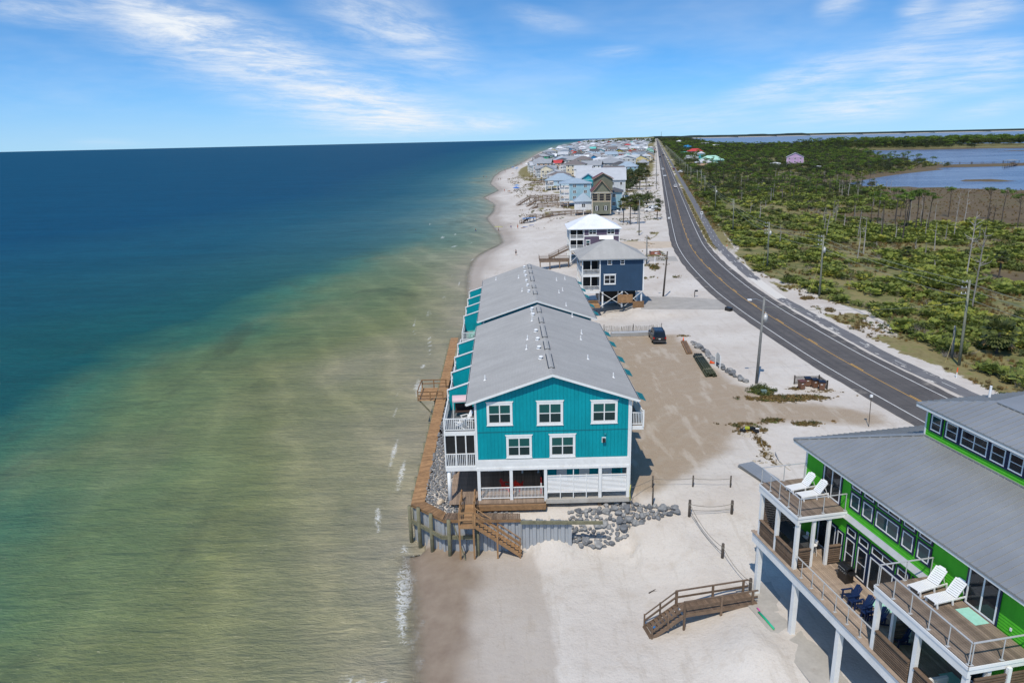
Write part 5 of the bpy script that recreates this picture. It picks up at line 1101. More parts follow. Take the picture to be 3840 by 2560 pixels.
def beach_walk():
    t = thing('boardwalk', 'brown timber boardwalk and steps from the green house down to the sand', 'boardwalk')
    z = -1.5; A, B = Vector((11.15, 41.0)), Vector((16.4, 42.1)); d = (B - A).normalized(); r = Vector((-d.y, d.x)); W = 1.25; n = 38; L = (B - A).length
    rz = math.atan2(d.y, d.x); me = MB().box(0, .128, 0, W, -.045, 0).mesh('plank', WOOD_D)
    for i in range(n): p = A + d * (L * i / n); link('plank', me, t, (p.x, p.y, z), rz)
    for s_ in (0, 1):
        o = r * (W * s_)
        for hh in (.95, .45): MB().beam((*(A + o), z + hh), (*(B + o), z + hh), .14 if hh > .8 else .05, .05 if hh > .8 else .14).build('handrail', WOOD_D, t)
        for k in (0, .5, .93): p = A + d * (L * k) + o; bx('post', WOOD_D, t, p.x - .07, p.x + .07, p.y - .07, p.y + .07, z - 1.7, z + .98)
        MB().beam((*(A + o), z - .15), (*(B + o), z - .15), .06, .22).build('joist', WOOD_D, t)
    c = A + r * (W / 2); e = c - d * 2.35
    deck_stair(t, (c.x, c.y), (e.x, e.y), z, -3.02, W, WOOD_D, 9)
    t2 = thing('beach_bag', 'small blue bag left on the bottom step of the brown boardwalk', 'bag', (e.x + .45, e.y + .1, -2.72)); MB().tube([(-.15, 0, 0), (0, 0, .13), (.15, 0, .0)], [.06, .13, .06], 7).build('body', M('blue_cloth', (.02, .16, .42), .7), t2, True); MB().tube([(-.1, 0, .1), (0, 0, .26), (.1, 0, .1)], .012, 5).build('handle', MATS['blue_cloth'], t2)
beach_walk()
# ------------------------------------------------------------------ neighbours and the town
def M_flat(name, col, rough=.6): return M(name, col, rough, .06, .3)
WALLC = {k: M_siding('siding_' + k, v) for k, v in dict(navy=(.022, .055, .105), purple=(.10, .075, .115), olive=(.155, .16, .115), skyblue=(.27, .43, .50), white=(.66, .67, .67), pale=(.52, .54, .55), cream=(.62, .55, .40), grey=(.36, .37, .38),
    mustard=(.30, .24, .025), red=(.52, .07, .04), blue=(.03, .20, .42), aqua=(.03, .34, .38), mint=(.28, .55, .44), yellow=(.62, .50, .22), tan=(.42, .32, .22), pink=(.50, .34, .52), green=(.02, .30, .15), peach=(.58, .40, .27), brick=(.30, .11, .07), paleblue=(.40, .52, .58)).items()}
ROOFC = {k: M('roof_' + k, v, .6, .07, .3, stretch=(1, 1, 1)) for k, v in dict(grey=(.30, .31, .32), light=(.46, .47, .48), white=(.70, .71, .72), brown=(.17, .145, .135), slate=(.20, .23, .26), bluegrey=(.30, .37, .43), red=(.50, .055, .05), teal=(.12, .48, .42), blue=(.02, .22, .50), mint=(.36, .60, .48), copper=(.16, .055, .045), dark=(.09, .085, .085)).items()}
def hip_roof(t, x0, x1, y0, y1, ze, zr, mat, ov=.6, gable=None, seams=0):
    """hip (or gable along 'x'/'y') roof as planes"""
    x0 -= ov; x1 += ov; y0 -= ov; y1 += ov; w, d = x1 - x0, y1 - y0; cx, cy = (x0 + x1) / 2, (y0 + y1) / 2; P = []
    if gable == 'y': a, b = (cx, y0, zr), (cx, y1, zr)
    elif gable == 'x': a, b = (x0, cy, zr), (x1, cy, zr)
    elif w > d: a, b = (x0 + d / 2, cy, zr), (x1 - d / 2, cy, zr)
    else: a, b = (cx, y0 + w / 2, zr), (cx, y1 - w / 2, zr)
    c0, c1, c2, c3 = (x0, y0, ze), (x1, y0, ze), (x1, y1, ze), (x0, y1, ze)
    along_x = gable == 'x' or (gable is None and w > d)
    planes = [[c0, c1, b, a], [c2, c3, a, b]] if along_x else [[c1, c2, b, a], [c3, c0, a, b]]
    if gable is None: planes += [[c1, c2, b], [c3, c0, a]] if along_x else [[c0, c1, a], [c2, c3, b]]
    for pl in planes:
        o = roof_slab('roof_plane', pl, .12, mat, t)
        if seams and len(pl) == 4: ribs(o, pl[0], pl[1], pl[2], pl[3], seams, mat, .07, .06, .03)
    return a, b
def house(label, x, y, w, d, zf_, ze, zr, wall, roof, rot=0.0, porch=0.0, pside=-1, z0=-.6, gable=None, nwin=None, storeys=None, detail=2, group=None, chimney=False, cat='house', enclosed=False, seams=0, skirt=None):
    """a raised beach house: piles, walls, roof, windows, seaward porch; origin at the middle of the wall that faces us"""
    t = thing('beach_house', label, cat, (x, y, 0), rot, group)
    W = WALLC[wall]; R_ = ROOFC[roof] if isinstance(roof, str) else roof
    xl, xr_ = -w / 2, w / 2; wl, wr = (xl + porch, xr_) if pside < 0 else (xl, xr_ - porch)
    body = MB().box(wl, wr, 0, d, zf_, ze)
    if gable == 'y': body.extrude([(wl, 0, ze), (wr, 0, ze), ((xl + xr_) / 2, 0, zr - .25)], (0, d, 0))
    body.build('wall', W, t)
    a, b = hip_roof(t, xl, xr_, 0, d, ze, zr, R_, .6 if detail > 1 else .5, gable, seams)
    st = storeys or max(1, int(round((ze - zf_) / 2.8))); sh = (ze - zf_) / st
    if detail:
        for s_ in (-1, 1): bx('eave_board', WHITE, t, xl - .45, xr_ + .45, -.52 if s_ < 0 else d + .45, -.45 if s_ < 0 else d + .52, ze - .24, ze - .13)
        for xx in (wl, wr): bx('corner_board', WHITE, t, xx - .1, xx + .1, -.06, .02, zf_, ze - .13)
        nw = nwin if nwin is not None else max(1, int((wr - wl) / 3.2))
        for s_ in range(st):
            for i in range(nw):
                cx = wl + (wr - wl) * (i + .5) / nw; window(t, cx, -.01, zf_ + s_ * sh + sh * .3, 1.5 if nw < 4 else 1.1, min(1.5, sh * .5), 0, 2 if nw < 4 else 1, 2 if detail > 1 else 1, .1)
        side = wr if x < 40 else wl
        if detail > 1:
            for s_ in range(st):
                for k in range(max(1, int(d / 4))): window(t, wr + .01, d * (k + .5) / max(1, int(d / 4)), zf_ + s_ * sh + sh * .3, 1.1, min(1.4, sh * .5), pi / 2, 1, 2, .1); window(t, wl - .01, d * (k + .5) / max(1, int(d / 4)), zf_ + s_ * sh + sh * .15, 1.6, min(2.1, sh * .72), -pi / 2, 2, 1, .1, name='patio_door')
    if skirt: bx('skirt', WALLC[skirt], t, wl, wr, .3, d, z0, zf_)
    if porch:
        px0, px1 = (xl, wl) if pside < 0 else (wr, xr_)
        for s_ in range(st):
            z = zf_ + s_ * sh; bx('porch_floor', WHITE, t, px0, px1, .02, d, z - .3, z + .02)
            railing(t, (px0 + .05, .06), (px1 - .05, .06), z, 1.0, WHITE, .22 if detail > 1 else .5, .06); xo = px0 + .05 if pside < 0 else px1 - .05; railing(t, (xo, .06), (xo, d - .1), z, 1.0, WHITE, .22 if detail > 1 else .5, .06)
        n = max(2, int(d / 3.2)); xo = px0 + .1 if pside < 0 else px1 - .1
        for k in range(n + 1): bx('porch_post', WHITE, t, xo - .1, xo + .1, .03 + (d - .2) * k / n, .2 + (d - .2) * k / n, z0, ze)
        bx('porch_post', WHITE, t, (px0 + px1) / 2 - .07, (px0 + px1) / 2 + .07, .03, .17, zf_, ze)
    if zf_ - z0 > 1.2:
        n = max(2, int(w / 3.4)) if detail else 3; md = max(2, int(d / 4)) if detail > 1 else 1
        for i in range(n + 1):
            for k in range(md + (detail > 1)): bx('pile', WHITE if detail > 1 else WOOD_D, t, xl + .12 + (w - .5) * i / n, xl + .38 + (w - .5) * i / n, .1 + (d - .5) * k / md, .36 + (d - .5) * k / md, z0, zf_)
    if chimney: bx('chimney', W, t, wl + 1, wl + 2, d / 2, d / 2 + 1, ze, zr + 1)
    return t
def xbrace(t, x0, x1, y, z0, z1, mat):
    MB().beam((x0, y, z0), (x1, y, z1), .06, .22, (0, 1, 0)).build('brace', mat, t); MB().beam((x0, y - .07, z1), (x1, y - .07, z0), .06, .22, (0, 1, 0)).build('brace', mat, t)
def named_houses():
    # navy house beside the second teal block
    t = house('navy blue stilt house with grey hip roof and white cross braces', 18.1, 124.7, 10.9, 9.6, 3.0, 8.9, 11.6, 'navy', SHINGLE, 0, 3.2, -1, 0, nwin=0, storeys=2)
    for x0, x1, z0, z1 in ((17.13, 17.94, 7.75, 8.65), (19.42, 20.18, 7.75, 8.65)): window(t, (x0 + x1) / 2 - 18.1, -.02, z0, x1 - x0, z1 - z0, 0, 1, 2, .1)
    window(t, 17.59 - 18.1, -.02, 4.3, 2.1, 1.7, 0, 2, 2, .16, True, WHITE)
    xbrace(t, -2.1, 1.9, -.02, .3, 2.9, WHITE); xbrace(t, 2.2, 5.3, -.02, .3, 2.9, WHITE); bx('slat_screen', WOOD, t, .9, 3.6, -.3, -.2, .9, 2.4); bx('slat_screen', WOOD, t, 3.6, 5.6, -.5, -.4, 0, 1.2)
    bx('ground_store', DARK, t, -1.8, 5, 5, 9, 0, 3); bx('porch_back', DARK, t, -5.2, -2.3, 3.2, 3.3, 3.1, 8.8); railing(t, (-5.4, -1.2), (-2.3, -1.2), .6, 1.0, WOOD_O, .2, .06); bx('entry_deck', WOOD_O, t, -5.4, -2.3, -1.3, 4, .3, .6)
    for xx, zz in ((-4.4, 3.1), (-3.3, 3.1), (-4.2, 5.95)):
        pass
    # purple house with the white metal roof
    t = house('purple sided beach house with white metal hip roof and seaward porches', 20.9, 176.05, 12.2, 10.5, 2.97, 7.95, 10.9, 'purple', 'white', radians(-1), 3.5, -1, -.6, nwin=0, storeys=2, seams=.8)
    for cx, z0, w_, h_ in ((20.45, 6.45, 1.9, 1.45), (24.9, 6.45, 1.9, 1.45), (19.3, 3.7, 1.1, 1.4)): window(t, cx - 20.9, -.02, z0, w_, h_, 0, 2 if w_ > 1.5 else 1, 2, .12, True, WHITE, None, GLASS_T, GLASS)
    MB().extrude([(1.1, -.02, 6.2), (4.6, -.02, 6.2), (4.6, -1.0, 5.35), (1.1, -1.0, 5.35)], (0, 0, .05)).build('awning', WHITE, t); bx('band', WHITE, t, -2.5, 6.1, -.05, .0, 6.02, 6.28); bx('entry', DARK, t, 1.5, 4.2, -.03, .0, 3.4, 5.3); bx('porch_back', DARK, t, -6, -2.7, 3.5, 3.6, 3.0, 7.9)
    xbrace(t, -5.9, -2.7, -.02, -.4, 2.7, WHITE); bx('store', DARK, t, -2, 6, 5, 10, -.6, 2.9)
    # sea stairs of the purple house
    t2 = thing('deck_stairs', 'brown timber deck and stairs on the seaward side of the purple house', 'stairs')
    planks(t2, 7.2, 14.6, 174.6, 177.8, .55, WOOD_D, .3); railing(t2, (7.2, 174.6), (14.6, 174.6), .55, 1.05, WOOD_D, .25, .06, posts=(0, .5, 1)); railing(t2, (7.2, 174.6), (7.2, 177.8), .55, 1.05, WOOD_D, .25, .06); bx('rim', WOOD_D, t2, 7.2, 14.6, 174.5, 174.6, .1, .5)
    for x in (7.4, 9.8, 12.2, 14.4): bx('post', WOOD_D, t2, x - .12, x + .12, 174.6, 174.84, -2.6, .5)
    deck_stair(t2, (14.6, 177.2), (9.6, 177.2), 3.0, .6, 1.1, WOOD_D, 12)
    # olive house: two stacked gables
    t = house('olive green tall house with two stacked brown edged gables', 36.3, 283.2, 7.2, 12, .5, 9.0, 13.4, 'olive', 'copper', radians(-4), 0, -1, -.6, 'y', nwin=0)
    for cx in (-2.5, 0, 2.5): window(t, cx, -.03, 5.5, 2.1, 3.0, 0, 1, 3, .14, False, TANP, None, DARK, DARK)
    for cx in (-1.9, 1.6):
        wn = window(t, cx, -.03, 1.9, .85, 1.7, 0, 1, 2, .13); bx('shutter', WALLC['brick'] if False else DARK, wn, -.85, -.48, -.05, -.01, 0, 1.7); bx('shutter', DARK, wn, .48, .85, -.05, -.01, 0, 1.7)
    for z in (5.2, 8.75): bx('band', TANP, t, -3.6, 3.6, -.06, 0, z, z + .22)
    for xx in (-3.55, 3.55): bx('corner_board', TANP, t, xx - .12, xx + .12, -.08, .02, .5, 9)
    bx('rear_wall', WALLC['olive'], t, -2.9, 4.6, 6, 14, 9, 13.7); MB().extrude([(-2.9, 6, 13.7), (4.6, 6, 13.7), (.85, 6, 15.7)], (0, 8, 0)).build('rear_gable', WALLC['olive'], t); hip_roof(t, -2.9, 4.6, 6, 14, 13.7, 15.9, ROOFC['copper'], .5, 'y')
    for s_ in (-1, 1): MB().beam((0, -.65, 13.35), (s_ * 4.2, -.65, 8.45), .1, .3, (0, 1, 0)).build('rake_board', TANP, t); MB().beam((.85, 5.4, 15.85), (.85 + s_ * 4.25, 5.4, 13.4), .1, .3, (0, 1, 0)).build('rake_board', TANP, t)
    bx('deck', WOOD_G, t, -6.6, -3.7, 1, 5, .9, 1.1); railing(t, (-6.6, 1), (-3.7, 1), 1.1, 1.0, DARK, .3, .05)
    house('white low cottage with pale blue roof attached to the olive house', 29.9, 290, 7, 7, 1.6, 5.0, 8.2, 'white', 'bluegrey', radians(-4), 0, -1, -.8, None, 1, 1)
    house('sky blue house with blue grey roofs and four seaward porch bays', 30.0, 327.6, 14, 13, 2.2, 9.9, 11.9, 'skyblue', 'bluegrey', radians(-6), 4.3, -1, -1.0, None, 2, 3)
    t = house('small aqua gabled upper storey rising over the blue roofs', 36.5, 334, 5.6, 8, 7, 11.3, 13.6, 'aqua', 'bluegrey', radians(-6), 0, -1, 0, 'y', 0, 1); bx('lower_wall', WALLC['skyblue'], t, -2.7, 2.7, .1, 7.9, -.8, 7)
    house('white porch house on tall piles with blue grey hip roof', 30.6, 434, 17.4, 14, 2.4, 5.6, 9.4, 'paleblue', 'bluegrey', radians(-8), 5, -1, -.9, None, 2, 1)
    t = house('wide white roofed condominium with long plain roof facing us', 44.6, 352.5, 23.5, 30, 2.6, 9.7, 14.9, 'pale', 'light', radians(-8), 0, -1, -.3, 'x', 6, 2)
    house('sky blue wing with dark roof beside the olive house', 43.6, 300, 6.5, 10, 1.2, 7.8, 9.2, 'skyblue', 'dark', radians(-8), 0, -1, -.3, None, 1, 2)
    house('pale grey big house with grey hip roof and screened corner porch', 88.7, 631, 28.6, 20, 2.5, 8.3, 12, 'grey', 'grey', radians(-8), 6, -1, -.3, None, 3, 2)
    t = house('light grey block with bright white box roof near the road', 129.9, 775, 17.4, 16, 2.0, 7.1, 7.6, 'pale', 'white', radians(-8), 0, -1, -.3, None, 2, 2); bx('parapet', ROOFC['white'], t, -9.3, 9.3, -.6, 10, 7.2, 11.2)
    house('mustard yellow house with broad grey roof and white porches', 69.5, 785, 22.2, 15, 2.5, 8.0, 11.4, 'mustard', 'grey', radians(-8), 5, -1, -.3, 'x', 2, 2)
    house('red walled house with white roof standing before the tall grey one', 57.5, 996, 16.4, 12, 2.8, 6.9, 10, 'red', 'white', radians(-8), 3, -1, -.6, 'x', 2, 1)
    house('tall grey seaside house with flat grey hip roof nearest the beach', 56.6, 1012, 19, 15, 3, 12.5, 15.6, 'grey', 'grey', radians(-8), 4, -1, -.6, None, 3, 3)
    house('small white cottage with slate blue pyramid roof on the dune', 59.0, 706, 14, 13, -.2, 3.0, 6.8, 'white', 'slate', radians(-8), 0, -1, -.6, None, 2, 1)
    # across the road
    house('peach coloured bungalow with pale hip roof across the road', 198, 740, 17, 14, 0, 3.0, 6.2, 'peach', 'light', radians(-10), 0, 1, -.6, None, 2, 1)
    house('long house with mint green roof behind the peach bungalow', 219.5, 790, 25, 16, 0, 3.8, 8.3, 'mint', 'mint', radians(-10), 0, 1, -.6, None, 4, 1)
    house('aqua lookout tower house with white window band', 238.5, 907, 8.6, 9, 0, 8, 10.5, 'aqua', 'light', radians(-10), 0, 1, -.6, None, 3, 2)
    house('grey plain block left of the aqua tower house', 224.6, 900, 16.5, 12, 0, 5.6, 6.4, 'pale', 'light', radians(-10), 0, 1, -.6, None, 3, 1)
    house('white house with bright red roof across the road', 314.5, 1236, 27, 18, 0, 4.2, 8.4, 'white', 'red', radians(-11), 0, 1, -.6, None, 5, 1)
    house('low teal shed beside the red roofed house', 294, 1226, 11, 8, 0, 3.2, 4.2, 'aqua', 'teal', radians(-11), 0, 1, -.6, 'x', 1, 1)
    house('pink walled house with blue and white roof', 392, 1609, 25, 18, 0, 4.0, 10.2, 'red', 'blue', radians(-11), 0, 1, -.6, None, 4, 1)
    t = house('pink house half hidden among the pines', 273.8, 700, 15, 13, 1.5, 7.6, 11.6, 'pink', 'light', radians(-20), 0, 1, -1, 'y', 3, 2)
    house('low white cottage left of the pink house among pines', 259.5, 712, 9, 8, -.4, 1.6, 2.6, 'white', 'white', radians(-20), 0, 1, -1, None, 2, 1); house('tiny white hut right of the pink house', 273.8, 646, 4.6, 5, -.8, .9, 1.4, 'white', 'white', 0, 0, 1, -1.2, None, 1, 1)
    house('white house with pale roofs deep in the far woods', 523, 1852, 26, 16, 0, 4.4, 7, 'white', 'white', radians(-11), 0, 1, -.6, None, 4, 1, 1); house('long grey roofed building deep in the far woods', 629, 2360, 29, 16, 0, 4.6, 6.8, 'pale', 'light', radians(-11), 0, 1, -.6, 'x', 4, 1, 1); house('cluster of white gables far beyond the woods', 752, 3226, 34, 24, 0, 6, 11, 'white', 'white', radians(-11), 0, 1, -.6, None, 4, 2, 1)
TANP = M('tan_trim', (.50, .41, .29), .6)
named_houses()
def town():
    """the rest of the built-up strip: each house is an object; labels tell colour and place"""
    rnd = random.Random(21); taken = [(30, 330, 16), (44, 352, 22), (31, 440, 16), (36, 283, 14), (88, 640, 22), (130, 783, 16), (70, 790, 18), (57, 1003, 18), (59, 710, 13), (30, 290, 8)]
    wl = ['white', 'pale', 'grey', 'cream', 'paleblue', 'skyblue', 'aqua', 'tan', 'yellow', 'mint', 'red', 'blue', 'green', 'brick', 'peach', 'mustard']; ww = [8, 8, 7, 6, 3, 2, 2, 6, 3.5, 1.5, 1.6, 1.5, .8, 1.4, 2.4, 1.2]
    rl = ['grey', 'light', 'white', 'slate', 'bluegrey', 'brown', 'teal', 'red', 'dark']; rw = [14, 8, 3, 4, 2, 6, .8, .7, 2]
    seen = {}; n = 0; y = 455.0
    nice = dict(pale='pale grey', paleblue='pale blue', skyblue='sky blue', bluegrey='blue grey', light='light grey')
    while y < 5200 and n < 262:
        x = xs(np.array([y]))[0] + 30 + rnd.uniform(0, 6); xe = xr(np.array([y]))[0] - 26 - (0 if y > 700 else 14); col = 0
        while x < xe:
            w = rnd.uniform(11, 17) * (1 + (y > 1800) * .25); d = rnd.uniform(11, 16); yy = y + rnd.uniform(-7, 7)
            if rnd.random() < .86 and all(hypot(x + w / 2 - a, (yy - b)) > c + w / 2 - 2 for a, b, c in taken):
                zf_ = rnd.choice([1.8, 2.4, 2.6]); st = rnd.choice([1, 2, 2, 2, 3] if y > 520 else [1, 2]); ze = zf_ + st * 2.7; zr = ze + rnd.uniform(2.0, 3.6); wc = rnd.choices(wl, ww)[0]; rc = rnd.choices(rl, rw)[0]; gb = rnd.choices([None, 'x', 'y'], [6, 2, 2])[0]
                place = ['on the dune edge', 'second from the sea', 'amid the town', 'amid the inner rows', 'nearest the road'][0 if col == 0 else min(3, col) if x + 2 * w < xe else 4]
                dist = 'nearer' if y < 900 else 'midway' if y < 1700 else 'distant' if y < 2900 else 'farthest'
                key = '%s %d storey house, %s walls, %s %s roof, %s' % (dist, st, nice.get(wc, wc), nice.get(rc, rc), {None: 'hip', 'x': 'gable', 'y': 'front-gabled'}[gb], place)
                far = y > 1700
                grp = 'houses of the town strip, %s' % dist
                house(key.replace('1 storey', 'single storey').replace('2 storey', 'two storey').replace('3 storey', 'three storey'), x + w / 2, yy, w, d, zf_, ze, zr, wc, rc, radians(-11 + rnd.uniform(-4, 4)), rnd.choice([0, 2.5, 3]) if not far else 0, -1, -.5, gb, None if not far else 3, st, 1 if y < 1900 else 0, grp); n += 1
            x += w + rnd.uniform(3.5, 8); col += 1
        y += rnd.uniform(21, 27) * (1 + max(0, y - 1200) / 2000)
    return y
def distant_town(y0):
    """beyond the countable rows the town reads as one mass of roofs up to the horizon"""
    rnd = random.Random(77); mats = ['white', 'light', 'grey', 'bluegrey', 'brown', 'teal', 'red']; B = {k: MB() for k in mats}; WL = MB(); y = y0
    while y < 7000:
        x = xs(np.array([y]))[0] + 45; xe = xr(np.array([y]))[0] - 45
        while x < xe:
            w, d, h = rnd.uniform(13, 22), rnd.uniform(13, 20), rnd.uniform(5.5, 11); k = rnd.choices(mats, [3, 8, 11, 2, 5, .6, .5])[0]; b = B[k]
            if rnd.random() < .8:
                WL.box(x, x + w, y, y + d, -.5, h); o = .6; c0, c1, c2, c3 = (x - o, y - o, h), (x + w + o, y - o, h), (x + w + o, y + d + o, h), (x - o, y + d + o, h); a, e = (x + w * .35, y + d / 2, h + 3), (x + w * .65, y + d / 2, h + 3)
                b.quad(c0, c1, e, a); b.quad(c1, c2, e); b.quad(c2, c3, a, e); b.quad(c3, c0, a)
            x += w + rnd.uniform(6, 26)
        y += rnd.uniform(30, 44) * (1 + (y - y0) / 1500)
    r = WL.build('distant_town', WALLC['pale']); stuff(r, 'far mass of pale houses crowding towards the horizon left of the road')
    for k in mats: B[k].build('roofs', ROOFC[k], r)
distant_town(town() + 20)
# ------------------------------------------------------------------ vegetation
def M_leaf(name, dark, mid, light, scale=1.2, inst=.3, trans=.22, top=None):
    m, n, out = new_mat(name); P = n.add('ShaderNodeTexCoord').outputs['Object']; oi = n.add('ShaderNodeObjectInfo').outputs['Random']
    c = n.ramp(n.noise(P, scale, 4, .65), [(.32, dark), (.5, mid), (.68, light)])
    c = n.mix(1.0, c, n.ramp(oi, [(0, (1 - inst, 1 - inst, 1 - inst)), (.5, (1, 1, 1)), (.8, (1 + inst, 1 + inst * .8, 1)), (1, (1 + inst * 1.6, 1 + inst * .7, 1 - inst * .3))]), 'MULTIPLY')
    bs = n.add('ShaderNodeBsdfPrincipled', None, Base_Color=c, Roughness=.55, Specular_IOR_Level=.25); tr = n.add('ShaderNodeBsdfTranslucent', None, Color=c)
    mx = n.add('ShaderNodeMixShader', None, i0=trans, i1=bs.outputs[0], i2=tr.outputs[0]); n.t.links.new(mx.outputs[0], out.inputs[0]); return m
L_PALMETTO = M_leaf('palmetto_leaf', (.072, .105, .023), (.18, .225, .048), (.32, .34, .085), 1.0, .4)
L_SHRUB = M_leaf('shrub_leaf', (.042, .060, .018), (.095, .12, .036), (.165, .185, .062), .9, .4)
L_PINE = M_leaf('pine_needle', (.040, .078, .014), (.10, .17, .026), (.18, .25, .042), .9, .25)
L_OAK = M_leaf('oak_leaf', (.028, .042, .016), (.058, .080, .028), (.10, .12, .042), .6, .3)
L_WOOD = M_leaf('far_wood', (.020, .032, .014), (.045, .062, .024), (.080, .10, .036), .5, .4)
L_DRY = M_leaf('dry_grass', (.085, .062, .022), (.19, .135, .055), (.29, .22, .10), 1.6, .3)
L_PALM = M_leaf('palm_leaf', (.030, .045, .014), (.075, .095, .028), (.14, .15, .055), 1.2, .2)
BARK = M('bark', (.075, .062, .052), .9, .25, 2, .5, 10, inst=.2); SNAG = M('bleached_wood', (.30, .275, .245), .85, .22, 1.6, .4, 10, inst=.3); TWIG = M('grey_twig', (.20, .185, .165), .9, .2, 2, inst=.25)
def leaf_cloud(rnd, n, centers, size, flat=.0, up=.5):
    """leaf faces in clumps; centers: (x,y,z,rx,ry,rz)"""
    V = []; F = []
    for i in range(n):
        cx, cy, cz, rx, ry, rz = centers[i % len(centers)]
        while True:
            p = [rnd.uniform(-1, 1) for _ in range(3)]; q = p[0] ** 2 + p[1] ** 2 + p[2] ** 2
            if .25 < q < 1: break
        c = Vector((cx + p[0] * rx, cy + p[1] * ry, cz + p[2] * rz)); nrm = Vector((p[0] + rnd.gauss(0, .5), p[1] + rnd.gauss(0, .5), p[2] + up + rnd.gauss(0, .4))).normalized()
        a = nrm.cross(Vector((rnd.gauss(0, 1), rnd.gauss(0, 1), rnd.gauss(0, 1)))).normalized(); b = nrm.cross(a); s = size * rnd.uniform(.6, 1.35); k = len(V)
        V += [tuple(c + a * s), tuple(c + b * s * .55), tuple(c - a * s), tuple(c - b * s * .55)]; F.append((k, k + 1, k + 2, k + 3))
    return V, F
def mesh_of(name, V, F, mat):
    me = bpy.data.meshes.new(name); me.from_pydata(V, [], F); me.materials.append(mat); return me
def palmetto_mesh(seed):
    rnd = random.Random(seed); V = []; F = []
    for i in range(17):
        a = rnd.uniform(0, 6.28); el = rnd.uniform(.25, 1.25); L = rnd.uniform(.5, 1.0); base = Vector((rnd.gauss(0, .42), rnd.gauss(0, .42), .12)); d = Vector((cos(a) * cos(el), sin(a) * cos(el), sin(el))); c = base + d * L
        s = d.cross(Vector((0, 0, 1))).normalized(); u = s.cross(d)
        for k in range(6):
            t0 = -1.15 + k * .38; t1 = t0 + .30; e0 = d * cos(t0) + s * sin(t0) - Vector((0, 0, .15)); e1 = d * cos(t1) + s * sin(t1) - Vector((0, 0, .15)); r = rnd.uniform(.42, .62); j = len(V)
            V += [tuple(c), tuple(c + e0 * r), tuple(c + (e0 + e1) * .5 * r * 1.15 - u * .04), tuple(c + e1 * r)]; F.append((j, j + 1, j + 2, j + 3))
    return mesh_of('palmetto', V, F, L_PALMETTO)
def shrub_mesh(seed, mat, n=190, size=.16, r=1.0, h=.75):
    rnd = random.Random(seed); cs = [(rnd.gauss(0, .42 * r), rnd.gauss(0, .42 * r), h * rnd.uniform(.35, .95), r * rnd.uniform(.35, .6), r * rnd.uniform(.35, .6), h * rnd.uniform(.35, .55)) for _ in range(7)]
    V, F = leaf_cloud(rnd, n, cs, size); return mesh_of('shrub', V, F, mat)
def twig_mesh(seed):
    rnd = random.Random(seed); b = MB()
    for i in range(26):
        p = Vector((rnd.gauss(0, .4), rnd.gauss(0, .4), 0)); q = p + Vector((rnd.gauss(0, .5), rnd.gauss(0, .5), rnd.uniform(.5, 1.2))); b.tube([p, p.lerp(q, .5) + Vector((rnd.gauss(0, .1), rnd.gauss(0, .1), 0)), q], [.03, .02, .008], 3, False)
    return b.mesh('brush', TWIG)
def tuft_mesh(seed, mat, n=46, h=.7):
    rnd = random.Random(seed); V = []; F = []
    for i in range(n):
        a = rnd.uniform(0, 6.28); r = rnd.uniform(0, .32); p = Vector((r * cos(a), r * sin(a), 0)); d = Vector((rnd.gauss(0, .32), rnd.gauss(0, .32), 1)).normalized(); s = Vector((cos(a + 1.57), sin(a + 1.57), 0)) * .022; q = p + d * h * rnd.uniform(.5, 1.1); k = len(V)
        V += [tuple(p - s), tuple(p + s), tuple(q)]; F.append((k, k + 1, k + 2))
    return mesh_of('tuft', V, F, mat)
def scatter(name, meshes, pts, label, weights=None):
    """stuff: one object of points carrying instances of a few plant meshes"""
    col = bpy.data.collections.new(name + '_kinds')
    for i, me in enumerate(meshes): o = bpy.data.objects.new('%s_kind_%d' % (name, i), me); col.objects.link(o)
    P = np.array(pts, np.float32); me = bpy.data.meshes.new(name); me.vertices.add(len(P)); me.vertices.foreach_set('co', P[:, :3].ravel())
    put_attr(me, 'scl', P[:, 3]); put_attr(me, 'rot', P[:, 4]); a = me.attributes.new('kind', 'INT', 'POINT'); a.data.foreach_set('value', P[:, 5].astype(np.int32))
    o = link(name, me); stuff(o, label)
    g = bpy.data.node_groups.new(name, 'GeometryNodeTree'); g.interface.new_socket('Geometry', in_out='INPUT', socket_type='NodeSocketGeometry'); g.interface.new_socket('Geometry', in_out='OUTPUT', socket_type='NodeSocketGeometry')
    N = g.nodes; gi, go = N.new('NodeGroupInput'), N.new('NodeGroupOutput'); ci = N.new('GeometryNodeCollectionInfo'); ci.inputs['Collection'].default_value = col; ci.inputs['Separate Children'].default_value = True; ci.inputs['Reset Children'].default_value = True
    ip = N.new('GeometryNodeInstanceOnPoints'); ip.inputs['Pick Instance'].default_value = True
    def attr(nm, t): q = N.new('GeometryNodeInputNamedAttribute'); q.data_type = t; q.inputs['Name'].default_value = nm; return q.outputs['Attribute']
    cx = N.new('ShaderNodeCombineXYZ'); g.links.new(attr('rot', 'FLOAT'), cx.inputs['Z']); er = N.new('FunctionNodeEulerToRotation'); g.links.new(cx.outputs[0], er.inputs[0])
    g.links.new(gi.outputs[0], ip.inputs['Points']); g.links.new(ci.outputs[0], ip.inputs['Instance']); g.links.new(attr('kind', 'INT'), ip.inputs['Instance Index']); g.links.new(er.outputs[0], ip.inputs['Rotation']); g.links.new(attr('scl', 'FLOAT'), ip.inputs['Scale']); g.links.new(ip.outputs[0], go.inputs[0])
    md = o.modifiers.new('scatter', 'NODES'); md.node_group = g; return o
RN = np.random.default_rng(5)
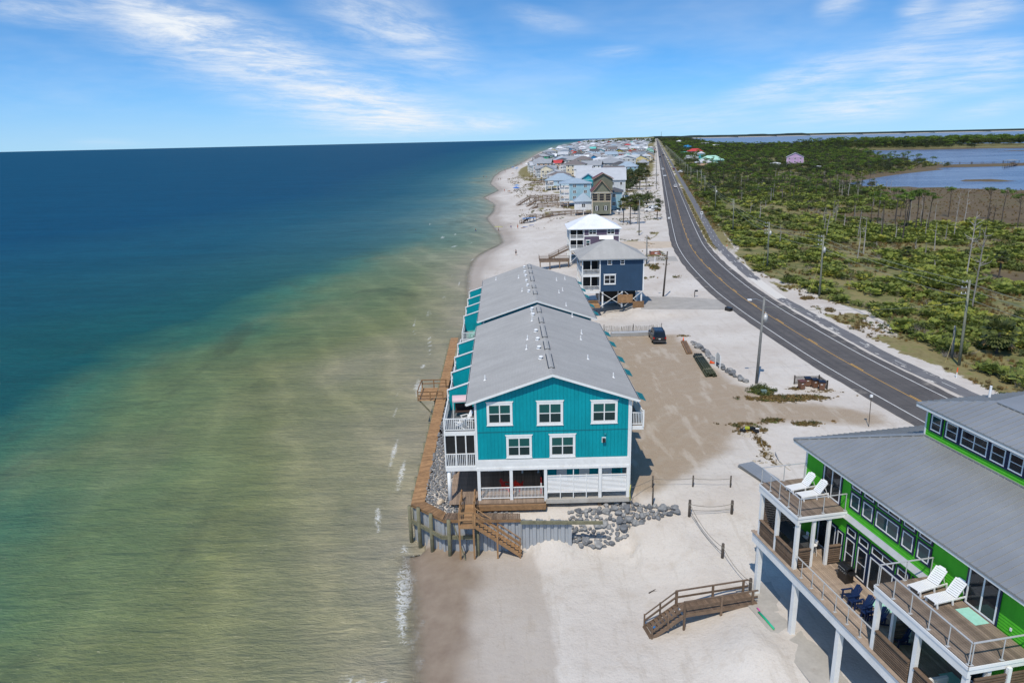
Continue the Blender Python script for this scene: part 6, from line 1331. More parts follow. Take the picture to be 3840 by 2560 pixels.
def sprinkle(n, y0, y1, e0, e1, keep, power=1.0, ref='road'):
    """random ground points: y drawn between bounds, x by offset from road (or shore)"""
    y = y0 + (y1 - y0) * RN.random(n) ** power; e = e0 + (e1 - e0) * RN.random(n); x = (xr(y) if ref == 'road' else xs(y)) + e
    k = keep(x, y, e); return x[k], y[k]
def bay_d(x, y): return np.maximum(poly_sd(x, y, BAY), poly_sd(x, y, BAY2))
EDGE = lambda y: np.interp(y, [60, 79, 86, 96, 106, 117, 128, 140, 160, 201, 255, 370, 590, 900], [16, 14.8, 14.0, 14.8, 15.8, 18.0, 15.2, 13.6, 9.4, 12.6, 11.5, 11.5, 11.5, 11.0])
CLEAR = [(198, 747, 14), (219, 798, 17), (238, 911, 10), (224, 906, 12), (314, 1245, 18), (294, 1230, 9), (392, 1618, 18), (273, 706, 11), (260, 716, 7), (274, 648, 5), (523, 1860, 17), (629, 2368, 18), (752, 3238, 22)]
def clear_of(x, y, f=1.0):
    k = np.ones(x.shape, bool)
    for a, b, r in CLEAR: k &= np.hypot(x - a, y - b) > r * f
    return k
def scrub():
    kinds = [palmetto_mesh(1), palmetto_mesh(2), palmetto_mesh(3), shrub_mesh(4, L_SHRUB), shrub_mesh(5, L_SHRUB), shrub_mesh(6, L_SHRUB, 150, .2, 1.1, .6), twig_mesh(7), tuft_mesh(8, L_DRY), tuft_mesh(9, L_DRY)]
    pts = []
    def add(x, y, s0, s1, w):
        z = zfun(x, y); kd = RN.choice(len(kinds), len(x), p=np.array(w) / sum(w)); n_ = fbm(x / 9, y / 9, 51)
        kd = np.where((n_ > .52) & (kd < 6), 7 + (kd % 2), kd)          # openings hold dry grass instead
        s = s0 + (s1 - s0) * RN.random(len(x)) * (.6 + .8 * fbm(x / 5, y / 5, 52)); s = np.where(kd == 6, s * .7, s); s = np.where(kd >= 7, np.minimum(s, 1.3), s)
        pts.append(np.stack([x, y, z - .05, s, RN.random(len(x)) * 6.28, kd], -1))
    def ok(x, y, e): return (e > EDGE(y) + (fbm(x / 4, y / 4, 53) - .45) * 5) & (marsh_d(x, y) + (fbm(x / 12, y / 12, 54) - .5) * 24 < 3) & (bay_d(x, y) < -12) & (fbm(x / 5, y / 5, 55) > .41)
    x, y = sprinkle(19000, 62, 240, 9, 105, ok); add(x, y, .45, 1.35, [5, 5, 5, 2.5, 2.5, 2, 1.2, 1.2, 1.2])
    x, y = sprinkle(11000, 230, 420, 9, 150, ok, .9); add(x, y, .7, 1.8, [3, 3, 3, 3.4, 3.4, 3.4, 4.5, 1.2, 1.2])
    x, y = sprinkle(6500, 400, 800, 10, 330, lambda x, y, e: ok(x, y, e) & clear_of(x, y), .9); add(x, y, 1.3, 2.6, [1, 1, 1, 4, 4, 4, 6, 1, 1])
    # marsh edges carry rushes
    x, y = sprinkle(3500, 130, 420, 40, 240, lambda x, y, e: (marsh_d(x, y) > -6) & (bay_d(x, y) < -3)); 
    z = zfun(x, y); pts.append(np.stack([x, y, z - .05, .8 + RN.random(len(x)) * .7, RN.random(len(x)) * 6.28, np.full(len(x), 7)], -1))
    scatter('palmetto_scrub', kinds, np.concatenate(pts), 'green saw palmetto and shrub thicket covering the land right of the road')
scrub()
def dune_grass():
    kinds = [tuft_mesh(21, L_DRY, 40, .6), tuft_mesh(22, L_DRY, 60, .8), shrub_mesh(23, L_DRY, 90, .1, .7, .35), shrub_mesh(24, L_SHRUB, 90, .12, .7, .4)]; pts = []
    def add(x, y, s0, s1, w): pts.append(np.stack([x, y, zfun(x, y) - .03, s0 + (s1 - s0) * RN.random(len(x)), RN.random(len(x)) * 6.28, RN.choice(4, len(x), p=np.array(w) / sum(w))], -1))
    # verge east of the road, and the sandy strip beside the cycle path
    x, y = sprinkle(2600, 70, 330, 9.0, 17, lambda x, y, e: (e < EDGE(y) + 3) & (fbm(x / 4.5, y / 6, 15) > .5)); add(x, y, .35, .9, [5, 3, 4, 1])
    x, y = sprinkle(900, 190, 420, 5.3, 6.6, lambda x, y, e: e > 0); add(x, y, .3, .55, [3, 1, 1, 1]); x, y = sprinkle(1500, 240, 700, 9.6, 14, lambda x, y, e: e > 0); add(x, y, .5, 1.2, [3, 3, 3, 1])
    # dunes and house lots on the sea side
    x, y = sprinkle(2600, 150, 230, 25, 50, lambda x, y, e: (x < xr(y) - 8) & (fbm(x / 6, y / 4, 18) > .53), 1, 'shore'); add(x, y, .35, .75, [3, 2, 4, 2])
    x, y = sprinkle(4200, 262, 620, 12, 36, lambda x, y, e: fbm(x / 6, y / 8, 14) > .5, 1, 'shore'); add(x, y, .4, .9, [5, 4, 3, 1])
    x, y = sprinkle(3000, 250, 640, -34, -7, lambda x, y, e: fbm(x / 7, y / 10, 14) > .48); add(x, y, .4, .9, [2, 2, 4, 4])
    # planted clumps round the car park and behind the green house
    for cx, cy, sx, sy, n, w, s in [(31.6, 77.0, 3.4, .75, 420, [1, .6, 5, .6], .62), (29.4, 79.6, .9, 1.0, 120, [0, 0, 1, 6], .75), (36.5, 79.3, 1.6, .6, 40, [1, 0, 4, 0], .35), (24.6, 68.2, 1.5, .7, 80, [2, 1, 4, 1], .45), (27.6, 70.6, 1.0, .4, 60, [1, 1, 5, 1], .45), (30.6, 69.4, 1.4, .5, 70, [1, 1, 4, 1], .5), (24.4, 65, .5, 1.4, 60, [2, 1, 5, 0], .4), (23.9, 62, .5, 1.6, 40, [1, 0, 5, 0], .35), (33.6, 80.3, .7, .5, 40, [3, 1, 2, 0], .4),
                                    (33.6, 165, .8, 2.2, 60, [2, 3, 3, 2], .9), (26, 104.5, .5, .4, 16, [2, 1, 2, 0], .5), (55.0, 128.5, 1.2, .7, 40, [3, 3, 1, 0], .9), (54.6, 119.0, .8, .6, 40, [5, 3, 0, 0], .9), (53.8, 107, .5, .4, 20, [5, 3, 0, 0], .7), (24.2, 69.8, 1.6, .4, 50, [1, 1, 4, 1], .4)]:
        x = cx + RN.normal(0, sx * .55, n); y = cy + RN.normal(0, sy * .55, n); add(x, y, s * .6, s * 1.2, [q + .01 for q in w])
    scatter('dune_grass', kinds, np.concatenate(pts), 'dry grass and low weeds growing in the sand')
dune_grass()
def oak_mesh(seed, h=5.0, r=3.2, mat=None, n=900):
    rnd = random.Random(seed); cs = [(rnd.gauss(0, r * .42), rnd.gauss(0, r * .42), h * rnd.uniform(.42, .86), r * rnd.uniform(.28, .5), r * rnd.uniform(.28, .5), h * rnd.uniform(.12, .22)) for _ in range(16)]
    V, F = leaf_cloud(rnd, n, cs, .26); return mesh_of('crown', V, F, mat or L_OAK), cs
def pine_meshes(seed, h, flat=True):
    rnd = random.Random(seed); b = MB(); lean = Vector((rnd.gauss(0, .35), rnd.gauss(0, .35), 0)); top = Vector((lean.x, lean.y, h)); mid = Vector((lean.x * .3 + rnd.gauss(0, .15), lean.y * .3, h * .5)); b.tube([(0, 0, -.4), mid, top], [.17, .13, .05], 7)
    cs = []
    for i in range(9):
        a = rnd.uniform(0, 6.28); z0 = h * rnd.uniform(.68, .93); R_ = rnd.uniform(.9, 2.3); p = mid.lerp(top, (z0 - h * .5) / (h * .5)); q = Vector((p.x + cos(a) * R_, p.y + sin(a) * R_, h * rnd.uniform(.88, .99))); b.tube([p, p.lerp(q, .55) + Vector((0, 0, -.15)), q], [.05, .04, .018], 4, False); cs.append((q.x, q.y, q.z + .1, rnd.uniform(.6, 1.0), rnd.uniform(.6, 1.0), rnd.uniform(.2, .36)))
    cs.append((top.x, top.y, h, .9, .9, .35))
    for i in range(6): a = rnd.uniform(0, 6.28); z0 = h * rnd.uniform(.4, .7); p = mid.lerp(top, max(0, (z0 - h * .5) / (h * .5))); p.z = z0; b.tube([p, p + Vector((cos(a) * .9, sin(a) * .9, rnd.uniform(.1, .5)))], [.03, .01], 3, False)
    V, F = leaf_cloud(rnd, 620, cs, .17, up=.7); return b.mesh('trunk', BARK, False), mesh_of('crown', V, F, L_PINE)
def snag_mesh(seed, h, br=5, mat=None):
    rnd = random.Random(seed); b = MB(); l = Vector((rnd.gauss(0, .25), rnd.gauss(0, .25), 0)); top = Vector((l.x, l.y, h)); mid = Vector((rnd.gauss(0, .15), rnd.gauss(0, .15), h * .55)); b.tube([(0, 0, -.4), mid, top], [.15, .11, .035], 6)
    for i in range(br):
        a = rnd.uniform(0, 6.28); t = rnd.uniform(.35, .97); p = mid.lerp(top, max(0, (t - .5) * 2)) if t > .5 else Vector((0, 0, 0)).lerp(mid, t * 2); p.z = h * t; R_ = rnd.uniform(.5, 1.5) * (h / 10); q = p + Vector((cos(a) * R_, sin(a) * R_, rnd.uniform(-.1, .8))); e = q + Vector((cos(a + .6) * .4, sin(a + .6) * .4, .35)); b.tube([p, q, e], [.055, .035, .01], 4, False)
    return b.mesh('trunk', mat or SNAG)
def trees():
    pines = [pine_meshes(30 + i, 11.5) for i in range(6)]; rnd = random.Random(77)
    def pine(x, y, h, label, group, k=None):
        k = rnd.randrange(6) if k is None else k; t = thing('pine_tree', label, 'pine tree', (x, y, zf(x, y)), rnd.uniform(0, 6.28), group); s = h / 11.5; t.scale = (max(s, .8), max(s, .8), s); link('trunk', pines[k][0], t); link('crown', pines[k][1], t)
    spec = [(168.2, 275, 11.3), (176.1, 264, 11.6), (168.8, 245.5, 12.6), (159.9, 225, 10.8), (125, 232, 12.7), (119.7, 233, 11.6), (109.4, 210, 12.8), (112.5, 204, 13.9), (127.4, 229, 11.9), (126.6, 223, 12.7), (129.9, 222, 11.6), (154, 344, 8.3), (130, 271, 9.4), (128.1, 231, 11.5), (130, 226, 11.8), (151.9, 279, 8.8), (143, 266, 9.5), (121, 240, 11)]
    for i, (x, y, h) in enumerate(spec): pine(x, y, h, 'tall flat-topped pine standing over the palmetto scrub', 'flat-topped pines over the scrub')
    n = 0
    for _ in range(4000):
        y = 330 + 520 * rnd.random(); x = float(xr(np.array([y]))[0]) + rnd.uniform(26, 260)
        if n >= 190: break
        a = np.array([x]); b = np.array([y])
        if bay_d(a, b)[0] > -14 or marsh_d(a, b)[0] > -4 or not clear_of(a, b)[0] or fbm(a / 40, b / 40, 61)[0] < .38: continue
        pine(x, y, rnd.uniform(7.0, 11.5), 'pine of the woods between the road and the bay', 'pines of the mid-distance woods'); n += 1
    sn = [snag_mesh(50 + i, 10, 3 + 2 * (i % 4)) for i in range(5)] + [snag_mesh(57, 10, 17)] + [snag_mesh(60, 10, 14, BARK)]
    def snag(x, y, h, k, label, group=None):
        o = link('dead_tree', sn[k], None, (x, y, zf(x, y)), rnd.uniform(0, 6.28)); o.scale = (1, 1, h / 10); tag(o, label, 'dead tree', group)
    snag(96.8, 149, 14.5, 5, 'tall dead tree with bare crown behind the double utility pole'); snag(79.3, 119.3, 14.4, 5, 'big dead tree with pale broken branches rising beside the utility pole')
    for x, y, h in [(90.8, 182, 9.5), (111.9, 206.6, 5.6), (112.3, 187.5, 7.4), (121.7, 198.9, 5.4), (108.9, 190.3, 2.6), (105.1, 179.2, 3.5), (126.7, 279.8, 4.7), (158, 343, 8.3), (160.5, 342.6, 9.8), (151.8, 243.7, 10.8), (148.8, 234.4, 11.7), (99.5, 192.6, 1.8), (86.7, 176.5, 7.6), (96.9, 161, 1.9), (127.9, 283, 4.4), (94.1, 212, 7.3)]: snag(x, y, h, rnd.randrange(5), 'bleached dead trunk standing in the palmetto scrub', 'bleached trunks in the scrub')
    n = 0
    while n < 75:
        y = 195 + 330 * rnd.random(); x = float(xr(np.array([y]))[0]) + rnd.uniform(24, 170); a = np.array([x]); b = np.array([y])
        if bay_d(a, b)[0] > -8 or marsh_d(a, b)[0] > 14: continue
        snag(x, y, rnd.uniform(3.5, 8.5), rnd.choice([0, 1, 2, 3, 4, 6]), 'slim bare trunk among the darker woods', 'bare trunks in the woods'); n += 1
    oaks = [oak_mesh(80 + i) for i in range(4)]
    ot = MB().tube([(0, 0, -.5), (.2, 0, 1.6), (.4, .2, 2.8)], [.16, .13, .06], 6).tube([(.1, 0, 1.2), (-.7, .4, 2.6)], [.08, .03], 5).mesh('trunk', BARK)
    def oak(x, y, h, r, label, group):
        t = thing('oak_tree', label, 'tree', (x, y, zf(x, y)), rnd.uniform(0, 6.28), group); t.scale = (r / 3.2, r / 3.2, h / 5); link('trunk', ot, t); link('crown', rnd.choice(oaks)[0], t)
    # trees between the houses and the road
    n = 0; y = 300.0
    while y < 1900:
        off = rnd.uniform(-38, -20) if y < 900 else rnd.uniform(-26, -13); x = float(xr(np.array([y]))[0]) + off
        if y > 395: oak(x, y, rnd.uniform(4.5, 7) * (1 + .1 * (y > 700)), rnd.uniform(3.0, 5.0), 'dark green tree in the belt between houses and road', 'trees lining the left side of the road'); n += 1
        y += rnd.uniform(4, 9) * (1 + max(0, y - 500) / 420)
    for x, y, h, r in [(50, 287, 4.6, 3.2), (53, 300, 4, 3), (58, 322, 4.5, 3.4), (63, 335, 5, 3.6), (60, 347, 4.6, 3), (54, 330, 4, 3), (66, 318, 3.4, 2.6)]: oak(x, y, h, r, 'bushy tree in the yard beside the olive house', 'yard trees by the olive house')
    # town trees poke up between roofs
    for i in range(100):
        y = 500 + 1500 * rnd.random(); xa, xb = float(xs(np.array([y]))[0]) + 40, float(xr(np.array([y]))[0]) - 30; oak(rnd.uniform(xa, xb), y, rnd.uniform(4, 6.5), rnd.uniform(2.6, 4), 'dark tree growing among the town roofs', 'trees among the town houses')
    # cabbage palms
    def palm(x, y, h, r, label):
        t = thing('palm_tree', label, 'palm tree', (x, y, zf(x, y)), rnd.uniform(0, 6.28)); MB().tube([(0, 0, -.3), (rnd.gauss(0, .08), 0, h * .5), (0, 0, h)], [.2, .17, .16], 8).build('trunk', SNAG if rnd.random() < .3 else BARK, t)
        V = []; F = []; DV = []; DF = []
        for i in range(46):
            a = rnd.uniform(0, 6.28); el = rnd.uniform(-.9, 1.3); L = r * rnd.uniform(.45, .62); d = Vector((cos(a) * cos(el), sin(a) * cos(el), sin(el))); c = Vector((0, 0, h)) + d * L; s = d.cross(Vector((0, 0, 1))).normalized(); tv, tf = (V, F) if el > -.55 else (DV, DF)
            for k in range(9):
                t0 = -1.45 + k * .33; t1 = t0 + .24; e0 = d * cos(t0) + s * sin(t0) - Vector((0, 0, .3)); e1 = d * cos(t1) + s * sin(t1) - Vector((0, 0, .3)); rr = r * rnd.uniform(.4, .55); j = len(tv); tv += [tuple(c), tuple(c + e0 * rr), tuple(c + (e0 + e1) * .56 * rr), tuple(c + e1 * rr)]; tf.append((j, j + 1, j + 2, j + 3))
        link('crown', mesh_of('crown', V, F, L_PALM), t)
        if DV: link('dead_fronds', mesh_of('dead_fronds', DV, DF, L_DRY), t)
    palm(66.9, 94.0, 2.9, 2.3, 'stout palm with wide green fan crown near the utility pole'); palm(108.6, 156, 4.9, 1.5, 'palm with dead brown skirt at the marsh edge'); palm(95.8, 171, 2.4, 1.5, 'short palm with withered white fronds in the scrub')
    palm(42.4, 252, 8.4, 2.0, 'tall double palm in front of the olive house, left one'); palm(45.2, 253, 8.8, 2.1, 'tall double palm in front of the olive house, right one'); palm(54.6, 265.6, 4.4, 1.7, 'single short palm beside the white van'); palm(41, 258, 7.2, 2.2, 'palm behind the tall double palms')
    for i, (x, y, h) in enumerate([(74.8, 424, 10), (79.8, 422, 9.4), (77, 428, 9), (72.5, 431, 8), (83, 436, 8.6), (76, 420, 7.4)]): palm(x, y, h, 2.2, ['leftmost tall palm', 'rightmost tall palm', 'middle tall palm', 'smaller palm at the back', 'palm at the road end', 'lowest palm'][i] + ' of the palm grove by the power pole')
    for i, (x, y, h) in enumerate([(190, 733, 4.5), (206, 770, 6), (213, 778, 5), (96, 624, 7), (94, 800, 6)]): palm(x, y, h, 2.2, ['palm before the peach bungalow', 'palm between the peach and mint houses', 'palm beside the mint roofed house', 'palm before the big pale grey house', 'palm beside the white box roof'][i])
    # far woods: one mass
    kinds = [oak_mesh(90 + i, 5, 3.2, L_WOOD, 420)[0] for i in range(4)] + [pines[0][1], pines[1][1], pines[2][1]]
    pts = []
    def addw(x, y, s0, s1, pn=.3):
        kd = np.where(RN.random(len(x)) < pn, 4 + RN.integers(0, 3, len(x)), RN.integers(0, 4, len(x))); s = s0 + (s1 - s0) * RN.random(len(x)); z = zfun(x, y) - .3; z = np.where(kd >= 4, z - 4.5 * s + 1.0, z); pts.append(np.stack([x, y, z, np.where(kd >= 4, s * .9, s), RN.random(len(x)) * 6.28, kd], -1))
    wood = lambda x, y, e: (bay_d(x, y) < -18) & clear_of(x, y, .9) & (marsh_d(x, y) < -6)
    x, y = sprinkle(900, 330, 560, 13, 150, lambda x, y, e: wood(x, y, e) & (fbm(x / 22, y / 22, 63) > .42)); addw(x, y, .45, .85, .35)
    x, y = sprinkle(4000, 540, 1300, 14, 360, lambda x, y, e: wood(x, y, e) & (fbm(x / 30, y / 30, 64) > .36), .9); addw(x, y, .7, 1.35)
    x, y = sprinkle(5200, 1250, 3200, 16, 560, wood, 1.1); addw(x, y, 1.0, 2.1, .2)
    x, y = sprinkle(3500, 3000, 9000, -400, 1100, lambda x, y, e: ((np.abs(e) > 18) & (bay_d(x, y) < -10) & (x > xs(y) + 60))); addw(x, y, 1.6, 3.2, .1)
    # the wooded spit across the bay
    x = 690 + 1000 * RN.random(2600); y = 1360 + 420 * RN.random(2600) * (1 - .3 * (x - 690) / 1000) + 0 * x; k = (bay_d(x, y) < -14) & (y > 1385); addw(x[k], y[k], 1.8, 3.4, .5)
    scatter('far_woods', kinds, np.concatenate(pts), 'dark mixed woodland right of the road reaching towards the bay and horizon')
trees()
# the far shore of the bay: a low wooded line with a pale beach
def far_shore():
    b = MB(); w = MB(); n = 90; rnd = random.Random(8); prev = None
    for i in range(n + 1):
        x = 1900 + 9000 * i / n; y = 9600 - 1100 * (i / n) + 200 * sin(i * .4); h = SEA + 20 + 9 * rnd.random() + (8 if i < 20 else 0)
        cur = (x, y, h)
        if prev:
            px_, py_, ph = prev; b.quad((px_, py_, SEA - 2), (x, y, SEA - 2), (x, y, h), (px_, py_, ph)); b.quad((px_, py_, ph), (x, y, h), (x, y + 500, h), (px_, py_ + 500, ph)); w.quad((px_, py_ - 40, SEA - 1), (x, y - 40, SEA - 1), (x, y - .5, SEA + (5 if i % 5 else 1)), (px_, py_ - .5, SEA + 5))
        prev = cur
    structure(b.build('far_shore', M('far_shore', (.03, .045, .04), .9))); structure(w.build('far_beach', M('far_beach', (.55, .52, .46), .9)))
far_shore()
# ------------------------------------------------------------------ vehicles
def loft(stations, mat_name='body'):
    """stations: (y, [(half width, z) from bottom to top]); mirrored, capped"""
    b = MB(); m = len(stations[0][1]); ring = 2 * m
    for y, pr in stations:
        for hw, z in pr: b.v.append((hw, y, z))
        for hw, z in reversed(pr): b.v.append((-hw, y, z))
    for i in range(len(stations) - 1):
        for j in range(ring): b.f.append((i * ring + j, i * ring + (j + 1) % ring, (i + 1) * ring + (j + 1) % ring, (i + 1) * ring + j))
    b.f.append(tuple(range(ring))); b.f.append(tuple(range((len(stations) - 1) * ring, len(stations) * ring))[::-1]); return b
TYRE = M('tyre', (.012, .012, .012), .8); RIM = M('rim', (.35, .35, .36), .3, metal=.8); CARGLASS = M_glass('car_glass', (.008, .010, .012), .03); TAIL = M('tail_light', (.45, .012, .01), .25); HEAD = M('head_light', (.7, .7, .68), .15); CHROME = M('chrome', (.55, .55, .56), .15, metal=1.0)
def car(label, loc, rotz, paint, kind='suv', cat='car', name='parked_car', group=None, hwid=1.0):
    """car pointing +Y in its own frame"""
    t = thing(name, label, cat, loc, rotz, group)
    P = {'suv': dict(L=5.2, H=1.93, hood=1.15, belt=1.12, ws=.95, roof0=.35, roof1=-2.25, tail=-2.5), 'sedan': dict(L=4.7, H=1.45, hood=.95, belt=.92, ws=.85, roof0=.15, roof1=-1.2, tail=-1.95), 'pickup': dict(L=5.7, H=1.88, hood=1.15, belt=1.12, ws=1.1, roof0=.55, roof1=-.75, tail=-.95), 'van': dict(L=5.7, H=2.1, hood=1.2, belt=1.2, ws=1.5, roof0=.95, roof1=-2.6, tail=-2.75)}[kind]
    h = P['L'] / 2; W = 1.0 * hwid; zb = .34
    body = loft([(-h, [(W * .86, zb + .15), (W * .93, .62), (W * .92, P['belt'] - .12), (W * .86, P['belt'])]), (-h + .18, [(W * .93, zb), (W, .62), (W * .99, P['belt'] - .1), (W * .93, P['belt'] + .01)]), (P['ws'] - .1, [(W * .95, zb), (W, .62), (W * .99, P['belt'] - .1), (W * .93, P['belt'])]), (P['ws'] + .25, [(W * .95, zb), (W, .62), (W * .98, P['hood'] - .1), (W * .9, P['hood'] - .02)]), (h - .35, [(W * .93, zb), (W * .97, .62), (W * .93, P['hood'] - .22), (W * .84, P['hood'] - .12)]), (h, [(W * .8, zb + .1), (W * .85, .6), (W * .8, P['hood'] - .36), (W * .72, P['hood'] - .28)])]).build('body', paint, t)
    r0, r1, tl_, ws, H_ = P['roof0'], P['roof1'], P['tail'], P['ws'], P['H']; wb, wt = W * .92, W * .76
    cab = loft([(tl_, [(wb, P['belt'] - .02), (wb - .01, P['belt'] + .02)]), (r1, [(wb, P['belt'] - .02), (wt, H_ - .06)]), (r1 + .25, [(wb, P['belt'] - .02), (wt + .0, H_)]), (r0 - .2, [(wb, P['belt'] - .02), (wt, H_ - .01)]), (r0, [(wb, P['belt'] - .02), (wt, H_ - .07)]), (ws, [(wb, P['belt'] - .02), (wb - .01, P['belt'] + .02)])]).build('cabin', paint, t)
    e = .012; zt = H_ - .14; k = lambda z: wb + (wt - wb) * (z - P['belt']) / (H_ - P['belt'])
    # glass: screen, rear window, side windows
    MB().quad((-wb * .9, ws - .03 + e * 4, P['belt'] + .08), (wb * .9, ws - .03 + e * 4, P['belt'] + .08), (wt * .92, r0 + .1 + e * 4, H_ - .1), (-wt * .92, r0 + .1 + e * 4, H_ - .1)).build('windscreen', CARGLASS, t)
    MB().quad((-wb * .86, tl_ + (r1 - tl_) * .18 - e * 3, P['belt'] + .1), (wb * .86, tl_ + (r1 - tl_) * .18 - e * 3, P['belt'] + .1), (wt * .88, r1 - (r1 - tl_) * .12 - e * 3, H_ - .16), (-wt * .88, r1 - (r1 - tl_) * .12 - e * 3, H_ - .16)).build('rear_window', CARGLASS, t)
    ys = {'suv': [(-2.2, -1.25), (-1.15, -.25), (-.15, .62)], 'sedan': [(-1.35, -.45), (-.35, .5)], 'pickup': [(-.75, .0), (.1, .8)], 'van': [(.1, 1.15)]}[kind]
    for s_ in (-1, 1):
        for a, c in ys: MB().quad((s_ * (k(P['belt'] + .06) + e), a, P['belt'] + .06), (s_ * (k(P['belt'] + .06) + e), c, P['belt'] + .06), (s_ * (k(zt) + e), min(c, r0 - .02 + .0 * c), zt), (s_ * (k(zt) + e), max(a, r1 + .12), zt)).build('side_window', CARGLASS, t)
        for y in (h - .98, -h + 1.05):
            wm = MB().tube([(s_ * (W - .2), y, .38), (s_ * (W + .01), y, .38)], .38, 14).build('wheel', TYRE, t); MB().tube([(s_ * (W + .005), y, .38), (s_ * (W + .022), y, .38)], .24, 10).build('rim', RIM, wm)
        MB().box(s_ * (W * .86) - .1, s_ * (W * .86) + .1, -h - .005, -h + .2, .86, P['belt'] - .02).build('tail_light', TAIL, t); MB().box(s_ * (W * .68) - .14, s_ * (W * .68) + .14, h - .22, h - .02, P['hood'] - .45, P['hood'] - .3).build('headlight', HEAD, t)
        MB().box(s_ * (W + .1) - .1, s_ * (W + .1) + .1, ws - .35, ws - .22, P['belt'], P['belt'] + .16).build('mirror', paint, t)
    bx('bumper', GREY_D, t, -W * .9, W * .9, -h - .05, -h + .1, .36, .58); bx('bumper', GREY_D, t, -W * .8, W * .8, h - .08, h + .04, .38, .56); bx('licence_plate', HEAD, t, -.16, .16, -h - .012, -h + .02, .78, .9)
    if kind == 'suv':
        bx('trim_bar', CHROME, t, -.55, .55, -h - .008, -h + .02, .93, .96)
        for s_ in (-1, 1): bx('roof_rail', GREY_D, t, s_ * .68 - .03, s_ * .68 + .03, r1 + .3, r0 - .3, H_, H_ + .06)
    if kind == 'pickup': bx('bed', DARK, t, -.78, .78, -h + .12, -1.0, P['belt'] - .3, P['belt'] + .012)
    if kind == 'van':
        for y in (-1.6, -.4): bx('side_box', RIM, t, -1.02, -.995, y - .5, y + .5, .75, 1.3)
    return t
PBLACK = M('black_car_paint', (.008, .010, .016), .18, .05, spec=.7); PWHITE = M('white_car_paint', (.72, .72, .71), .25, .04, spec=.6); PSILVER = M('silver_car_paint', (.38, .39, .40), .25, metal=.5); PDARK = M('dark_blue_car_paint', (.02, .03, .05), .2); PRED = M('maroon_car_paint', (.18, .03, .03), .25)
car('black family SUV parked on the gravel with its tail towards us', (21.75, 103.0, 0), radians(-3), PBLACK, 'suv')
RZ = radians(-11.3)
car('white pickup driving away on the road, nearest vehicle', (98.6, 429.5, .03), RZ, PWHITE, 'pickup', 'pickup truck', 'pickup_truck'); car('white sedan coming towards us on the road', (117.7, 549, .03), RZ + pi, PWHITE, 'sedan', 'car', 'moving_car'); car('white car farther up the oncoming lane', (139.4, 660, .03), RZ + pi, PWHITE, 'suv', 'car', 'moving_car')
car('dark pickup with white cab far up the oncoming lane', (218.6, 1058, .03), RZ + pi, PDARK, 'pickup', 'pickup truck', 'pickup_truck', None, 1.3); car('dark car driving away far up the road', (246, 1165, .03), RZ, PDARK, 'suv', 'car', 'moving_car', None, 1.3); car('silver car far up the road', (290, 1410, .03), RZ + pi, PSILVER, 'sedan', 'car', 'moving_car', None, 1.2); car('tiny dark car near the vanishing point of the road', (480, 2385, .03), RZ + pi, PDARK, 'suv', 'car', 'moving_car', None, 1.2)
car('maroon car turning off beside the cycle path', (149, 659, .03), RZ, PRED, 'suv', 'car', 'moving_car'); car('white box van parked at the edge of the woods', (142.6, 606, .0), RZ + .5, PWHITE, 'van', 'van', 'parked_van')
car('white work van parked in the yard right of the olive house', (58.0, 294.5, .0), radians(88), PWHITE, 'van', 'van', 'parked_van'); car('white car parked behind the palm grove', (66, 360, 0), radians(20), PWHITE, 'suv')
def boat():
    t = thing('boat', 'small white boat on a trailer beside the olive house steps', 'boat', (43.2, 286.5, .3), radians(70)); loft([(-2.2, [(.3, .2), (.85, .85)]), (0, [(.3, .1), (.95, .85)]), (1.6, [(.2, .2), (.7, .95)]), (2.4, [(.02, .6), (.06, 1.05)])]).build('hull', WHITE2, t); bx('console', WHITE2, t, -.3, .3, -.3, .4, .85, 1.3); MB().tube([(-.8, -.6, .1), (.8, -.6, .1)], .28, 8).build('wheel', TYRE, t)
boat()
# ------------------------------------------------------------------ poles, wires, signs
POLE = M('utility_pole', (.22, .225, .17), .85, .2, 1.2, .4, 12, stretch=(1, 1, .2)); POLE_G = M('grey_pole', (.20, .20, .19), .8, .15, 1.2); WIRE = M('wire', (.20, .22, .17), .6)
def utility_pole(label, x, y, h, arms=2, trafo=False, lean=(0, 0), mat=None, group=None, lamp=False):
    z = zf(x, y); t = thing('utility_pole', label, 'utility pole', (x, y, z), 0, group); H_ = h; top = (lean[0], lean[1], H_)
    MB().tube([(0, 0, -.5), (lean[0] * .5, lean[1] * .5, H_ / 2), top], [.19, .16, .12], 9).build('pole', mat or POLE, t, True)
    for i in range(arms):
        zz = H_ - .25 - i * .75; xx = lean[0] * zz / H_; a = bx('crossarm', POLE_G, t, xx - .95, xx + .15, lean[1] - .06, lean[1] + .06, zz - .06, zz + .06)
        for q in (-.88, -.35): MB().tube([(xx + q, lean[1], zz + .06), (xx + q, lean[1], zz + .24)], [.05, .03], 6).build('insulator', WHITE2, a)
    if trafo:
        q = MB().tube([(lean[0] * .8 + .33, 0, H_ * .72), (lean[0] * .8 + .33, 0, H_ * .72 + .9)], .26, 10).tube([(lean[0] * .8 + .33, 0, H_ * .72 + .9), (lean[0] * .8 + .33, 0, H_ * .72 + .98)], [.28, .1], 10).build('transformer', GREY_L, t, True)
        MB().tube([(lean[0] * .8 + .33, 0, H_ * .72 + .98), (lean[0] * .8 + .33, 0, H_ * .72 + 1.2)], .03, 5).build('bushing', WHITE2, q)
    if lamp:
        MB().tube([(lean[0] * .95, 0, H_ - .6), (-.9, -.2, H_ - .15), (-1.5, -.35, H_ - .2)], .035, 6).build('lamp_arm', GREY_M, t); bx('lamp_head', WHITE2, t, -1.9, -1.45, -.5, -.2, H_ - .3, H_ - .14)
    return t
